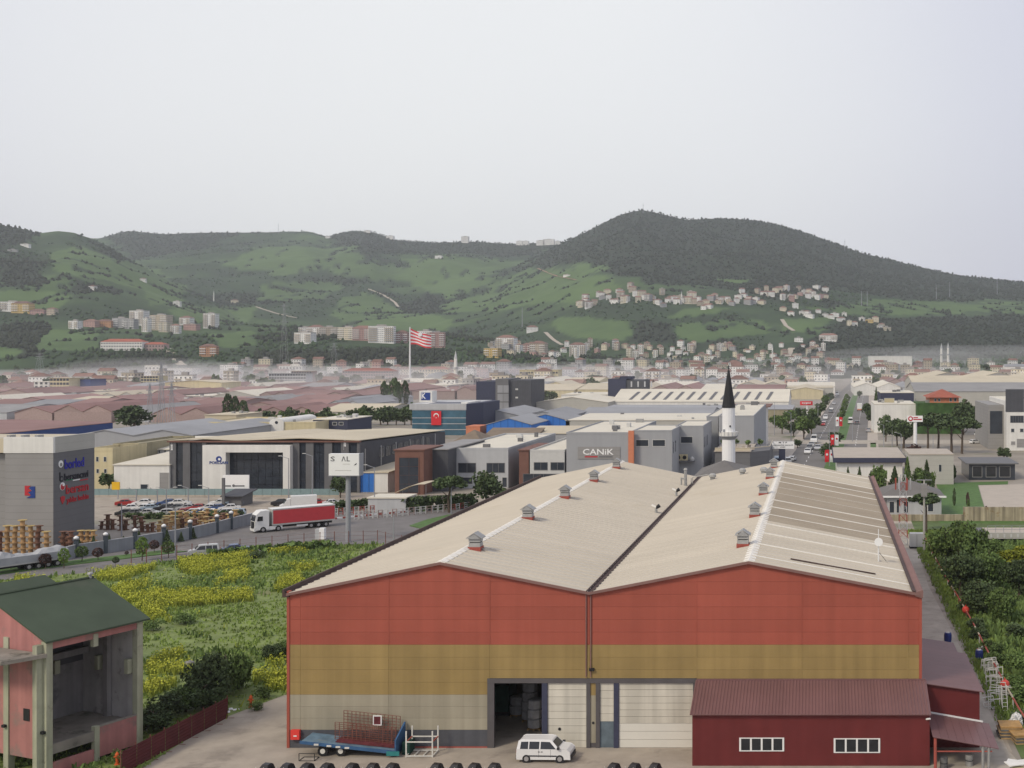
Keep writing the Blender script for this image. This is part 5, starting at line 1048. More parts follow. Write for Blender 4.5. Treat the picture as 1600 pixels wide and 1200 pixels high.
bld('house', 'light grey two storey works with four wide windows and a door', 'building', 701, 794, 703, 763, 50, 'pale_grey', 'flat', 'white_roof', side='mid_grey', par=.5, wins=[(716.5, 743, 724, 738, 'glass_mid', 'clad_dark', 1), (761, 788, 724, 738, 'glass_mid', 'clad_dark', 2), (785, 792, 746, 761), (722, 738, 746, 756)])
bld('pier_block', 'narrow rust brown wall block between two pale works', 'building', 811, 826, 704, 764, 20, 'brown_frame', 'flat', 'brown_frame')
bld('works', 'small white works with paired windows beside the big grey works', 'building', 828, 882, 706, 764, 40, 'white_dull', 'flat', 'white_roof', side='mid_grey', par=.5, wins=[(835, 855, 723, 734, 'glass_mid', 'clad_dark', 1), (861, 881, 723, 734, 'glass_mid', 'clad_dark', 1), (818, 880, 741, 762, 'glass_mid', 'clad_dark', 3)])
# the big grey works, stepping back in four blocks
tt, Y, x0, x1, z = bld('works', 'big grey works with white wordmark and upright red stripe', 'building', 885, 983, 678, 764, 46, 'mid_grey', 'flat', 'white_roof', side='mid_grey', par=.4)
box('sign_panel', MATS['clad_grey'], tt, XU(903, Y), XU(969, Y), Y-.15, Y-.002, ZV(717, Y), ZV(698, Y))
text('CANiK', 'lettering', MATS['logo_white'], tt, XU(959, Y)-XU(911, Y), 1.35, (XU(911, Y), Y-.151, ZV(710.5, Y)), ext=.08)
box('stripe', MATS['logo_red'], tt, XU(914, Y), XU(934, Y), Y-.2, Y-.151, ZV(714.5, Y), ZV(712.5, Y)); box('stripe', MATS['clad_dark'], tt, XU(936, Y), XU(957, Y), Y-.2, Y-.151, ZV(714.5, Y), ZV(712.5, Y))
box('red_stripe', MATS['orange_wall'], tt, XU(982, Y), XU(990.5, Y), Y-.35, Y+.5, .01, ZV(673, Y))
for ua, ub, vt, vb_, dp, ws, slits, lb in ((990.8, 1050, 674, 763, 20, [(994, 1013, 687.5, 697), (1020, 1039, 687.5, 697)], (1048, 1050.5), 'first step of the grey works with two wide dark windows'), (1056, 1099, 667, 752, 22, [(1064, 1082, 682.5, 692)], (1102, 1104, 1107), 'second step of the grey works with one window and an air unit'), (1104, 1122, 652, 736, 46, [], (), 'tall rear step of the grey works beside the minaret')):
    t2, Y2, a, b, z2 = bld('works_block', lb, 'building', ua, ub, vt, vb_, dp, 'mid_grey', 'flat', 'white_roof', side='mid_grey', wins=ws, par=.3)
    for i in range(len(slits)):
        y = Y2+2+i*4; MB().box(b+.032, b+.08, y, y+1.0, z2-5.2, z2-2.6).build('window', MATS['glass_mid'], t2)
    if 'air unit' in lb:
        yb_ = Y2-.1; sh = MB().box(XU(1055, yb_), XU(1086, yb_), yb_-1.6, yb_, ZV(721, yb_), ZV(719, yb_)).build('shelf', MATS['clad_dark'], t2)
        for q in (1056.5, 1066): 
            un = MB().box(XU(q, yb_), XU(q+9, yb_), yb_-1.3, yb_-.3, ZV(718.8, yb_), ZV(709.5, yb_)).build('air_unit', MATS['cream_wall'], t2); MB().wheel((XU(q+4.5, yb_), yb_-1.31, ZV(714, yb_)), .5, .06, 12).build('fan', MATS['black'], un)
        MB().lathe([(.5, 0), (.6, .5), (.1, 1.0)], 10, (XU(1082, yb_), yb_-.8, ZV(719, yb_))).build('air_tank', MATS['white_dull'], t2)
# ------------------------------------------------------------------ mosque: minaret and hipped roof
Ym = 232.0; xm = XU(1138.5, Ym)
MN = thing('minaret', 'white minaret with dark spire and ringed balcony', 'minaret', (xm, Ym, 0))
zb, zs, zt = ZV(683, Ym), ZV(637, Ym), ZV(577, Ym)
def ring(name, mat, prof, n=16): return MB().lathe(prof, n, (xm, Ym, 0)).build(name, MATS[mat], MN)
ring('shaft', 'logo_white', [(1.3, .01), (1.26, zb-.45)]); ring('balcony', 'mid_grey', [(1.27, zb-.45), (1.45, zb-.15), (1.84, zb+.2), (1.84, zb+.3)])
ring('parapet', 'white_wall', [(1.8, zb+.3), (1.8, zb+1.05)])
for i in range(16): q = i*math.pi/8; MB().box(-.04, .04, -.04, .04, zb+.3, zb+1.1).build('baluster', MATS['white_dull'], MN, world=False).location = (1.84*math.cos(q), 1.84*math.sin(q), 0)
ring('upper_shaft', 'logo_white', [(1.22, zb+.31), (1.22, zs)]); ring('spire', 'black', [(1.3, zs+.01), (.98, zs+2), (.52, zs+5), (.2, zt-.2)], 14)
ring('finial', 'black', [(.07, zt-.2), (.07, zt+.1), (.2, zt+.25), (.06, zt+.4), (.14, zt+.52), (.02, zt+.8)], 8)
for q in (-1.5, -.8): MB().lathe([(.2, 0), (.2, .55)], 8, (xm+q, Ym-1.05, zb+1.0)).build('loudspeaker', MATS['pole_grey'], MN)
MB().box(xm+.25, xm+.5, Ym-1.27, Ym-1.1, ZV(667, Ym), ZV(664, Ym)).build('slit_window', MATS['black'], MN)
M('mosque_roof', (.155, .145, .135), var=.1, scale=.2)
bld('mosque', 'mosque with low grey hipped roof at the minaret foot', 'mosque', 1078, 1168, 752, 812, 24, 'white_wall', 'hip', 'mosque_roof', 2.6, Y=Ym-20)
# terrace building behind the minaret and its tall wall
tt, Y, x0, x1, z = bld('restaurant', 'dark grey building with a planted curved roof terrace behind the minaret', 'building', 1117, 1172, 706, 752, 26, 'clad_dark', 'flat', 'paving')
MB().prism([(x1+.01, Y+.3, .01), (x1+4.5, Y+6, .01), (x1+4.5, Y+26, .01), (x1+.01, Y+26, .01)], (0, 0, z-.1)).build('curved_wing', MATS['clad_dark'], tt)
MB().path([(x0, Y, z+.9), (x1, Y, z+.9), (x1+4.5, Y+6, z+.9), (x1+4.5, Y+26, z+.9)], .12).box(x0, x1, Y-.05, Y, z+.26, z+.8).build('terrace_rail', MATS['beige_roof'], tt)
for i in range(7): MB().box(x0+1+i*1.3, x0+1.7+i*1.3, Y+3+i % 3*3, Y+4+i % 3*3, z+.25, z+1.0).build('terrace_table', MATS['paving'], tt)
for i in range(4): g = Vector((x0+1.5+i*3, Y+8+3*(i % 2), z+.25)); tree('potted_plant', 'potted shrub on the roof terrace behind the minaret, %s' % ('nearest the shaft', 'second along', 'third along', 'by the terrace corner')[i], 'plant', g, 2.2, .8, 'round', 'leaf_mid', 160, .35, i)
bld('hall', 'long grey hall with small slit windows behind the minaret', 'building', 1123, 1178, 651, 738, 70, 'mid_grey', 'flat', 'white_roof', side='mid_grey', par=.3)
bld('pavilion', 'white rooftop pavilion with brown eaves behind the minaret', 'building', 1147, 1196, 636, 700, 20, 'white_wall', 'flat', 'brown_frame', wins=[(1152, 1162, 638, 644), (1174, 1182, 637, 643)], over=1.6)
# ------------------------------------------------------------------ signs, billboard
def g2(u, v): return G(u, v)
p = G(544, 847); Y = p.y
t = thing('billboard', 'big white billboard on a grey steel pole by the field', 'billboard', tuple(p))
MB().tube((p.x, Y, .01), (p.x, Y, ZV(741, Y)), .42, .38, 12).build('pole', MATS['pole_grey'], t)
a, b, z0, z1 = XU(517, Y), XU(564, Y), ZV(742, Y), ZV(708.5, Y); box('board', MATS['logo_white'], t, a, b, Y-.9, Y+.3, z0, z1); box('board_edge', MATS['pole_grey'], t, b+.002, b+.1, Y-.88, Y+.9, z0-.05, z1+.05); box('board_edge', MATS['pole_grey'], t, a-.05, b+.05, Y-.95, Y+.4, z0-.12, z0-.002)
for s, ua, ub in (('S', 520, 526.5), ('Λ', 537, 543.5), ('L', 545, 550)): text(s, 'lettering', MATS['clad_dark'], t, XU(ub, Y)-XU(ua, Y), .8, (XU(ua, Y), Y-.901, ZV(720, Y)), ext=.03)
MB().prism([(XU(556, Y), Y-.93, ZV(726.5, Y)), (XU(558, Y), Y-.93, ZV(724.5, Y)), (XU(561, Y), Y-.93, ZV(722.6, Y)), (XU(559.5, Y), Y-.93, ZV(725.5, Y))], (0, .028, 0)).build('emblem', MATS['black'], t)
box('print_line', MATS['clad_light'], t, XU(527, Y), XU(552, Y), Y-.915, Y-.901, ZV(734.6, Y), ZV(734, Y)); box('print_line', MATS['clad_light'], t, XU(539, Y), XU(550, Y), Y-.915, Y-.901, ZV(724.6, Y), ZV(724, Y))
Y = YB(737); t = thing('sign_board', 'white sign board with dark lettering on a blue grey mast', 'sign', (XU(1222, Y), Y, 0))
box('mast', MATS['navy'], t, XU(1217, Y), XU(1227, Y), Y-.4, Y+.4, .01, ZV(701, Y)); a, b, z0, z1 = XU(1206.5, Y), XU(1241, Y), ZV(701, Y), ZV(689.5, Y); box('board', MATS['logo_white'], t, a, b, Y-.6, Y-.41, z0, z1)
text('M T P', 'lettering', MATS['logo_black'], t, 2.2, .42, (XU(1217, Y), Y-.601, ZV(692.5, Y)), ext=.03); text('ORGANİZE SANAYİ', 'lettering', MATS['logo_black'], t, XU(1239, Y)-XU(1208, Y), .42, (XU(1208, Y), Y-.601, ZV(696.3, Y)), ext=.03); text('1997', 'lettering', MATS['logo_black'], t, 1.3, .4, (XU(1219.5, Y), Y-.601, ZV(699.8, Y)), ext=.03)
Y = YB(713); t = thing('sign_board', 'white board with red emblem on a white round pole by the pines', 'sign', (XU(1430, Y), Y, 0))
MB().tube((XU(1430, Y), Y, .01), (XU(1430, Y), Y, ZV(659, Y)), .55, n=12).build('pole', MATS['logo_white'], t); box('board', MATS['logo_white'], t, XU(1417, Y), XU(1441.5, Y), Y-.7, Y-.3, ZV(659, Y), ZV(649.5, Y))
MB().wheel((XU(1422.5, Y), Y-.72, ZV(654, Y)), .75, .05, 14).build('emblem', MATS['logo_red'], t); MB().wheel((XU(1422.5, Y), Y-.75, ZV(654, Y)), .4, .05, 12).build('emblem', MATS['logo_white'], t)
box('print_line', MATS['logo_red'], t, XU(1427, Y), XU(1434, Y), Y-.74, Y-.701, ZV(653, Y), ZV(651.5, Y)); box('print_line', MATS['logo_red'], t, XU(1427, Y), XU(1440, Y), Y-.74, Y-.701, ZV(656, Y), ZV(654.2, Y))
Y = YB(652); t = thing('sign_board', 'red roadside sign on a white pole among dark trees', 'sign', (XU(1260, Y), Y, 0))
MB().tube((XU(1261, Y), Y, .01), (XU(1261, Y), Y, ZV(634, Y)), .35, n=8).build('pole', MATS['logo_white'], t); MB().lathe([(1, -.5), (1, .5)], 16).build('board', MATS['flag_red'], t, world=False).matrix_local = Matrix.Translation((0, 0, ZV(630, Y))) @ Matrix.Diagonal((3.0, .5, 1.9, 1)); text('aygaz', 'lettering', MATS['logo_white'], t, 4.4, .9, (XU(1260, Y)-2.2, Y-.55, ZV(631.5, Y)), ext=.1)
# ------------------------------------------------------------------ the highway's right side
tt, Y, x0, x1, z = bld('showroom', 'low white pavilion with thick navy roof band beside the highway', 'building', 1308, 1410, 724, 752, 30, 'white_wall', 'flat', 'paving', over=.1)
MB().box(x0-1.0, x1+1.0, Y-1.0, Y+31, z+.252, ZV(715, Y)).build('roof_band', MATS['navy'], tt); MB().box(x0-.8, x1+.8, Y-.8, Y+30.8, ZV(715, Y)+.002, ZV(715, Y)+.06).build('roof_top', MATS['paving'], tt)
bld('house', 'plain pale flat roofed house with one slim window', 'house', 1421, 1490, 711, 757, 16, 'clad_light', 'flat', 'paving', over=.1, wins=[(1467, 1471, 726, 737)])
bld('pavilion', 'dark glazed pavilion with thick grey roof near the lawn', 'building', 1514, 1586, 725, 750, 16, 'glass_mid', 'flat', 'clad_dark', over=.8, wins=[(1520, 1534, 729, 745, 'glass_dark', 'clad_grey'), (1541, 1556, 729, 745, 'glass_dark', 'clad_grey'), (1562, 1578, 729, 745, 'glass_dark', 'clad_grey')])
tt, Y, x0, x1, z = bld('office', 'modern white office block with dark corner cladding at the junction', 'building', 1573, 1720, 629, 704, 40, 'white_wall', 'flat', 'white_roof', par=.5, wins=[(1579, 1599, 650, 660, 'glass_mid', 'clad_dark', 4), (1605, 1640, 650, 660, 'glass_mid', 'clad_dark', 5), (1580, 1584.5, 670, 675), (1594, 1599, 670, 675), (1580, 1586, 690, 695, 'clad_grey'), (1589, 1606, 686, 699, 'clad_grey'), (1605, 1610, 670, 675)])
MB().box(x0-5, x0-.01, Y+6, Y+40, .01, z-1).build('side_wing', MATS['clad_grey'], tt); MB().box(x0-.08, x0+5.5, Y-.09, Y+2, z-3, z+4.2).build('dark_corner', MATS['steel_dark'], tt); box('pane', MATS['glass_mid'], tt, x0-4.5, x0-.5, Y+5.9, Y+5.99, 5, z-3)
Y = Y
bld('house', 'ivy covered building below the terracotta hip roofed house', 'building', 1433, 1502, 631, 678, 18, 'ivy', 'flat', 'ivy', over=.1)
tt = bld('house', 'terracotta hip roofed orange house above the ivy covered building', 'house', 1453, 1498, 621, 672, 18, 'orange_wall', 'hip', 'tile_red', 3.0, [(1460, 1463, 623, 627), (1466, 1469, 623, 627), (1484, 1487, 622, 627), (1491, 1494, 622, 627)], over=1.2, Y=YB(678)+4)[0]
bld('warehouse', 'low white walled depot with sign plate beside the ivy building', 'building', 1366, 1431, 632, 676, 30, 'white_wall', 'flat', 'white_roof', over=.1, wins=[(1382, 1397, 622.5, 629, 'cream_wall')])
bld('warehouse', 'navy clad hall behind the low white depot', 'building', 1376, 1428, 614, 658, 30, 'navy', 'flat', 'white_roof', over=.1)
bld('factory', 'huge white factory with stepped pale roofs beyond the ivy building', 'building', 1430, 1760, 612, 652, 60, 'clad_light', 'gx', 'roof_grey', 3.5)
bld('factory', 'grey roofed factory ridge behind the huge white factory', 'building', 1426, 1720, 599, 628, 70, 'clad_light', 'gx', 'beige_roof', 4)
bld('factory', 'long pale factory with triple low gables furthest up the highway', 'building', 1440, 1680, 592, 612, 90, 'clad_grey', 'gy', 'beige_roof', 5, nb=3)
# guard house with hipped roof, gantry mast, cabinets near the path
tt, Y, x0, x1, z = bld('guard_house', 'guard house with grey hipped roof and bright white eaves', 'house', 1376, 1471, 776, 806, 12, 'pale_grey', 'hip', 'mosque_roof', 2.6, wins=[(1380, 1386, 780, 801, 'clad_grey'), (1390, 1397, 784, 801), (1401, 1406, 781, 801), (1412, 1419, 784, 801), (1450, 1458, 782, 799)], over=.8)
MB().box(x0-.85, x1+.85, Y-.9, Y-.82, z-.1, z+.25).build('eaves_board', MATS['logo_white'], tt)
p = G(1411, 852); t = thing('lattice_mast', 'red and white lattice mast with aerial panels by the path', 'mast', tuple(p)); h = 31.8-(742-548)/((852-548)/31.8); hw = .75
for i in range(9):
    z0, z1 = h*i/9, h*(i+1)/9; w0, w1 = hw*(1-.45*i/9), hw*(1-.45*(i+1)/9); mb = MB(); c0 = [(-w0, -w0), (w0, -w0), (w0, w0), (-w0, w0)]; c1 = [(-w1, -w1), (w1, -w1), (w1, w1), (-w1, w1)]
    for j in range(4):
        a, b = c0[j], c1[j]; a2, b2 = c0[(j+1) % 4], c1[(j+1) % 4]; mb.tube((*a, z0), (*b, z1), .055, n=4).tube((*a, z0), (*b2, z1), .03, n=4).tube((*a2, z0), (*b, z1), .03, n=4).tube((*b, z1), (*b2, z1), .03, n=4)
    mb.build('lattice_section', MATS['vent_red'] if i % 2 else MATS['pale_grey'], t, world=False)
for i in range(6):
    q = i*math.pi/3; MB().box(-.12, .12, -.06, .06, h-2.4, h-.5).build('aerial', MATS['vent_red'] if i % 2 else MATS['pale_grey'], t, world=False).matrix_local = Matrix.Rotation(q, 4, 'Z') @ Matrix.Translation((1.2, 0, 0))
p = G(1444, 862); t = thing('lamp_mast', 'tall concrete lamp mast with a crossbar beside the white cabinet', 'mast', tuple(p)); h = 31.8-(750-548)/((862-548)/31.8)
MB().tube((0, 0, .01), (0, 0, h), .2, .13, 8).build('pole', MATS['clad_light'], t, world=False); MB().box(-1.2, 1.2, -.06, .06, h-.06, h+.06).build('crossbar', MATS['pole_grey'], t, world=False); MB().box(-.45, .45, -.5, .5, h-2.6, h-.6).build('lamp_cage', MATS['clad_grey'], t, world=False)
p = G(1432, 856); t = thing('cabinet', 'pale grey equipment cabinet standing by the lamp mast', 'cabinet', tuple(p)); MB().box(-1.1, 1.1, -.8, .8, .3, 2.4).build('body', MATS['pale_grey'], t, world=False); MB().box(-1.15, 1.15, -.85, .85, .01, .299).build('foot', MATS['black'], t, world=False); MB().box(-.02, .02, -.83, -.801, .4, 2.3).build('door_seam', MATS['clad_dark'], t, world=False)
# retaining wall, footbridge over the stream
M('stained_concrete', (.36, .31, .22), var=.15, scale=.5, streak=.45, dirt=((.20, .12, .04), .6, .58))
t = thing('retaining_wall', 'stained concrete retaining wall below the lawn', 'wall', (XU(1560, 226), 226, 0))
for i in range(9): a, b = XU(1385+i*40, 227), XU(1385+(i+1)*40, 227); MB().box(a+.02, b-.02, 227, 227.5, .01, 2.6 if i > 2 else 1.2).build('panel', MATS['stained_concrete'], t)
t = thing('bridge', 'low concrete bridge with thin railing over the stream', 'bridge', (XU(1600, 200), 200, 0)); Yb = 200
x0, x1 = XU(1543, Yb), XU(1720, Yb); box('deck', MATS['paving'], t, x0, x1, Yb, Yb+7, 1.1, 1.7); box('edge_beam', MATS['clad_light'], t, x0, x1, Yb-.3, Yb-.002, .9, 1.9); box('abutment', MATS['clad_dark'], t, x0-1, x0-.01, Yb, Yb+7, .03, 1.7)
for i in range(15): x = x0+i*(x1-x0)/14; MB().tube((x, Yb, 1.9), (x, Yb, 3.0), .04, n=5).build('railing_post', MATS['pole_grey'], t)
for z in (2.4, 3.0): MB().tube((x0, Yb, z), (x1, Yb, z), .035, n=5).build('railing_bar', MATS['pole_grey'], t)
for i in range(17): x = x0+.4+i*(x1-x0)/17; MB().box(x, x+.3, Yb-.34, Yb-.301, 1.1, 1.7).build('baluster', MATS['white_dull'], t)
# red and white rail along the path, and what is stored along it
t = thing('barrier_rail', 'long rusty barrier rail edging the grass along the path', 'fence', (17, 130, 0)); pts = []
for i in range(27):
    y = 96+i*4; x = 17.2-.35*math.sin(i*.4)*.3+ (0 if y > 104 else (104-y)*.03); pts.append((x, y)); MB().tube((x, y, .01), (x, y, 1.0), .06, n=5).build('post', MATS['steel_pale'] if i % 2 else MATS['rust'], t)
for i, (a, b) in enumerate(zip(pts, pts[1:])): MB().tube((*a, .95), (*b, .95), .09, n=6).build('rail', MATS['vent_red'] if i % 3 else MATS['beige_roof'], t)
M('barrel_blue', (.02, .035, .16), var=.15, rough=.4); M('ball_red', (.62, .07, .05), rough=.4, var=.05); M('tan_wood', (.40, .24, .09), var=.25, scale=2, orand=.2)
def sph(name, mat, t, r, z): MB().lathe([(.02, z-r), (r*.5, z-r*.87), (r*.87, z-r*.5), (r, z), (r*.87, z+r*.5), (r*.5, z+r*.87), (.02, z+r)], 14).build(name, MATS[mat], t, world=False)
for u, v, lb in ((1509, 966, 'red round buoy on the rail beside the bushes'), (1570, 1086, 'red round buoy on pale frames beside the ladder')):
    t = thing('buoy', lb, 'buoy', tuple(G(u, v)+Vector((0, 0, .9)))); sph('body', 'ball_red', t, .45, .1); MB().lathe([(.06, .5), (.06, .7)], 8).build('neck', MATS['ball_red'], t, world=False)
for u, v, lb in ((1481, 1003, 'small blue barrel by the wing end'), (1530, 1031, 'blue barrel stored at the end of the barrier rail')):
    t = thing('barrel', lb, 'barrel', tuple(G(u, v)+Vector((0, 0, .01)))); MB().lathe([(.36, 0), (.42, .25), (.42, .75), (.36, 1.0)], 12).build('body', MATS['barrel_blue'], t, world=False); MB().lathe([(.2, 1.0), (.2, 1.06)], 10).build('lid', MATS['steel_pale'], t, world=False)
t = thing('tank', 'white and red round cover lying beside the blue barrel', 'tank', tuple(G(1537, 1018)+Vector((0, 0, .01)))); MB().lathe([(.7, 0), (.7, .3)], 14).build('body', MATS['flag_red'], t, world=False); MB().lathe([(.65, .3), (.5, .5), (.1, .58)], 14).build('lid', MATS['logo_white'], t, world=False)
rj = random.Random(4)
def frame_heap(lb, u, v, n, spread):
    g = G(u, v); t = thing('frame_stack', lb, 'frame', tuple(g+Vector((0, 0, .02))), 0, 'pale steel frames stored by the rail')
    for i in range(n):
        x, y, a = rj.uniform(-spread, spread), rj.uniform(-spread*2, spread*2), rj.uniform(-.6, .6); c = Vector((x, y, .05)); e = Vector((math.cos(a), math.sin(a), 0))*rj.uniform(.4, .7); h = Vector((rj.uniform(-.15, .15), rj.uniform(-.2, .2), rj.uniform(.7, 1.6)))
        MB().path([c-e, c+e, c+e+h, c-e+h, c-e], .045, 4).tube(c-e+h*.5, c+e+h*.5, .04, n=4).build('frame_bar', MATS['steel_pale'], t, world=False)
for u, v, n, s, lb in ((1548, 1052, 7, .55, 'pale steel frames heaped first beside the blue barrel'), (1555, 1070, 8, .6, 'pale steel frames heaped between barrel and buoy'), (1563, 1090, 6, .5, 'pale steel frames below the lower red buoy'), (1552, 1108, 3, .3, 'few pale frames standing before the ladder')): frame_heap(lb, u, v, n, s)
t = thing('ladder', 'silver ladder leaning by the tan wood stack', 'ladder', tuple(G(1570, 1112)))
for s in (-.22, .22): MB().tube((s, -.3, .02), (s, .6, 2.2), .035, n=5).build('rail', MATS['steel_pale'], t, world=False)
for i in range(7): f = (i+.5)/7; MB().tube((-.22, -.3+.9*f, .02+2.18*f), (.22, -.3+.9*f, .02+2.18*f), .025, n=5).build('rung', MATS['steel_pale'], t, world=False)
for k_, (u, v, n, lb) in enumerate(((1577, 1150, 8, 'weathered plank stack topped with tan boards beside the ladder'), (1598, 1158, 6, 'lower plank stack behind the tan topped one'))):
    t = thing('timber', lb, 'timber', tuple(G(u, v)), .15*k_)
    for i in range(n):
        MB().box(-.9+rj.uniform(-.1, .1), .9+rj.uniform(-.1, .1), -.9, .9, .02+i*.13, .12+i*.13).build('plank', MATS['tan_wood'] if i == n-1 else MATS['scrap'] if i % 2 else MATS['pallet_wood'], t, world=False)
t = thing('scrap_bag', 'torn pale sack on the weathered plank stack', 'sack', tuple(G(1590, 1140)+Vector((0, .5, .1)))); o = link('body', crown('ball', 420, .4, 1), MATS['logo_white'], t, (0, 0, .4), scale=(.5, .4, .7))
t = thing('panel_heap', 'heap of cream offcuts at the canopy corner', 'heap', tuple(G(1600, 1212)))
for i in range(9): MB().box(-1.2+rj.uniform(-.3, .3), 1.2+rj.uniform(-.3, .3), -.5, .5, .1+i*.11, .17+i*.11).build('offcut', MATS['white_wall'] if i % 3 else MATS['cream_wall'], t, world=False).rotation_euler = (0, rj.uniform(-.06, .06), rj.uniform(-.5, .5))
t = thing('workbench', 'blue topped bench beside the warehouse flank', 'bench', (9.4, 111, 0)); MB().box(-1, 1.3, -.5, .5, .8, .9).build('top', MATS['blue'], t, world=False)
for x in (-.9, 1.2):
    for y in (-.4, .4): MB().box(x-.05, x+.05, y-.05, y+.05, .01, .8).build('leg', MATS['rust'], t, world=False)
t = thing('frame_stack', 'cream scrap frames beside the blue topped bench', 'frame', (9.6, 117, 0), 0)
for i in range(5): MB().path([(-.8+i*.3, -.6, .02), (-.8+i*.35, .6, .02), (-.7+i*.3, .6, 1.0+.1*i), (-.8+i*.3, -.6, 1.1), (-.8+i*.3, -.6, .02)], .05, 4).build('frame_bar', MATS['cream_wall'], t, world=False)
# ------------------------------------------------------------------ blue glass office with the hung flag, dark blocks, roofs of the estate
tt, Y, x0, x1, z = bld('office', 'blue glazed office with a red flag hung on its front', 'building', 644, 728, 641, 680, 36, 'blue_glass', 'flat', 'pale_grey', over=.1)
box('parapet_band', MATS['pale_grey'], tt, x0-1, x1+.1, Y-.2, Y+36, z+.26, z+2.4)
for i in range(3): box('floor_band', MATS['pale_grey'], tt, x0-.1, x1+.05, Y-.12, Y-.003, z-3.0-2.2*i, z-2.75-2.2*i)
MB().prism([(x1+.01, Y, .01), (x1+3.2, Y+12, .01), (x1+3.2, Y+36, .01), (x1+.01, Y+36, .01)], (0, 0, z+2.3)).build('angled_wing', MATS['navy'], tt)
MB().box(XU(656, Y), XU(664, Y), Y+2, Y+14, z+2.41, ZV(632, Y)).box(XU(718, Y), XU(728, Y), Y+2, Y+20, z+2.41, ZV(629, Y)).build('roof_block', MATS['white_wall'], tt)
MB().box(XU(664, Y)+.02, XU(718, Y)-.02, Y+3.5, Y+14, z+2.41, ZV(634, Y)).build('roof_storey', MATS['navy'], tt); MB().box(XU(660, Y), XU(720, Y), Y+1, Y+15, ZV(634, Y)+.01, ZV(631.5, Y)).build('roof_canopy', MATS['greyblue_roof'], tt)
MB().box(XU(655, Y+15), XU(675, Y+15), Y+15.1, Y+21, z+2.41, ZV(611, Y+15)).build('sign_tower', MATS['white_wall'], tt)
MB().box(XU(658, Y+15), XU(672, Y+15), Y+14.9, Y+15.08, ZV(625, Y+15), ZV(613.5, Y+15)).build('sign_panel', MATS['logo_blue'], tt)
text('K', 'lettering', MATS['logo_white'], tt, 1.6, 2.2, (XU(659, Y+15), Y+14.89, ZV(623, Y+15)), ext=.1)
ya = Y-.5; fl = thing('hung_flag', 'red flag with white crescent and star hung on the blue office', 'flag', (XU(682, Y), ya, z)); a, b, z0, z1 = XU(674.5, Y), XU(690, Y), ZV(664, Y), ZV(642, Y)
box('cloth', MATS['flag_red'], fl, a, b, ya-.06, ya, z0, z1); xm, zm, r = (a+b)/2, z0+(z1-z0)*.66, (b-a)*.27
def crescent(par, xm, y, zm, r, up=True, nm='crescent'):
    o = [(xm+r*math.cos(q), y, zm+r*math.sin(q)) for q in np.linspace(R(-40), R(220), 16)]; i_ = [(xm+r*.78*math.cos(q), y, zm-r*.24+r*.78*math.sin(q)) for q in np.linspace(R(215), R(-35), 14)]
    mb = MB(); n = min(len(o), len(i_)); ii = i_[::-1]
    for k in range(n-1): mb.poly([o[k], o[k+1], ii[k+1], ii[k]])
    for k in range(5): q = R(90+72*k); mb.poly([(xm, y, zm-r*.75), (xm+r*.1*math.cos(q-.6), y, zm-r*.75+r*.1*math.sin(q-.6)), (xm+r*.3*math.cos(q), y, zm-r*.75+r*.3*math.sin(q)), (xm+r*.1*math.cos(q+.6), y, zm-r*.75+r*.1*math.sin(q+.6))])
    return mb.build(nm, MATS['flag_white'], par)
crescent(fl, xm, ya-.07, zm, r)
tt, Y, x0, x1, z = bld('office', 'dark slate office block with a glazed stair bay', 'building', 744, 775, 597, 650, 30, 'navy', 'flat', 'navy', over=.05)
MB().box(x1+.01, XU(795, Y), Y-1, Y+24, .01, ZV(592, Y)).build('stair_bay', MATS['clad_dark'], tt); MB().box(XU(795, Y)+.01, XU(829, Y), Y+.5, Y+30, .01, ZV(594, Y)).build('rear_wing', MATS['steel_dark'], tt)
for i in range(2):
    for j in range(3): a = x1+1+i*(XU(793, Y)-x1)/2; box('pane', MATS['greyblue_roof'], tt, a, a+2.6, Y-1.06, Y-1.003, 3+j*4.2, 6.6+j*4.2)
for va in (607, 620): box('window', MATS['white_dull'], tt, XU(805, Y), XU(809, Y), Y+.42, Y+.498, ZV(va+2.5, Y), ZV(va, Y))
tt, Y, x0, x1, z = bld('office', 'smaller dark slate block with slit windows beyond the long roofs', 'building', 950, 978, 593, 640, 26, 'navy', 'flat', 'navy', over=.05)
MB().box(x1+.01, XU(1005, Y), Y+.6, Y+26, .01, z-.4).build('rear_wing', MATS['steel_dark'], tt); MB().box(x1-4, x1+3, Y+4, Y+12, z+.26, z+1.6).build('lift_head', MATS['navy'], tt)
for i in range(4): box('window', MATS['pale_grey'], tt, x1+2.5+i*3.6, x1+3.3+i*3.6, Y+.53, Y+.598, z-4, z-1)
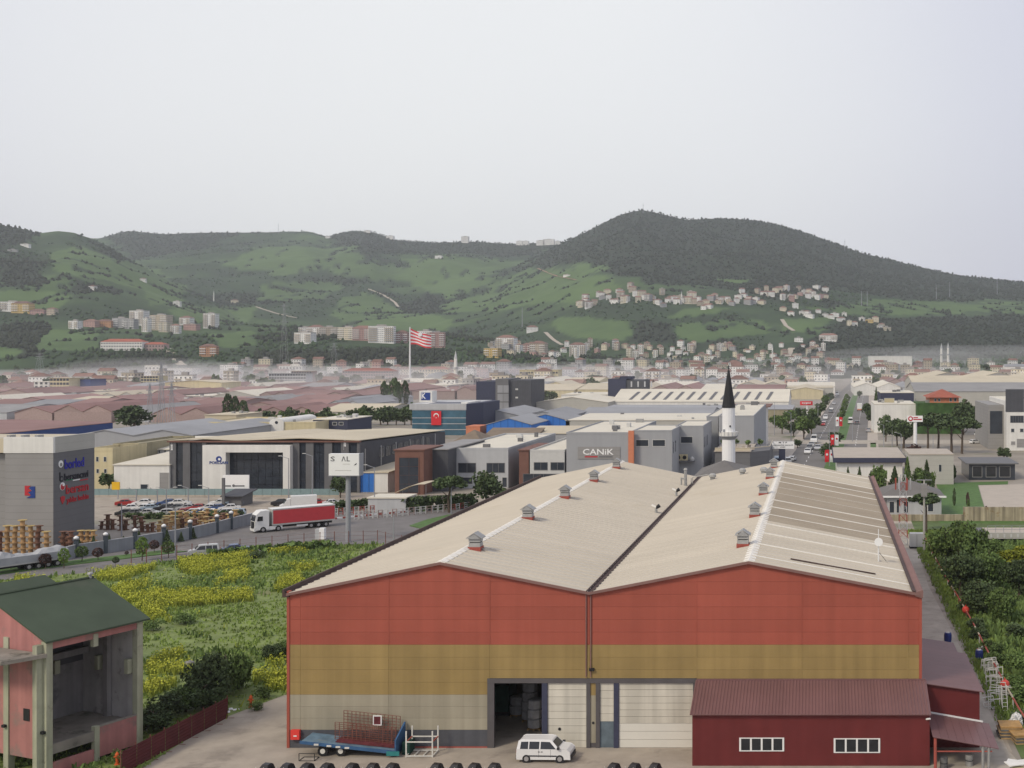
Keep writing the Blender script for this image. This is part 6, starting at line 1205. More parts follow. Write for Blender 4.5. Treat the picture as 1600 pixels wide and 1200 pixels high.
LONG = [('long shed with pale ribbed roof right behind the grey works', 822, 1104, 678, 703, 40, 'mid_grey', 'gx', 'beige_roof', 1.2), ('long flat roof edged in white beyond the pale ribbed shed', 884, 1120, 657, 676, 50, 'clad_light', 'flat', 'white_roof', 1), ('wide dark grey roofed hall beyond the white edged roof', 905, 1112, 648, 664, 46, 'mid_grey', 'gx', 'greyblue_roof', 2.0),
 ('greenish grey long hall under the striped white roof', 935, 1238, 640, 656, 44, 'olive_wall', 'flat', 'greyblue_roof', 1), ('white ribbed long roof with dark skylight slots', 956, 1232, 628, 645, 60, 'white_wall', 'gx', 'white_roof', 5.5), ('long pale hall edge beside the highway trees', 1120, 1302, 606, 622, 50, 'clad_light', 'flat', 'beige_roof', 1),
 ('white twin gabled shed before the smaller slate block', 838, 950, 629, 648, 50, 'clad_light', 'gy', 'white_roof', 2.6), ('white flat shed touching the smaller slate block', 877, 949, 617, 636, 40, 'white_wall', 'flat', 'white_roof', 1),
 ('grey arched roof shed by the blue office', 740, 812, 650, 672, 46, 'mid_grey', 'gy', 'greyblue_roof', 2.2), ('grey low roof shed with blue end beside the arched one', 812, 885, 652, 672, 44, 'mid_grey', 'gy', 'greyblue_roof', 2.2), ('blue ended shed nearest the pale works', 760, 830, 664, 684, 34, 'blue_panel', 'gy', 'greyblue_roof', 2.4), ('second blue ended shed before the grey works roofs', 815, 890, 658, 676, 30, 'blue_panel', 'gy', 'greyblue_roof', 2.6)]
for lb, u0, u1, vt, vb_, dp, wl, rf, rm, rs in LONG:
    tt, Y, x0, x1, z = bld('long_shed', lb, 'shed', u0, u1, vt, vb_, dp, wl, rf, rm, rs)
    if 'slots' in lb:
        for i in range(13): x = x0+8+i*(x1-x0-14)/13; MB().prism([(x, Y+4, z+.2+.85), (x+1.6, Y+4, z+.2+.85), (x+3.4, Y+22, z+.3+4.1), (x+1.8, Y+22, z+.3+4.1)], (0, 0, .08)).build('skylight', MATS['clad_dark'], tt)
    if 'arched' in lb or 'twin' in lb: pass
bld('house', 'cottage with brown hipped roof among industrial sheds', 'house', 716, 746, 690, 712, 14, 'cream_wall', 'hip', 'brown_roof', 3.2, [(727, 730, 692, 698), (733, 736, 692, 698), (739, 742, 692, 698)], over=1.5)
bld('shed', 'brown roofed lean-to beside the cottage', 'shed', 747, 830, 690, 708, 18, 'brown_roof', 'mono', 'brown_roof', 3)
bld('shed', 'small orange sided shed behind the cottage', 'shed', 728, 750, 667, 684, 10, 'orange_wall', 'flat', 'orange_wall', over=.1)
rg = random.Random(21)
def rows(us, ue, vrows, pal, wmin, wmax, place, hmin=4.5, hmax=6.5):
    for ri, vb_ in enumerate(vrows):
        Y = YB(vb_); Yn = YB(vrows[ri+1]) if ri+1 < len(vrows) else Y+90; s = F/Y; u = us+rg.uniform(-20, 10); k = 0
        while u < ue:
            w = rg.uniform(wmin, wmax)*s*.55; h = rg.uniform(hmin, hmax); wl, rm, cn = rg.choice(pal); rf = rg.choice(('gy', 'gx', 'gx', 'gy', 'flat')); k += 1
            bld('shed', '%s roofed %s shed, %s row %s, %s along' % (cn, {'gy': 'gabled', 'gx': 'ridged', 'flat': 'flat'}[rf], ('nearest', 'second', 'third', 'fourth', 'fifth', 'sixth', 'seventh', 'eighth')[ri], place, ORDN[min(k-1, 14)]), 'shed', u, u+w-2, V0+(H-h)*s, vb_, (Yn-Y)*rg.uniform(.72, .86), wl, rf, rm, rg.uniform(1.8, 3.4), nb=rg.choice((1, 2, 2)) if rf == 'gy' else 1, group='sheds '+place)
            u += w+rg.uniform(0, 6)*s*.5
PR = [('pinkish_wall', 'maroon_roof', 'maroon')]*6+[('clad_light', 'beige_roof', 'beige'), ('pale_grey', 'roof_grey', 'dull grey')]+[('pale_grey', 'greyblue_roof', 'grey'), ('clad_light', 'white_roof', 'white')]
rows(-60, 560, (660, 648, 638, 629, 621, 614), PR, 26, 54, 'beyond the showroom', 3.2, 4.8)
PG = [('clad_light', 'beige_roof', 'beige'), ('white_wall', 'white_roof', 'white'), ('pale_grey', 'greyblue_roof', 'grey'), ('pinkish_wall', 'maroon_roof', 'maroon'), ('cream_wall', 'beige_roof', 'cream')]
rows(560, 1290, (624, 615, 608), PG, 36, 70, 'beyond the slate blocks'); rows(1345, 1640, (618, 609), PG, 40, 70, 'behind the white factory')
# ------------------------------------------------------------------ trees of the estate
def T8(u, v, hp, wp, kind, mat, lb, base=.25, n=620, leaf=.2, cat='tree', nm='tree', group=None):
    g = G(u, v); s = (v-V0)/H; return tree(nm, lb, cat, g+Vector((0, 0, .01)), hp/s, wp/2/s, kind, mat, n, leaf, int(u) % 4, group, base=hp/s*base)
T8(210, 676, 46, 60, 'round', 'leaf_dark', 'big olive green tree behind the blue sided shed', .1, 900, .16)
for u, h, w in ((356, 44, 14), (367, 40, 13), (380, 34, 14)): T8(u, 660, h, w, 'column', 'leaf_dark', 'dark poplar behind the beige depot block, %s of three' % {356: 'tallest', 367: 'middle', 380: 'shortest'}[u], .05, nm='poplar')
for i, u in enumerate(range(396, 566, 14)): T8(u+rg.uniform(-3, 3), 668, rg.uniform(24, 32), rg.uniform(20, 30), 'round', 'leaf_dark' if i % 3 else 'leaf_mid', 'dark bushy tree in the belt behind the showroom, %s along' % ORDN[i], .08, 420, .26, group='tree belt behind the showroom')
for i, u in enumerate(range(566, 660, 13)): T8(u+rg.uniform(-3, 3), 664, rg.uniform(26, 36), rg.uniform(20, 28), 'round', 'leaf_dark', 'dark tree in the belt before the poplars, %s along' % ORDN[i], .05, 420, .26, group='tree belt before the poplars')
for i, (u, v, h, w) in enumerate(((600, 632, 36, 10), (604, 632, 30, 10), (616, 633, 42, 15), (622, 633, 36, 12), (633, 632, 36, 11))): T8(u, v, h, w, 'column', 'leaf_dark', '%s tall poplar beside the striped flag mast' % ORDN[i], .05, 400, .24, nm='poplar')
for u, v, h, w, lb in ((858, 634, 26, 28, 'round dark tree behind the slate office'), (845, 622, 20, 20, 'round hazy tree further behind the slate office'), (880, 612, 14, 20, 'small hazy tree past the slate office'), (930, 598, 14, 26, 'low dark tree clump behind long pale roofs'), (1010, 606, 12, 30, 'low tree clump beyond the smaller slate block'), (10, 672, 16, 26, 'dark bush behind the blue roofed shed'), (38, 672, 18, 24, 'second dark bush behind the blue roofed shed'), (170, 770, 34, 30, 'dark leafy tree by the cream house'), (532, 778, 36, 26, 'dark tree behind the billboard pole'), (250, 690, 18, 30, 'low dark trees beyond the twin gabled shed'), (285, 686, 14, 22, 'low tree beside the twin gabled shed'), (470, 690, 16, 16, 'small tree beside the cream hall')): T8(u, v, h, w, 'round', 'leaf_dark', lb, .15, 520, .22)
T8(702, 801, 64, 56, 'umbrella', 'leaf_dark', 'round crowned pine before the light grey works', .32, 1500, .13, nm='pine_tree'); T8(760, 800, 68, 58, 'round', 'leaf_dark', 'broad pine with ragged crown before the light grey works', .2, 1500, .13, nm='pine_tree'); T8(790, 790, 30, 36, 'round', 'leaf_dark', 'low dark shrub tree at the warehouse roof edge', .1, 900, .16)
T8(1298, 719, 26, 40, 'round', 'leaf_dark', 'rounded tree on the median nearest the pavilion', .1, 1100, .14); T8(1305, 697, 24, 28, 'round', 'leaf_dark', 'second rounded median tree before the junction', .15, 800, .16)
for i, (u, v, h) in enumerate(((1311, 668, 22), (1316, 655, 18), (1319, 645, 18), (1321, 637, 14), (1323, 630, 14))): T8(u, v, h, 9, 'column', 'leaf_mid', 'narrow tree on the median beyond the junction, %s away' % ORDN[i], .2, 260, .3)
for i, (u, v, h, w) in enumerate(((1222, 678, 30, 26), (1240, 682, 26, 24), (1256, 686, 40, 34), (1268, 678, 38, 30), (1232, 664, 26, 24), (1250, 660, 24, 26), (1272, 660, 24, 22), (1282, 650, 22, 20), (1289, 640, 22, 18), (1296, 630, 18, 16), (1212, 668, 22, 20), (1246, 700, 14, 18))): T8(u, v, h, w, 'round', ('leaf_mid', 'leaf_dark')[i % 2], '%s roadside tree on the queue side of the highway' % ORDN[i], .15, 620, .2, group='trees beside the highway queue')
for i, (u, v, h, w, k) in enumerate(((1362, 668, 34, 20, 'round'), (1356, 652, 24, 18, 'round'), (1369, 640, 34, 9, 'cone'), (1384, 690, 46, 22, 'round'), (1343, 622, 12, 12, 'round'), (1378, 600, 10, 30, 'round'), (1400, 604, 14, 26, 'round'), (1425, 602, 16, 20, 'round'))): T8(u, v, h, w, k, 'leaf_dark', '%s dark tree along the highway edge by the depot' % ORDN[i], .12, 520, .22, group='trees along the far highway edge')
for i, (u, v, h, w, k) in enumerate(((1402, 697, 44, 36, 'round'), (1412, 700, 50, 50, 'round'), (1450, 704, 58, 50, 'umbrella'), (1466, 702, 62, 50, 'umbrella'), (1487, 708, 60, 58, 'umbrella'), (1503, 709, 62, 52, 'umbrella'), (1530, 684, 48, 36, 'round'), (1505, 680, 62, 46, 'round'), (1545, 690, 24, 20, 'round'), (1570, 722, 24, 24, 'round'))): T8(u, v, h, w, k, 'leaf_dark', '%s dark pine of the grove before the ivy building' % ORDN[i], .38 if k == 'umbrella' else .15, 1000, .15, group='pine grove before the ivy building', nm='pine_tree')
T8(1428, 715, 22, 28, 'round', 'leaf_purple', 'dark purple shrub under the white sign pole', .05, 600, .18)
for i, (u, v, h, w, k) in enumerate(((1325, 762, 32, 12, 'cone'), (1343, 764, 34, 14, 'cone'), (1361, 768, 32, 14, 'cone'), (1376, 776, 56, 32, 'round'), (1398, 774, 44, 26, 'cone'), (1418, 772, 56, 22, 'cone'), (1434, 770, 44, 24, 'round'), (1448, 770, 50, 22, 'cone'), (1457, 766, 30, 14, 'round'))): T8(u, v, h, w, k, ('leaf_mid', 'leaf_dark', 'leaf_mid')[i % 3], '%s garden tree behind the far roof corner' % ORDN[i], .04, 900, .15, group='garden trees behind the roof corner')
T8(1487, 752, 27, 15, 'ball', 'leaf_dark', 'clipped round shrub before the plain pale house', .12, 500, .25)
T8(1447, 832, 66, 56, 'umbrella', 'leaf_dark', 'dark flat crowned pine over the guard house corner', .45, 1600, .13, nm='pine_tree')
for i, (u, v, h) in enumerate(((1512, 793, 22), (1513, 800, 18), (1541, 797, 6), (1568, 799, 7), (1577, 801, 7), (1491, 790, 26))): T8(u, v, h, 5 if h > 10 else 4, 'column', ('leaf_purple', 'leaf_mid', 'leaf_purple', 'leaf_purple', 'leaf_dark', 'leaf_dark')[i], '%s small clipped shrub on the lawn edge' % ORDN[i], .05, 120, .4, group='shrubs on the lawn')
# bushes and trees of the stream bank
rb_ = random.Random(8)
for i, (u, v, hp, wp, m) in enumerate(((1478, 890, 74, 70, 'leaf_mid'), (1512, 900, 96, 70, 'leaf_mid'), (1500, 935, 84, 74, 'leaf_dark'), (1545, 930, 80, 66, 'leaf_mid'), (1530, 962, 62, 64, 'leaf_dark'), (1568, 975, 62, 54, 'leaf_mid'), (1495, 868, 40, 60, 'leaf_dark'), (1545, 880, 44, 60, 'leaf_mid'), (1592, 940, 74, 60, 'leaf_dark'))):
    T8(u, v, hp, wp, 'round', m, '%s dense streamside tree beyond the barrier rail' % ORDN[i], .03, 2600, .085, group='streamside trees')
for i, (u, v, r, h, m) in enumerate(((1580, 884, 2.6, 2.6, 'leaf_yellow'), (1604, 880, 2.4, 3.0, 'leaf_yellow'), (1530, 1000, 1.2, 1.4, 'leaf_dark'), (1548, 1022, 1.4, 1.5, 'leaf_mid'), (1562, 1042, 1.5, 1.6, 'leaf_mid'), (1590, 1050, 2.0, 1.8, 'leaf_mid'), (1580, 1078, 1.3, 1.4, 'leaf_mid'), (1600, 1096, 1.8, 1.6, 'leaf_mid'), (1596, 1000, 2.0, 1.9, 'leaf_dark'), (1524, 985, 1.2, 1.5, 'leaf_dark'), (1508, 955, 1.1, 1.3, 'leaf_dark'), (1605, 1130, 1.4, 1.2, 'leaf_dark'))):
    bush(('yellow green bush, %s of two below the bridge' % ORDN[i]) if i < 2 else '%s low bush on the stream bank' % ORDN[i-2], G(u, v), r, h, m, 1500, .12, i % 4, 'bushes on the stream bank')
# ------------------------------------------------------------------ traffic and parked cars
hwy = 'cars driving on the highway'
for i, (u, v, k, c, ln) in enumerate(((1262, 709, 'hatch', 'white car', 'at the head of the queue'), (1265, 703, 'hatch', 'grey car', 'second in the queue'), (1268, 698, 'sedan', 'silver car', 'third in the queue'), (1266, 701, 'sedan', 'white car', 'in the queue inner lane'), (1272, 692, 'minibus', 'white car', 'at the back of the queue'), (1286, 665, 'sedan', 'red car', 'beyond the junction'), (1290, 655, 'van', 'white car', 'approaching the junction'), (1287, 661, 'sedan', 'silver car', 'between two others past the junction'), (1299, 640, 'sedan', 'white car', 'farther up the queue carriageway'), (1298, 645, 'sedan', 'grey car', 'amid the queue carriageway'), (1303, 632, 'hatch', 'silver car', 'near the far bend'), (1308, 618, 'minibus', 'white car', 'at the far bend'), (1278, 703, 'hatch', 'silver car', 'in the lane by the median'))):
    g = G(u, v); car(k, c, '%s %s on the queue carriageway' % (c if k != 'minibus' else 'white minibus', ln), g+Vector((0, 0, .026)), R(-90-2.4), hwy, v > 660, 'minibus' if k == 'minibus' else 'car', 1.12)
for i, (u, v, k, c, lb) in enumerate(((1329, 662, 'minibus', 'white car', 'white minibus driving away on the outbound carriageway'), (1339, 663, 'hatch', 'grey car', 'grey car beside the white minibus'), (1357, 675, 'sedan', 'silver car', 'silver car turning out by the kerb past the junction'), (1322, 625, 'sedan', 'white car', 'white car far up the outbound carriageway'))):
    car(k, c, lb, G(u, v)+Vector((0, 0, .026)), R(90-2.4), hwy, v > 660, 'minibus' if k == 'minibus' else 'car', 1.12)
g = G(1343, 642); lt = thing('lorry', 'white box lorry with orange skirt on the highway', 'lorry', tuple(g+Vector((0, 0, .026))), R(90-2.4), hwy); MB().box(-4, 2.2, -1.25, 1.25, 1.0, 4.0).build('box_body', MATS['lorry_white'], lt, world=False); MB().box(2.4, 4.2, -1.2, 1.2, .6, 3.0).build('cab', MATS['orange_wall'], lt, world=False); MB().box(-4.05, -4, -1.2, 1.2, .6, 1.2).build('tail_bar', MATS['orange_wall'], lt, world=False)
for x in (-2.8, 3):
    for s in (1, -1): MB().wheel((x, s*1.05, .5), .5, .35).build('wheel', MATS['tyre'], lt, world=False)
lot = 'cars in the parking lot'; cols = ['white car', 'silver car', 'white car', 'grey car', 'blue car', 'black car', 'white car', 'pale blue car', 'red car']; k = 0
for v, us in ((806, range(198, 385, 17)), (798, range(206, 385, 17)), (790, (196, 222, 262, 280, 345, 362, 440, 470, 482, 494, 520))):
    for j, u in enumerate(us):
        if rg.random() < .18: continue
        c = cols[(k*5+j*2+v) % 9]; kd = ('sedan', 'hatch', 'sedan', 'van')[(k*3+j) % 4]; k += 1
        car(kd, c, '%s %s in the showroom car park, %s row, %s along' % (c.replace(' car', ''), kd, {806: 'front', 798: 'middle', 790: 'rear'}[v], ORDN[j]), G(u+rg.uniform(-2, 2), v)+Vector((0, 0, .01)), R(rg.choice((0, 180))+rg.uniform(12, 30)), lot, False, 'van' if kd == 'van' else 'car', .95)
car('van', 'silver car', 'silver van passing behind the field hedge', G(318, 869)+Vector((0, 0, .01)), R(180+28), 'cars on the estate road', True, 'van'); car('sedan', 'blue car', 'dark blue car half hidden by the field hedge', G(369, 864)+Vector((0, 0, .01)), R(28), 'cars on the estate road')
for i, (u, v, c, k, r) in enumerate(((1230, 724, 'white car', 'van', 100), (1238, 720, 'white car', 'hatch', 80), (1214, 727, 'pale blue car', 'minibus', 90), (1524, 693, 'white car', 'hatch', 30), (1531, 681, 'white car', 'hatch', 10), (1196, 735, 'blue car', 'hatch', 60))): car(k, c, '%s parked %s' % (c, ('under the lettered sign board', 'beside the sign board van', 'behind the blue grey sign mast', 'under the pine grove edge', 'behind the pine grove', 'at the dark terrace building foot')[i]), G(u, v)+Vector((0, 0, .01)), R(r), 'parked cars near the highway', False)
g = G(466, 798); vt = thing('box_van', 'white box van behind the red curtain lorry', 'van', tuple(g+Vector((0, 0, .01))), R(205)); MB().box(-3.4, 1.4, -1.05, 1.05, .7, 3.0).build('box_body', MATS['lorry_white'], vt, world=False)
MB().prism([(1.45, -1, .5), (1.45, -1, 2.5), (2.1, -1, 2.4), (2.7, -1, 1.5), (3.4, -1, 1.2), (3.45, -1, .5)], (0, 2, 0)).build('cab', MATS['lorry_white'], vt, world=False); MB().prism([(2.12, -.9, 2.33), (2.12, .9, 2.33), (2.68, .9, 1.56), (2.68, -.9, 1.56)], (.04, 0, .04)).build('windscreen', MATS['glass_dark'], vt, world=False)
for x in (-2.2, 2.4):
    for s in (1, -1): MB().wheel((x, s*.95, .42), .42, .26).build('wheel', MATS['tyre'], vt, world=False)
# ------------------------------------------------------------------ fences, hedges, huts, poles
def picket(name, lb, pix, n, h, mats):
    t = thing(name, lb, 'fence', tuple(G(*pix[0])))
    for (p, q) in zip(pix, pix[1:]):
        a, b = G(*p), G(*q)
        for i in range(n):
            c = a.lerp(b, (i+.1)/n); d_ = a.lerp(b, (i+.9)/n); m = MATS[mats[i % len(mats)]]; mb = MB()
            mb.tube(c, c+Vector((0, 0, h)), .09, n=4).tube(d_, d_+Vector((0, 0, h)), .09, n=4)
            for z in (.25, .65, .95): mb.tube(c+Vector((0, 0, h*z)), d_+Vector((0, 0, h*z)), .07, n=4)
            mb.build('fence_panel', m, t)
    return t
picket('barrier_fence', 'white and red striped crowd barriers along the estate road kerb', [(553, 812), (620, 807), (702, 799)], 9, 1.5, ['white_dull', 'white_dull', 'pinkish_wall']); picket('barrier_fence', 'pale striped barriers behind the lorry by the grey kiosk', [(520, 806), (602, 799)], 10, 1.4, ['white_dull', 'vent_red']); picket('barrier_fence', 'short red and white barriers by the round crowned pine', [(705, 798), (745, 791)], 6, 1.2, ['vent_red', 'white_dull'])
t = thing('kerb_blocks', 'red and white painted kerb behind the lorry', 'kerb', tuple(G(540, 812)))
for i in range(14): a = G(518+i*9, 812-i*.9); b = G(526.5+i*9, 812-i*.9-.8); q = (b-a).normalized(); m = Vector((-q.y, q.x, 0))*.3; MB().prism([a, b, b+m, a+m], (0, 0, .3)).build('kerb_block', MATS['flag_white' if i % 2 else 'vent_red'], t)
tt = bld('kiosk', 'pale grey metal kiosk by the estate road', 'kiosk', 575, 634, 779, 800.5, 6, 'pale_grey', 'flat', 'white_roof', over=.2)[0]
tt, Y, x0, x1, z = bld('guard_hut', 'dark grey guard hut with sloping roof in the car park', 'hut', 352, 377, 776, 791, 5, 'clad_dark', 'mono', 'steel_dark', .8, over=.7); box('totem', MATS['clad_dark'], tt, XU(351, Y), XU(355, Y), Y-1.2, Y-.8, .01, ZV(746, Y))
def hedge(lb, pix, h, w, mat='leaf_dark'):
    t = thing('hedge', lb, 'hedge', tuple(G(*pix[0]))); rs = np.random.RandomState(len(lb)); pts = []
    for p, q in zip(pix, pix[1:]):
        a, b = G(*p), G(*q); n = int((b-a).length*26*h); f = rs.rand(n)[:, None]; pts.append(np.array(a)*(1-f)+np.array(b)*f+np.stack([rs.uniform(-w, w, n)*.5, rs.uniform(-w, w, n)*.5, .1+h*rs.rand(n)**.7], 1))
    c = np.concatenate(pts)-np.array(G(*pix[0])); link('foliage', cards('foliage', c, .55, rs=rs), MATS[mat], t)
hedge('clipped dark hedge behind the red lorry', [(520, 800), (575, 794)], 1.8, 1.8); hedge('long dark hedge beyond the grey kiosk', [(636, 800), (700, 796), (740, 792)], 2.6, 1.8); hedge('low hedge in front of the parked car rows', [(195, 811), (300, 810), (378, 806)], .9, 1.2); hedge('overgrown hedge along the field edge by the road', [(330, 872), (420, 863), (520, 855)], 1.0, 1.5, 'leaf_mid')
t = thing('boundary_fence', 'low teal glass boundary fence before the showroom', 'fence', (XU(330, 262*1.05), 262*1.05, 0)); yf = YB(776)
for i in range(26): a = XU(140+i*15, yf); b = XU(140+i*15+14.6, yf); MB().box(a, b, yf, yf+.1, .35, 1.7).build('fence_panel', MATS['fence_teal'], t); MB().box(a, b+.1, yf-.05, yf+.15, .01, .349).build('footing', MATS['paving'], t)
t = thing('wire_fence', 'thin wire fence on posts along the field and road', 'fence', tuple(G(400, 864))); fp = [(205, 882), (300, 871.5), (400, 860.5), (500, 852), (590, 849), (640, 860)]; allp = []
for p, q in zip(fp, fp[1:]):
    for i in range(4): allp.append(G(p[0]+(q[0]-p[0])*i/4, p[1]+(q[1]-p[1])*i/4))
for i, a in enumerate(allp): MB().tube(a, a+Vector((0, 0, 2.2)), .06, n=5).build('post', MATS['rust'], t)
for z in (.7, 1.4, 2.0): MB().path([a+Vector((0, 0, z)) for a in allp], .015, 3).build('wire', MATS['rust'], t)
def lamp(u, v, vt, lb, arms=1, r=.11, mat='pole_grey'):
    g = G(u, v); s = (v-V0)/H; h = (v-vt)/s; t = thing('street_lamp', lb, 'street lamp', tuple(g), 0, 'street lamps'); MB().tube((0, 0, .01), (0, 0, h), r*1.2, r*.7, 6).build('pole', MATS[mat], t, world=False)
    for k in range(arms): sg = (-1, 1)[k]; MB().tube((0, 0, h-.1), (sg*1.6, 0, h+.45), .05, n=5).build('arm', MATS[mat], t, world=False); MB().box(min(sg*1.4, sg*2.1), max(sg*1.4, sg*2.1), -.12, .12, h+.42, h+.54).build('lamp_head', MATS['white_dull'], t, world=False)
for i, (u, v, vt, a) in enumerate(((190, 838, 786, 0), (274, 868, 795, 0), (260, 800, 765, 2), (213, 788, 766, 1), (246, 788, 766, 1), (294, 790, 762, 1), (326, 790, 762, 1), (451, 788, 716, 1), (488, 782, 712, 1), (585, 800, 730, 1), (705, 803, 758, 0), (615, 865, 805, 0), (1198, 740, 690, 1), (1236, 690, 645, 1), (1278, 665, 630, 1), (1381, 715, 664, 1), (1408, 715, 678, 1), (1458, 715, 680, 0), (1394, 700, 660, 1), (1332, 690, 660, 0), (1210, 680, 628, 0))): lamp(u, v, vt, '%s grey lamp post, %s' % (('thin', 'slim', 'twin armed')[min(2, a+(0 if a else 0))] if a != 1 else 'single armed', ('beside the dark drum stacks', 'rising by the field verge', 'over the first parked cars', 'behind the blue parked car', 'beside the white workshop', 'before the showroom corner', 'before the white portal', 'near the portal far jamb', 'before the showroom glass', 'beside the blue workshop', 'in front of the pine', 'at the field fence corner', 'by the dark terrace building', 'before the roadside trees', 'at the highway kerb', 'by the green lawn patch', 'beside the sign pole', 'behind the plain pale house', 'at the grove edge', 'on the median by the junction', 'behind the long grey hall')[i]), a)
t = thing('utility_box', 'white utility cabinet pair at the field edge by the road', 'cabinet', tuple(G(501, 843))); MB().box(-.1, .75, -.4, .4, .1, 1.95).build('body', MATS['logo_white'], t, world=False); MB().box(-.8, -.11, -.4, .4, .1, 1.8).build('body', MATS['pale_grey'], t, world=False); MB().box(-.85, .8, -.45, .45, .01, .099).build('foot', MATS['concrete'], t, world=False)
t = thing('sign_board', 'yellow sign board before the white workshop', 'sign', tuple(G(182, 780))); Y = G(182, 780).y; box('board', MATS['yellow'], t, XU(175.5, Y), XU(187.5, Y), Y-.2, Y, ZV(765, Y), ZV(753, Y)); MB().tube((XU(184, Y), Y+.1, .01), (XU(184, Y), Y+.1, ZV(765, Y)), .1).build('post', MATS['pole_grey'], t)
for i, (u, v, vt, sw) in enumerate(((1296, 728, 706, 1), (1304, 706, 682, 1), (1311, 680, 654, -1))):
    g = G(u, v); s = (v-V0)/H; h = (v-vt)/s+.6; t = thing('flag_post', 'flag post with red and white banners, %s on the median' % ORDN[i], 'flag', tuple(g), 0, 'banner posts on the median'); hp = 3.4
    MB().tube((0, 0, .01), (0, 0, h+(6 if i != 1 else 9)), .1, .07, 6).build('pole', MATS['pole_grey'], t, world=False)
    for s2, m in ((-1, 'flag_red'), (1, 'flag_white')):
        m2 = m if sw > 0 else ('flag_white' if m == 'flag_red' else 'flag_red'); mb = MB(); w = 1.15
        for j in range(5): f0, f1 = j/5, (j+1)/5; o = lambda f: .12*math.sin(f*7+i); mb.prism([(s2*.12, o(f0), h-hp*f0), (s2*(w+.12), o(f0)+.1, h-hp*f0-.1), (s2*(w+.12), o(f1)+.1, h-hp*f1-.1), (s2*.12, o(f1), h-hp*f1)], (0, .03, 0))
        mb.build('banner', MATS[m2], t, world=False)
        crescent_loc = None
        MB().wheel((s2*.68, -.16, h-1.3), .33, .04, 10).build('emblem', MATS['flag_white' if m2 == 'flag_red' else 'logo_red'], t, world=False)
# ------------------------------------------------------------------ the town and the villages on the slopes
HW = {'white': (.76, .75, .72), 'cream': (.62, .56, .43), 'grey': (.36, .36, .36), 'pink': (.44, .28, .25), 'yellow': (.55, .40, .15), 'beige': (.44, .38, .30), 'orange': (.45, .24, .13)}
for k, c in HW.items(): M('house_'+k, c, var=.08, scale=.2, orand=.10)
M('house_tile', (.215, .125, .098), var=.2, scale=.2, orand=.25); M('house_flat', (.34, .32, .30), var=.15, scale=.2, orand=.2)
HM = {}
def house_meshes(w, d, fl, roof, balc):
    k = (w, d, fl, roof, balc)
    if k in HM: return HM[k]
    h = fl*3.0+.4; wall = MB().box(-w/2, w/2, -d/2, d/2, -4, h)
    r = MB()
    if roof == 'hip':
        o = .6; q = min(w, d)/2; rz = q*.55; r.v = [(-w/2-o, -d/2-o, h), (w/2+o, -d/2-o, h), (w/2+o, d/2+o, h), (-w/2-o, d/2+o, h), (-w/2+q, 0 if w >= d else -d/2+q, h+rz), (w/2-q, 0 if w >= d else d/2-q, h+rz)]
        r.f = [(0, 1, 5, 4), (1, 2, 5), (2, 3, 4, 5), (3, 0, 4), (3, 2, 1, 0)] if w >= d else [(0, 1, 4), (1, 2, 5, 4), (2, 3, 5), (3, 0, 4, 5), (3, 2, 1, 0)]
    elif roof == 'gable':
        r.prism([(-w/2-.5, -d/2-.5, h), (-w/2-.5, 0, h+d*.27), (-w/2-.5, d/2+.5, h)], (w+1, 0, 0))
    else: r.box(-w/2-.3, w/2+.3, -d/2-.3, d/2+.3, h+.003, h+.5).box(-w*.2, w*.15, -d*.1, d*.3, h+.5, h+2.6)
    win = MB(); n = max(2, int(w/2.7)); m = max(2, int(d/3)); b = MB()
    for f in range(fl):
        z = f*3.0+1.0
        for i in range(n):
            x = -w/2+(i+.5)*w/n; win.box(x-.5, x+.5, -d/2-.06, -d/2+.05, z, z+1.2)
        for i in range(m):
            y = -d/2+(i+.5)*d/m
            for s in (-1, 1): win.box(min(s*w/2-.05, s*w/2+.06), max(s*w/2-.05, s*w/2+.06), y-.6, y+.6, z, z+1.5)
        if balc and f: b.box(-w/2+.3, -w/2+w*.36, -d/2-1.3, -d/2, f*3.0-.05, f*3.0+.85).box(w/2-w*.36, w/2-.3, -d/2-1.3, -d/2, f*3.0-.05, f*3.0+.85)
    HM[k] = (wall.mesh('wall'), r.mesh('roof'), win.mesh('window'), b.mesh('balcony') if balc and fl > 1 else None); return HM[k]
HOUSE_N = [0]
FAR = {'v': [], 'f': [], 'm': [], 'mats': []}
def far_house(p, w, d, fl, roof, wc, rot):
    ms = house_meshes(w, d, fl, roof, False); M4 = Matrix.Translation(p) @ Matrix.Rotation(rot, 4, 'Z')
    for me_, mk in zip(ms[:3], ('house_'+wc, 'house_tile' if roof != 'flat' else 'house_flat', 'glass_mid')):
        if mk not in FAR['mats']: FAR['mats'].append(mk)
        k = len(FAR['v']); FAR['v'] += [tuple(M4 @ v.co) for v in me_.vertices]; fs = [tuple(k+i for i in q.vertices) for q in me_.polygons]; FAR['f'] += fs; FAR['m'] += [FAR['mats'].index(mk)]*len(fs)
rh = random.Random(77)
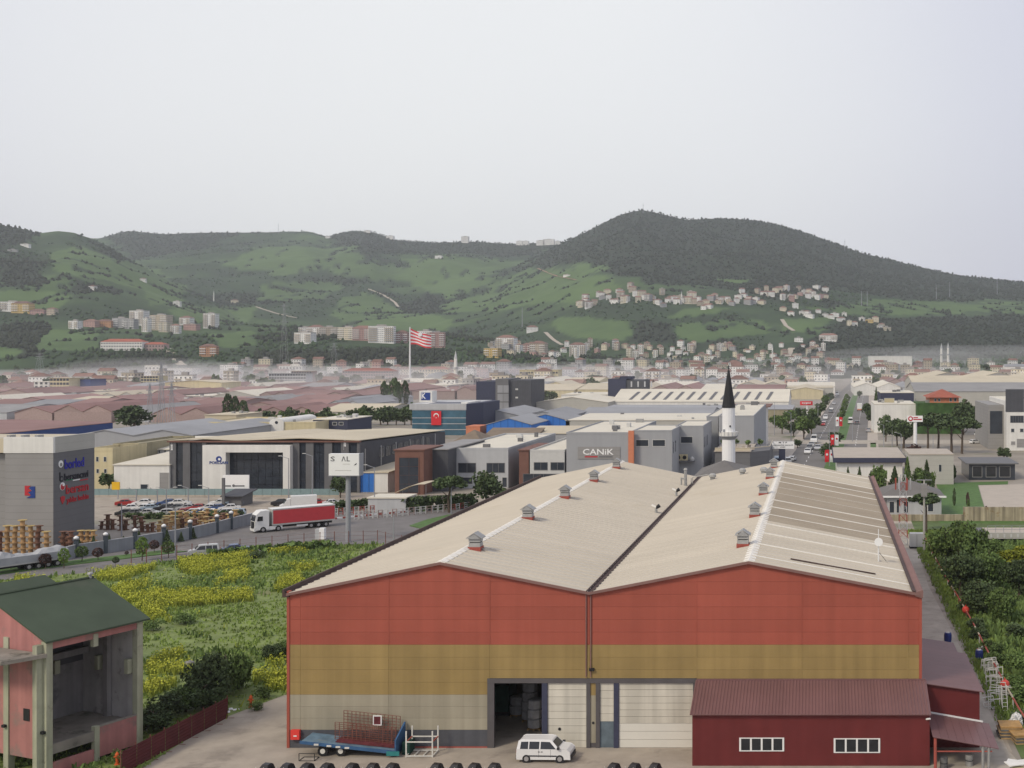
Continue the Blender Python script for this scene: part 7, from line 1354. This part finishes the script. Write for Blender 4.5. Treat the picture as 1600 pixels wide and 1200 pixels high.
def house(p, w, d, fl, roof, wc, place, rot=None, balc=None, extra='', cat=None):
    fw = ('one', 'two', 'three', 'four', 'five', 'six', 'seven', 'eight', 'nine', 'ten')[fl-1]; big = fl >= 4
    balc = big if balc is None else balc; a, r, wi, b = house_meshes(w, d, fl, roof, balc)
    nm = 'apartment_building' if big else 'house'
    t = thing(nm, ' '.join(('%s %s storey %s, %s, %s %s' % (wc, fw, 'apartments' if big else 'house', {'hip': 'hipped tile roof', 'gable': 'gabled roof', 'flat': 'flat roof'}[roof], place, extra)).split()), cat or ('apartments' if big else 'house'), tuple(p), rh.uniform(-.5, .5) if rot is None else rot, 'houses '+place)
    link('wall', a, MATS['house_'+wc], t); link('roof', r, MATS['house_tile' if roof != 'flat' else 'house_flat'], t)
    o = link('window', wi, MATS['glass_mid'], t); o['kind'] = 'stuff'
    if b: link('balcony', b, MATS['house_white' if wc != 'white' else 'house_beige'], t)['kind'] = 'stuff'
    HOUSE_N[0] += 1; return t
WC = ['white', 'white', 'white', 'white', 'cream', 'white', 'pink', 'beige', 'grey', 'cream', 'beige', 'cream']
SZ = ((10, 9), (12, 10), (9, 9), (14, 10))
# village under the wooded peak
vc = np.array([(905, 478), (930, 470), (960, 465), (1000, 462), (1030, 470), (1065, 472), (1100, 472), (1140, 468), (1180, 462), (1220, 460), (1260, 462), (1292, 463)], float)
for i in range(88):
    u = 902+392*(i+rh.random())/88; v = float(np.interp(u, vc[:, 0], vc[:, 1]))+rh.triangular(-14, 16, 2); w, d = rh.choice(SZ)
    house(hill_hit(u, v), w*1.15, d*1.15, rh.choice((2, 2, 3, 3, 4)), rh.choice(('hip', 'hip', 'flat', 'gable')), rh.choice(WC), 'in the village under the peak,', extra='%s, %s' % ('upper' if v < float(np.interp(u, vc[:, 0], vc[:, 1])) else 'lower', 'meadow end' if u < 1000 else 'near minaret' if u < 1120 else 'beyond minaret' if u < 1210 else 'wooded end'))
for i in range(20):
    u = 1222+172*(i+rh.random())/20; v = 485+(u-1222)*.16+rh.uniform(-7, 7); w, d = rh.choice(SZ); house(hill_hit(u, v), w*1.15, d, rh.choice((2, 2, 3)), rh.choice(('hip', 'flat')), 'yellow' if i == 15 else rh.choice(('white', 'white', 'cream')), 'on the slope just below the village')
house(hill_hit(1294, 532), 34, 14, 3, 'hip', 'white', 'alone on the slope above the town', 0, True); house(hill_hit(1248, 534), 16, 11, 2, 'flat', 'white', 'alone beside the larger slope block', 0)
for i in range(30):
    u = 762+240*(i+rh.random())/30; v = 549+rh.uniform(-9, 12); w, d = rh.choice(SZ); house(hill_hit(u, v), w*.85, d*.85, rh.choice((2, 2, 3, 3, 4, 5)), rh.choice(('hip', 'flat', 'hip')), rh.choice(WC), 'in the upper town at the hill foot')
for i in range(72):
    u = 985+310*(i+rh.random())/72; v = 553+rh.uniform(-12, 16); w, d = rh.choice(SZ); house(hill_hit(u, v), w*.8, d*.8, rh.choice((1, 2, 2, 3, 4)), rh.choice(('hip', 'flat', 'hip')), rh.choice(WC), 'in the hazy town centre at the hill foot')
# apartment groups and single buildings one can point to
for (u, v, w, d, fl, roof, wc, pl) in ((218, 508, 26, 16, 8, 'flat', 'white', 'tallest in the hillside cluster'), (252, 516, 30, 16, 8, 'flat', 'beige', 'widest in the hillside cluster'), (229, 519, 10, 10, 7, 'flat', 'white', 'between the two tall hillside blocks'), (330, 513, 20, 16, 8, 'flat', 'white', 'alone at the hillside cluster end'), (190, 512, 24, 14, 5, 'flat', 'grey', 'low in the hillside cluster'), (205, 514, 18, 12, 5, 'flat', 'grey', 'beside the tallest hillside block'), (292, 508, 20, 13, 4, 'hip', 'white', 'in the hillside cluster by the lone block'), (275, 521, 13, 11, 4, 'hip', 'white', 'lowest in the hillside cluster'), (300, 516, 22, 12, 3, 'flat', 'pink', 'low pinkish one in the hillside cluster'), (258, 519, 14, 12, 5, 'flat', 'cream', 'before the widest hillside block'),
    (477, 524, 18, 14, 4, 'flat', 'white', 'uppermost on the foothill edge'), (477, 537, 26, 14, 5, 'flat', 'white', 'striped white one on the foothill'), (495, 527, 24, 14, 5, 'hip', 'white', 'at the foothill edge group middle'), (515, 527, 26, 14, 5, 'flat', 'beige', 'at the foothill edge group end'), (545, 531, 28, 14, 6, 'flat', 'cream', 'first of three slabs on the foothill'), (568, 532, 28, 14, 6, 'hip', 'pink', 'second of three slabs on the foothill'), (597, 536, 36, 15, 8, 'flat', 'white', 'third and largest slab on the foothill'), (629, 536, 16, 12, 5, 'hip', 'pink', 'behind the striped flag mast'), (666, 537, 22, 14, 6, 'flat', 'white', 'behind the striped flag'), (684, 543, 20, 14, 7, 'flat', 'pink', 'beyond the striped flag'), (792, 547, 28, 16, 6, 'hip', 'white', 'tall one at the upper town start'), (842, 557, 22, 14, 6, 'hip', 'beige', 'midway in the upper town'), (903, 558, 24, 14, 6, 'hip', 'white', 'brightest in the upper town'),
    (20, 486, 34, 16, 5, 'flat', 'white', 'high on the far hillside edge'), (36, 489, 30, 16, 5, 'hip', 'yellow', 'beside the high hillside edge block'), (118, 514, 16, 11, 4, 'flat', 'white', 'alone amid hillside woods'), (143, 511, 20, 12, 3, 'hip', 'pink', 'pink one just before the hillside cluster'), (165, 511, 24, 12, 3, 'hip', 'orange', 'orange one just before the hillside cluster'), (82, 492, 14, 10, 3, 'hip', 'beige', 'small one by the hillside wood'), (60, 492, 22, 12, 2, 'hip', 'pink', 'low one on the hillside wood edge'), (277, 478, 14, 10, 3, 'flat', 'white', 'lonely above the hillside cluster'), (367, 473, 18, 10, 2, 'hip', 'cream', 'near the small hill minaret'), (327, 557, 20, 12, 4, 'hip', 'orange', 'alone on the green foothill'), (362, 583, 22, 12, 3, 'flat', 'white', 'above the hazy shed roofs'), (358, 592, 16, 10, 2, 'flat', 'white', 'just below the hazy white block'), (145, 453, 12, 9, 2, 'hip', 'white', 'alone high on the near hill'), (224, 440, 12, 9, 2, 'hip', 'white', 'alone on the hill shoulder'), (40, 386, 20, 10, 2, 'flat', 'white', 'high on the near hill flank'), (20, 393, 20, 8, 1, 'flat', 'grey', 'highest on the near hill flank'), (686, 404, 24, 16, 3, 'flat', 'white', 'alone on the high pasture'), (832, 519, 22, 14, 3, 'hip', 'white', 'lone white one above the upper town'), (886, 432, 18, 10, 1, 'flat', 'white', 'alone on the slope by bare red soil'), (513, 372, 20, 12, 2, 'flat', 'white', 'on the far skyline saddle'), (770, 559, 20, 12, 4, 'flat', 'yellow', 'yellow one in the upper town')):
    house(hill_hit(u, v), w, d, fl, roof, wc, pl, rh.uniform(-.2, .2))
for u, v, w, fl, pl in ((727, 378, 30, 8, 'tower on the skyline'), (812, 379, 26, 5, 'first of the skyline group'), (822, 379, 24, 5, 'second of the skyline group'), (845, 379, 34, 6, 'third of the skyline group'), (858, 379, 46, 7, 'largest of the skyline group'), (872, 379, 24, 4, 'last of the skyline group'), (610, 375, 30, 4, 'pale one on the wooded skyline'), (575, 363, 26, 2, 'low one on the skyline hump')): 
    p = hill_hit(u, v+1); Y = 5150; z = float(terrain(np.array([float(u)]), np.array([float(Y)]))[0]); house(Vector((XU(u, Y), Y, z+1)), w, 18, fl, 'flat', 'white', pl, 0, False)
# large buildings at the hill foot
def bigb(lb, u0, u1, vt, vb_, d, wall, roofm, roof='flat', rise=2, nwin=0, fl=1, Y=None):
    p = hill_hit((u0+u1)/2, vb_); tt, Y, x0, x1, z = bld('building', lb, 'building', u0, u1, vt, vb_, d, wall, roof, roofm, rise, Y=p.y, over=.4); 
    tt.location.z = 0
    if p.z > 1:
        for ch in tt.children: pass
    for f in range(fl):
        for i in range(nwin): a = x0+(i+.5)*(x1-x0)/nwin; zz = ZV(vb_, Y)+1+f*(z-ZV(vb_, Y))/fl; box('window', MATS['glass_mid'], tt, a-.9, a+.9, Y-.1, Y-.003, zz, zz+1.7)
    return tt
bigb('long white school with red tile roof on the foothill', 157, 222, 534, 548, 16, 'white_wall', 'tile_red', 'hip', 4, 16, 3); bigb('pinkish school wing with red roof beside the long white one', 223, 256, 538, 548, 14, 'pinkish_wall', 'tile_red', 'hip', 3, 7, 2)
bigb('white stepped factory office at the hill foot', 250, 300, 576, 590, 20, 'white_wall', 'white_roof', nwin=10, fl=2); bigb('taller white block of the stepped factory office', 226, 249, 571, 592, 16, 'white_wall', 'white_roof', nwin=4, fl=3)
bigb('cream depot with brown pilasters below the white factory office', 258, 346, 598, 616, 30, 'cream_wall', 'beige_roof', 'gy', 1.5, 9, 1); bigb('beige striped apartment slab before the cream depot', 220, 247, 588, 612, 14, 'cream_wall', 'beige_roof', nwin=6, fl=5); bigb('deep blue box building at the hill foot', 117, 141, 593, 615, 20, 'blue_roof', 'navy'); bigb('yellow box building beside the blue one', 78, 108, 591, 616, 18, 'cream_wall', 'beige_roof', nwin=6, fl=4); bigb('plain cream box building past the blue one', 146, 171, 590, 606, 18, 'cream_wall', 'white_roof', 'gy', 1.5); bigb('small white block before the yellow one', 53, 76, 597, 614, 16, 'white_wall', 'white_roof', nwin=3, fl=3); bigb('red brick block at the near hill foot', 17, 32, 586, 598, 14, 'tile_red', 'maroon_roof', nwin=4, fl=3)
bigb('white villa block with stepped terraces in the haze', 436, 472, 572, 583, 14, 'white_wall', 'white_roof', nwin=7, fl=2); bigb('grey apartment slab below the white stepped villa', 420, 478, 584, 604, 14, 'pale_grey', 'roof_grey', nwin=14, fl=4); bigb('pinkish slab beside the grey apartment slab', 455, 487, 580, 600, 12, 'pinkish_wall', 'beige_roof', nwin=8, fl=4); bigb('long pink apartment row with red roofs', 535, 615, 580, 598, 14, 'pinkish_wall', 'tile_red', 'hip', 3, 20, 4); bigb('ochre tiled long house behind the flag mast', 655, 700, 577, 592, 14, 'cream_wall', 'tile_red', 'hip', 3, 10, 3); bigb('cream long building with rounded windows beyond the slate block', 812, 872, 578, 600, 18, 'cream_wall', 'beige_roof', nwin=14, fl=3); bigb('long pale hall in smoke beyond the town', 1358, 1425, 556, 576, 40, 'white_wall', 'greyblue_roof'); bigb('white sign walled shop at the far town edge', 1570, 1640, 573, 590, 16, 'white_wall', 'greyblue_roof', 'gx', 3, 8, 1)
# streets of houses on the plain, in rows
k = 0
for v in (611, 605, 600, 595, 590, 586, 582, 578, 574):
    for u in np.arange(-15, 1610, 38 if v > 592 else 30):
        u = u+rh.uniform(-12, 12)
        if rh.random() < (.30 if u < 1000 else .12) or (u < 360 and v < 592): continue
        if 1290 < u < 1345 and v > 590: continue
        w, d = rh.choice(SZ); p = hill_hit(u, v)
        place = 'in the town rows %s' % ('beyond the maroon sheds' if u < 480 else 'around the striped flag mast' if u < 740 else 'beyond the slate blocks' if u < 1010 else 'beyond the striped white roof' if u < 1290 else 'behind the white factory')
        ar = (rh.choice((1, 1, 2, 2, 3, 3, 4)), rh.choice(('hip', 'flat', 'flat', 'gable')), rh.choice(WC)); rt = rh.uniform(-.25, .25)
        if v <= 592: far_house(p, w*1.1, d*1.1, *ar, rt)
        else: house(p, w*1.1, d*1.1, *ar, place, rt)
fm = bpy.data.meshes.new('town'); fm.from_pydata(FAR['v'], [], FAR['f'])
for mk in FAR['mats']: fm.materials.append(MATS[mk])
fm.polygons.foreach_set('material_index', FAR['m']); fm.update()
tag(link('town_houses', fm), 'hazy mass of small far houses filling the town at the hill foot', kind='stuff')
# ------------------------------------------------------------------ minarets, masts, flag
def far_minaret(u, vb_, vt, lb, r=1.2, Y=None):
    p = hill_hit(u, vb_); Y = p.y; zt = ZV(vt, Y); h = zt-p.z; t = thing('minaret', lb, 'minaret', tuple(p)); MB().lathe([(r, 0), (r*.95, h*.5)], 10).build('shaft', MATS['white_wall'], t, world=False); MB().lathe([(r*1.6, h*.5), (r*1.6, h*.54)], 10).build('balcony', MATS['pale_grey'], t, world=False); MB().lathe([(r*.8, h*.54), (r*.8, h*.78)], 10).build('upper_shaft', MATS['white_wall'], t, world=False); MB().lathe([(r*.9, h*.78), (.1, h)], 10).build('spire', MATS['pale_grey'], t, world=False)
far_minaret(712, 604, 548, 'slender white minaret beyond the striped flag', 1.7); far_minaret(1471, 574, 536, 'first of twin white minarets in the smoke', 1.9); far_minaret(1481.5, 574, 535, 'second of twin white minarets in the smoke', 1.9); far_minaret(1207, 562, 538, 'small white minaret in the hazy town'); far_minaret(1065, 476, 455, 'tiny minaret in the village below the peak', 1.6); far_minaret(334, 472, 453, 'tiny white minaret on the hill saddle', 1.5)
tt = bigb('grey domed mosque beside the slender white minaret', 664, 698, 594, 604, 26, 'pale_grey', 'greyblue_roof'); Y = ORG[tt.name].y; MB().lathe([(13*math.cos(a), 7*math.sin(a)) for a in np.linspace(0, 1.5, 7)], 16, (XU(681, Y), Y+13, ZV(594, Y))).build('dome', MATS['greyblue_roof'], tt)
Y = YB(601); p = Vector((XU(640.5, Y), Y, 0)); t = thing('flag_mast', 'very tall white mast flying a red and white striped flag', 'flag', tuple(p)); hz_ = ZV(511, Y)
MB().tube((0, 0, .01), (0, 0, hz_), 1.1, .5, 8).build('mast', MATS['flag_white'], t, world=False)
s = Y/F
for i in range(9):
    mb = MB(); 
    for j in range(10):
        f0, f1 = j/10, (j+1)/10; top = lambda f: hz_-2*s-(f*21+2.5*math.sin(f*5))*s*.62; bot = lambda f: hz_-27*s-(f*9-2*math.sin(f*6))*s*.62; yv = lambda f: 2.2*math.sin(f*6.5)
        e = lambda f, q: (f*32*s+.6, yv(f), top(f)+(bot(f)-top(f))*q)
        mb.poly([e(f0, i/9), e(f1, i/9), e(f1, (i+1)/9), e(f0, (i+1)/9)])
    mb.build('stripe', MATS['flag_red' if i % 2 == 0 else 'flag_white'], t, world=False)
MB().wheel((17*s, .0, hz_-2*s-9.8*s), 3.2*s*1.0, 5.2, 14).build('emblem', MATS['flag_white'], t, world=False)
def pylon(p, h, w, lb, arms=3):
    t = thing('pylon', lb, 'pylon', tuple(p), 0, 'lattice pylons'); mb = MB(); n = 7
    for i in range(n):
        a, b = w*(1-.86*i/n), w*(1-.86*(i+1)/n); z0, z1 = h*i/n, h*(i+1)/n; c = [(-1, -1), (1, -1), (1, 1), (-1, 1)]
        for j in range(4):
            x, y = c[j]; x2, y2 = c[(j+1) % 4]; mb.tube((x*a, y*a, z0), (x*b, y*b, z1), .10, n=4).tube((x*a, y*a, z0), (x2*b, y2*b, z1), .05, n=4)
    mb.build('tower', MATS['pole_grey'], t, world=False)
    for k in range(arms): z = h*(.72+.12*k); L = w*1.5*(1-.15*k); MB().tube((-L, 0, z), (L, 0, z), .14, n=4).tube((-L, 0, z), (0, 0, z+1.2), .08, n=4).tube((L, 0, z), (0, 0, z+1.2), .08, n=4).build('cross_arm', MATS['pole_grey'], t, world=False)
for i, (u, v, vt) in enumerate(((252, 674, 566), (268, 668, 598), (234, 664, 600), (444, 578, 474), (522, 574, 536), (62, 584, 552))): 
    p = hill_hit(u, v); pylon(p, ZV(vt, p.y)-p.z, 1.2 if v > 600 else 4.0, 'grey lattice pylon, %s' % ('tallest before the maroon sheds', 'second before the maroon sheds', 'shortest before the maroon sheds', 'rising against the foothill', 'small one on the foothill foot', 'small one by the hill woods')[i])
for i, (u, v, vt) in enumerate(((1005, 330, 318), (435, 363, 349), (1320, 389, 374), (1346, 475, 455), (1355, 475, 455), (1463, 467, 446), (1484, 464, 440), (1558, 460, 436), (816, 508, 480))):
    p = hill_hit(u, v+3); h = max(14, ZV(vt, p.y)-p.z); t = thing('mast', 'thin mast %s' % ('on the wooded peak', 'on the far skyline', 'on the long shoulder skyline', 'first of two on the mid slope', 'second of two on the mid slope', 'first on the wooded flank', 'second on the wooded flank', 'near the wooded flank edge', 'on the slope above the upper town')[i], 'mast', tuple(p)); MB().tube((0, 0, 0), (0, 0, h), .9, .45, 5).build('pole', MATS['pole_grey'], t, world=False); MB().tube((-3, 0, h*.8), (3, 0, h*.8), .35, n=4).build('cross_arm', MATS['pole_grey'], t, world=False)
# town greenery between the houses
for i in range(150):
    u = rh.uniform(0, 1600); v = rh.uniform(575, 612)
    if 1290 < u < 1345: continue
    p = hill_hit(u, v); tree('tree', '%s tree between town houses %s' % (rh.choice(('round', 'broad', 'small', 'dark', 'leafy')), 'beyond the maroon sheds' if u < 480 else 'around the flag mast' if u < 740 else 'beyond the slate blocks' if u < 1010 else 'beyond the striped roof' if u < 1290 else 'behind the white factory'), 'tree', p, rh.uniform(7, 12), rh.uniform(4, 7), 'round', 'leaf_dark', 160, .42, i % 4, 'town trees', base=1)
# tracks and bare soil on the slopes
M('track', (.40, .35, .28), var=.15); M('red_soil', (.30, .16, .10), var=.2)
def track(pts, w, mat='track'):
    P_ = []
    for (a, b), (c, d) in zip(pts, pts[1:]):
        for i in range(6): P_.append((a+(c-a)*i/6, b+(d-b)*i/6))
    P_.append(pts[-1]); H_ = [hill_hit(*q) for q in P_]; mb = MB()
    for a, b in zip(H_, H_[1:]):
        for dz in (1.2,): mb.poly([a+Vector((-w, 0, dz)), a+Vector((w, 0, dz)), b+Vector((w, 0, dz)), b+Vector((-w, 0, dz))])
    tag(mb.build('track', MATS[mat]), kind='structure')
track([(264, 546), (268, 556), (276, 566), (284, 572)], 6); track([(690, 453), (706, 460), (719, 470), (722, 479)][:0] or [(575, 452), (600, 462), (617, 473), (622, 480)], 4); track([(400, 480), (430, 490), (465, 498)], 4); track([(852, 520), (866, 533), (878, 540)], 4); track([(840, 420), (870, 432), (900, 438)], 4, 'red_soil'); track([(1222, 500), (1228, 510), (1240, 518)], 4); track([(1237, 545), (1230, 558)], 6)
# ------------------------------------------------------------------ the overgrown field: tufts, weeds and yellow flower drifts
rf = np.random.RandomState(31)
FP = [(p[0], p[1]) for p in FIELD]
M('grass_blade', (.20, .275, .07), var=.4, scale=.35, rough=.9, spec=.15, dirt=((.17, .15, .07), .12, .62)); M('weed_dark', (.14, .205, .065), var=.35, scale=.4, rough=.9, spec=.15); M('flower_yellow', (.41, .43, .06), var=.25, scale=.8, rough=.8, spec=.1); M('flower_stem', (.28, .32, .05), var=.3, scale=.6, rough=.9)
def field_pts(n, dens):
    x = rf.uniform(-150, -30, n); y = rf.uniform(80, 205, n); u = U0+x*F/y; v = V0+H*F/y; ok = inpoly(x, y, FP) & (rf.rand(n) < dens(x, y, u, v)) & (u > -60); return x[ok], y[ok]
def tufts(name, mat, x, y, h, w, blades, lb):
    n = len(x); c = np.stack([x, y, np.full(n, .01)], 1); vs_, fs = [], []
    for b in range(blades):
        a = rf.rand(n)*6.28; hh = h*(.6+.7*rf.rand(n)); ww = w*(.6+.7*rf.rand(n)); ln = rf.normal(0, .28, (n, 2))*hh[:, None]; o = rf.normal(0, .16, (n, 2))
        d = np.stack([np.cos(a), np.sin(a), a*0], 1)*ww[:, None]*.5; q = c.copy(); q[:, :2] += o; tip = q+np.concatenate([ln, hh[:, None]], 1)
        vs_.append(np.stack([q-d, q+d, tip+d*.35, tip-d*.35], 1))
    v = np.concatenate(vs_).reshape(-1, 3); k = len(v)//4; f = np.arange(4*k).reshape(k, 4)[:, [0, 1, 2, 0, 2, 3]].ravel()
    o = link(name, npmesh(name, v, f, 3), MATS[mat]); return tag(o, lb, kind='stuff')
nz = lambda x, y, s: fbm(x+500, y+500, s, 4)
x, y = field_pts(90000, lambda x, y, u, v: np.clip((nz(x, y, 9)-.30)*2.4, .12, 1)); tufts('grass', 'grass_blade', x, y, .20, .24, 3, 'rough green grass covering the open field')
x, y = field_pts(15000, lambda x, y, u, v: np.where(nz(x, y*1.4, 13) > .56, .75, .02)); tufts('weeds', 'weed_dark', x, y, .55, .36, 3, 'taller dark weeds in patches on the field')
YEL = [[(170, 918), (230, 912), (265, 930), (300, 924), (395, 924), (392, 940), (330, 948), (250, 958), (200, 948)], [(285, 868), (330, 862), (392, 868), (385, 888), (330, 902), (275, 892)], [(350, 896), (390, 896), (385, 912), (340, 915)], [(230, 1040), (280, 1020), (305, 1028), (290, 1060), (228, 1100)], [(390, 1050), (440, 1030), (450, 1045), (448, 1085), (395, 1078)], [(20, 898), (60, 896), (70, 912), (20, 918)], [(130, 892), (240, 886), (230, 902), (140, 905)], [(420, 862), (480, 856), (478, 868), (425, 872)], [(455, 885), (500, 884), (495, 892), (455, 893)], [(430, 910), (470, 900), (480, 920), (440, 928)], [(225, 960), (260, 958), (262, 975), (226, 980)]]
def ydens(x, y, u, v):
    ju, jv = u+26*(nz(x*1.7, y*1.7, 6)-.5), v+22*(nz(x*1.7+80, y*1.7, 6)-.5); d = np.zeros(u.shape)
    for p in YEL: d = np.where(inpoly(ju, jv, p), 1.0, d)
    return d*np.clip((nz(x+40, y, 3.2)-.34)*4, 0, 1)+.002
x, y = field_pts(260000, lambda x, y, u, v: ydens(x, y, u, v)*.85); tufts('flower_stalks', 'flower_stem', x, y, .62, .16, 2, 'stalks under the yellow flowers on the field')
c = np.concatenate([np.stack([x+rf.normal(0, .2, len(x)), y+rf.normal(0, .2, len(x)), rf.uniform(.45, .95, len(x))], 1) for _ in range(3)]); o = link('flowers', cards('flowers', c, .13, rs=rf), MATS['flower_yellow']); tag(o, 'drifts of bright yellow wildflowers on the field', kind='stuff')
# bank grass
nb_ = 26000; x = rf.uniform(15.2, 34, nb_); y = rf.uniform(60, 215, nb_); ok = (x > 15.4+.0*y) & ((y > 100) | (x > 17.2+(100-y)*.12)); x, y = x[ok], y[ok]; tufts('grass', 'grass_blade', x, y, .35, .2, 3, 'grass on the stream bank beside the path')
x = rf.uniform(18.6, 40, 9000); y = rf.uniform(70, 200, 9000); tufts('weeds', 'weed_dark', x, y, .8, .4, 3, 'tall weeds along the stream')
# shrubs of the field
for i, (u, v, r, h, m) in enumerate(((330, 1098, 2.3, 4.2, 'leaf_dark'), (352, 1085, 2.0, 4.6, 'leaf_mid'), (318, 1108, 2.2, 2.8, 'leaf_dark'), (290, 1112, 2.2, 2.4, 'leaf_mid'), (262, 1126, 2.0, 2.2, 'leaf_dark'), (240, 1140, 1.8, 2.0, 'leaf_dark'), (368, 1075, 1.6, 3.2, 'leaf_mid'), (428, 1030, 1.4, 1.7, 'leaf_dark'), (446, 1026, 1.3, 1.6, 'leaf_mid'), (412, 1092, 1.1, 1.1, 'leaf_mid'), (398, 1110, .8, .8, 'leaf_mid'), (190, 1192, .9, 1.1, 'leaf_mid'), (240, 985, 1.5, 1.4, 'leaf_mid'), (290, 975, 1.8, 1.3, 'leaf_mid'), (455, 858, 1.8, 1.3, 'leaf_dark'), (400, 872, 2.0, 1.2, 'leaf_dark'))):
    bush('%s shrub %s' % (ORDN[min(i, 14)], 'in the dark thicket by the sheet fence' if i < 7 else 'beside the warehouse corner' if i in (7, 8) else 'low on the field'), G(u, v), r, h, m, 2200 if i < 9 else 900, .095, i % 4, 'shrubs on the field')
t = thing('litter', 'white scraps of sheeting at the fence end', 'litter', tuple(G(362, 1112)))
for i in range(6): MB().box(-.25, .25, -.15, .15, 0, .08).build('scrap', MATS['logo_white'], t, world=False).matrix_local = Matrix.Translation((rh.uniform(-.8, .8), rh.uniform(-.6, .6), .03)) @ Matrix.Rotation(rh.random()*6, 4, 'Z')
t = thing('boulder', 'grey boulder amid the yellow flowers by the thicket', 'boulder', tuple(G(296, 1042))); MB().lathe([(.35, 0), (.55, .2), (.45, .5), (.15, .65)], 8).build('stone', MATS['plaster'], t, world=False)
# ------------------------------------------------------------------ haze: the damp air over the plain
hz = bpy.data.materials.new('haze'); hz.use_nodes = True; t = hz.node_tree; t.nodes.clear()
o = t.nodes.new('ShaderNodeOutputMaterial'); pv = t.nodes.new('ShaderNodeVolumePrincipled')
pv.inputs['Color'].default_value = (.88, .92, .98, 1); pv.inputs['Density'].default_value = 7e-5; pv.inputs['Anisotropy'].default_value = .2
t.links.new(pv.outputs[0], o.inputs['Volume'])
tag(box('haze', hz, None, -6400, 3100, -60, 6700, -7, 680), kind='stuff', label='pale damp haze lying over the plain and hills')

# drifting smoke lying over the town in flat, overlapping banks
rsm = random.Random(12)
def smoke(u, Y, rx, ry, rz, d, lb):
    sm = bpy.data.materials.new('smoke'); sm.use_nodes = True; t = sm.node_tree; t.nodes.clear()
    o = t.nodes.new('ShaderNodeOutputMaterial'); pv = t.nodes.new('ShaderNodeVolumePrincipled'); pv.inputs['Color'].default_value = (.93, .91, .91, 1); pv.inputs['Density'].default_value = d
    t.links.new(pv.outputs[0], o.inputs['Volume'])
    mb = MB(); pr = [(math.cos(a), math.sin(a)) for a in np.linspace(-math.pi/2+.05, math.pi/2-.05, 12)]; mb.lathe(pr, 28)
    ob = mb.build('smoke_bank', sm, smooth=True); ob.location = (XU(u, Y), Y, 2+rz*.12); ob.scale = (rx, ry, rz); tag(ob, lb, 'smoke', kind='stuff')
smoke(1560, 2000, 430, 260, 36, 9e-4, 'bank of pale smoke over the town below the wooded hill end'); smoke(1090, 1720, 420, 260, 18, 7e-4, 'wide thin bank of smoke over the hazy town centre')
smoke(380, 1240, 380, 240, 13, 7e-4, 'thin bank of smoke over the maroon roofed sheds')
for k, (u0, u1, y0, y1, n, rz0, rz1, lb) in enumerate(((200, 760, 950, 1500, 9, 8, 20, 'over the maroon sheds and flag mast'), (820, 1300, 1150, 1900, 6, 8, 18, 'over the hazy town centre'), (1320, 1620, 1300, 2000, 5, 12, 30, 'below the wooded hill end'))):
    for i in range(n): smoke(rsm.uniform(u0, u1), rsm.uniform(y0, y1), rsm.uniform(70, 190), rsm.uniform(60, 150), rsm.uniform(rz0, rz1), rsm.uniform(.9e-3, 2.0e-3), '%s drift of smoke %s' % (ORDN[i], lb))
smoke(820, 1330, 780, 820, 11, 8e-4, 'broad veil of low smoke lying over the whole town')
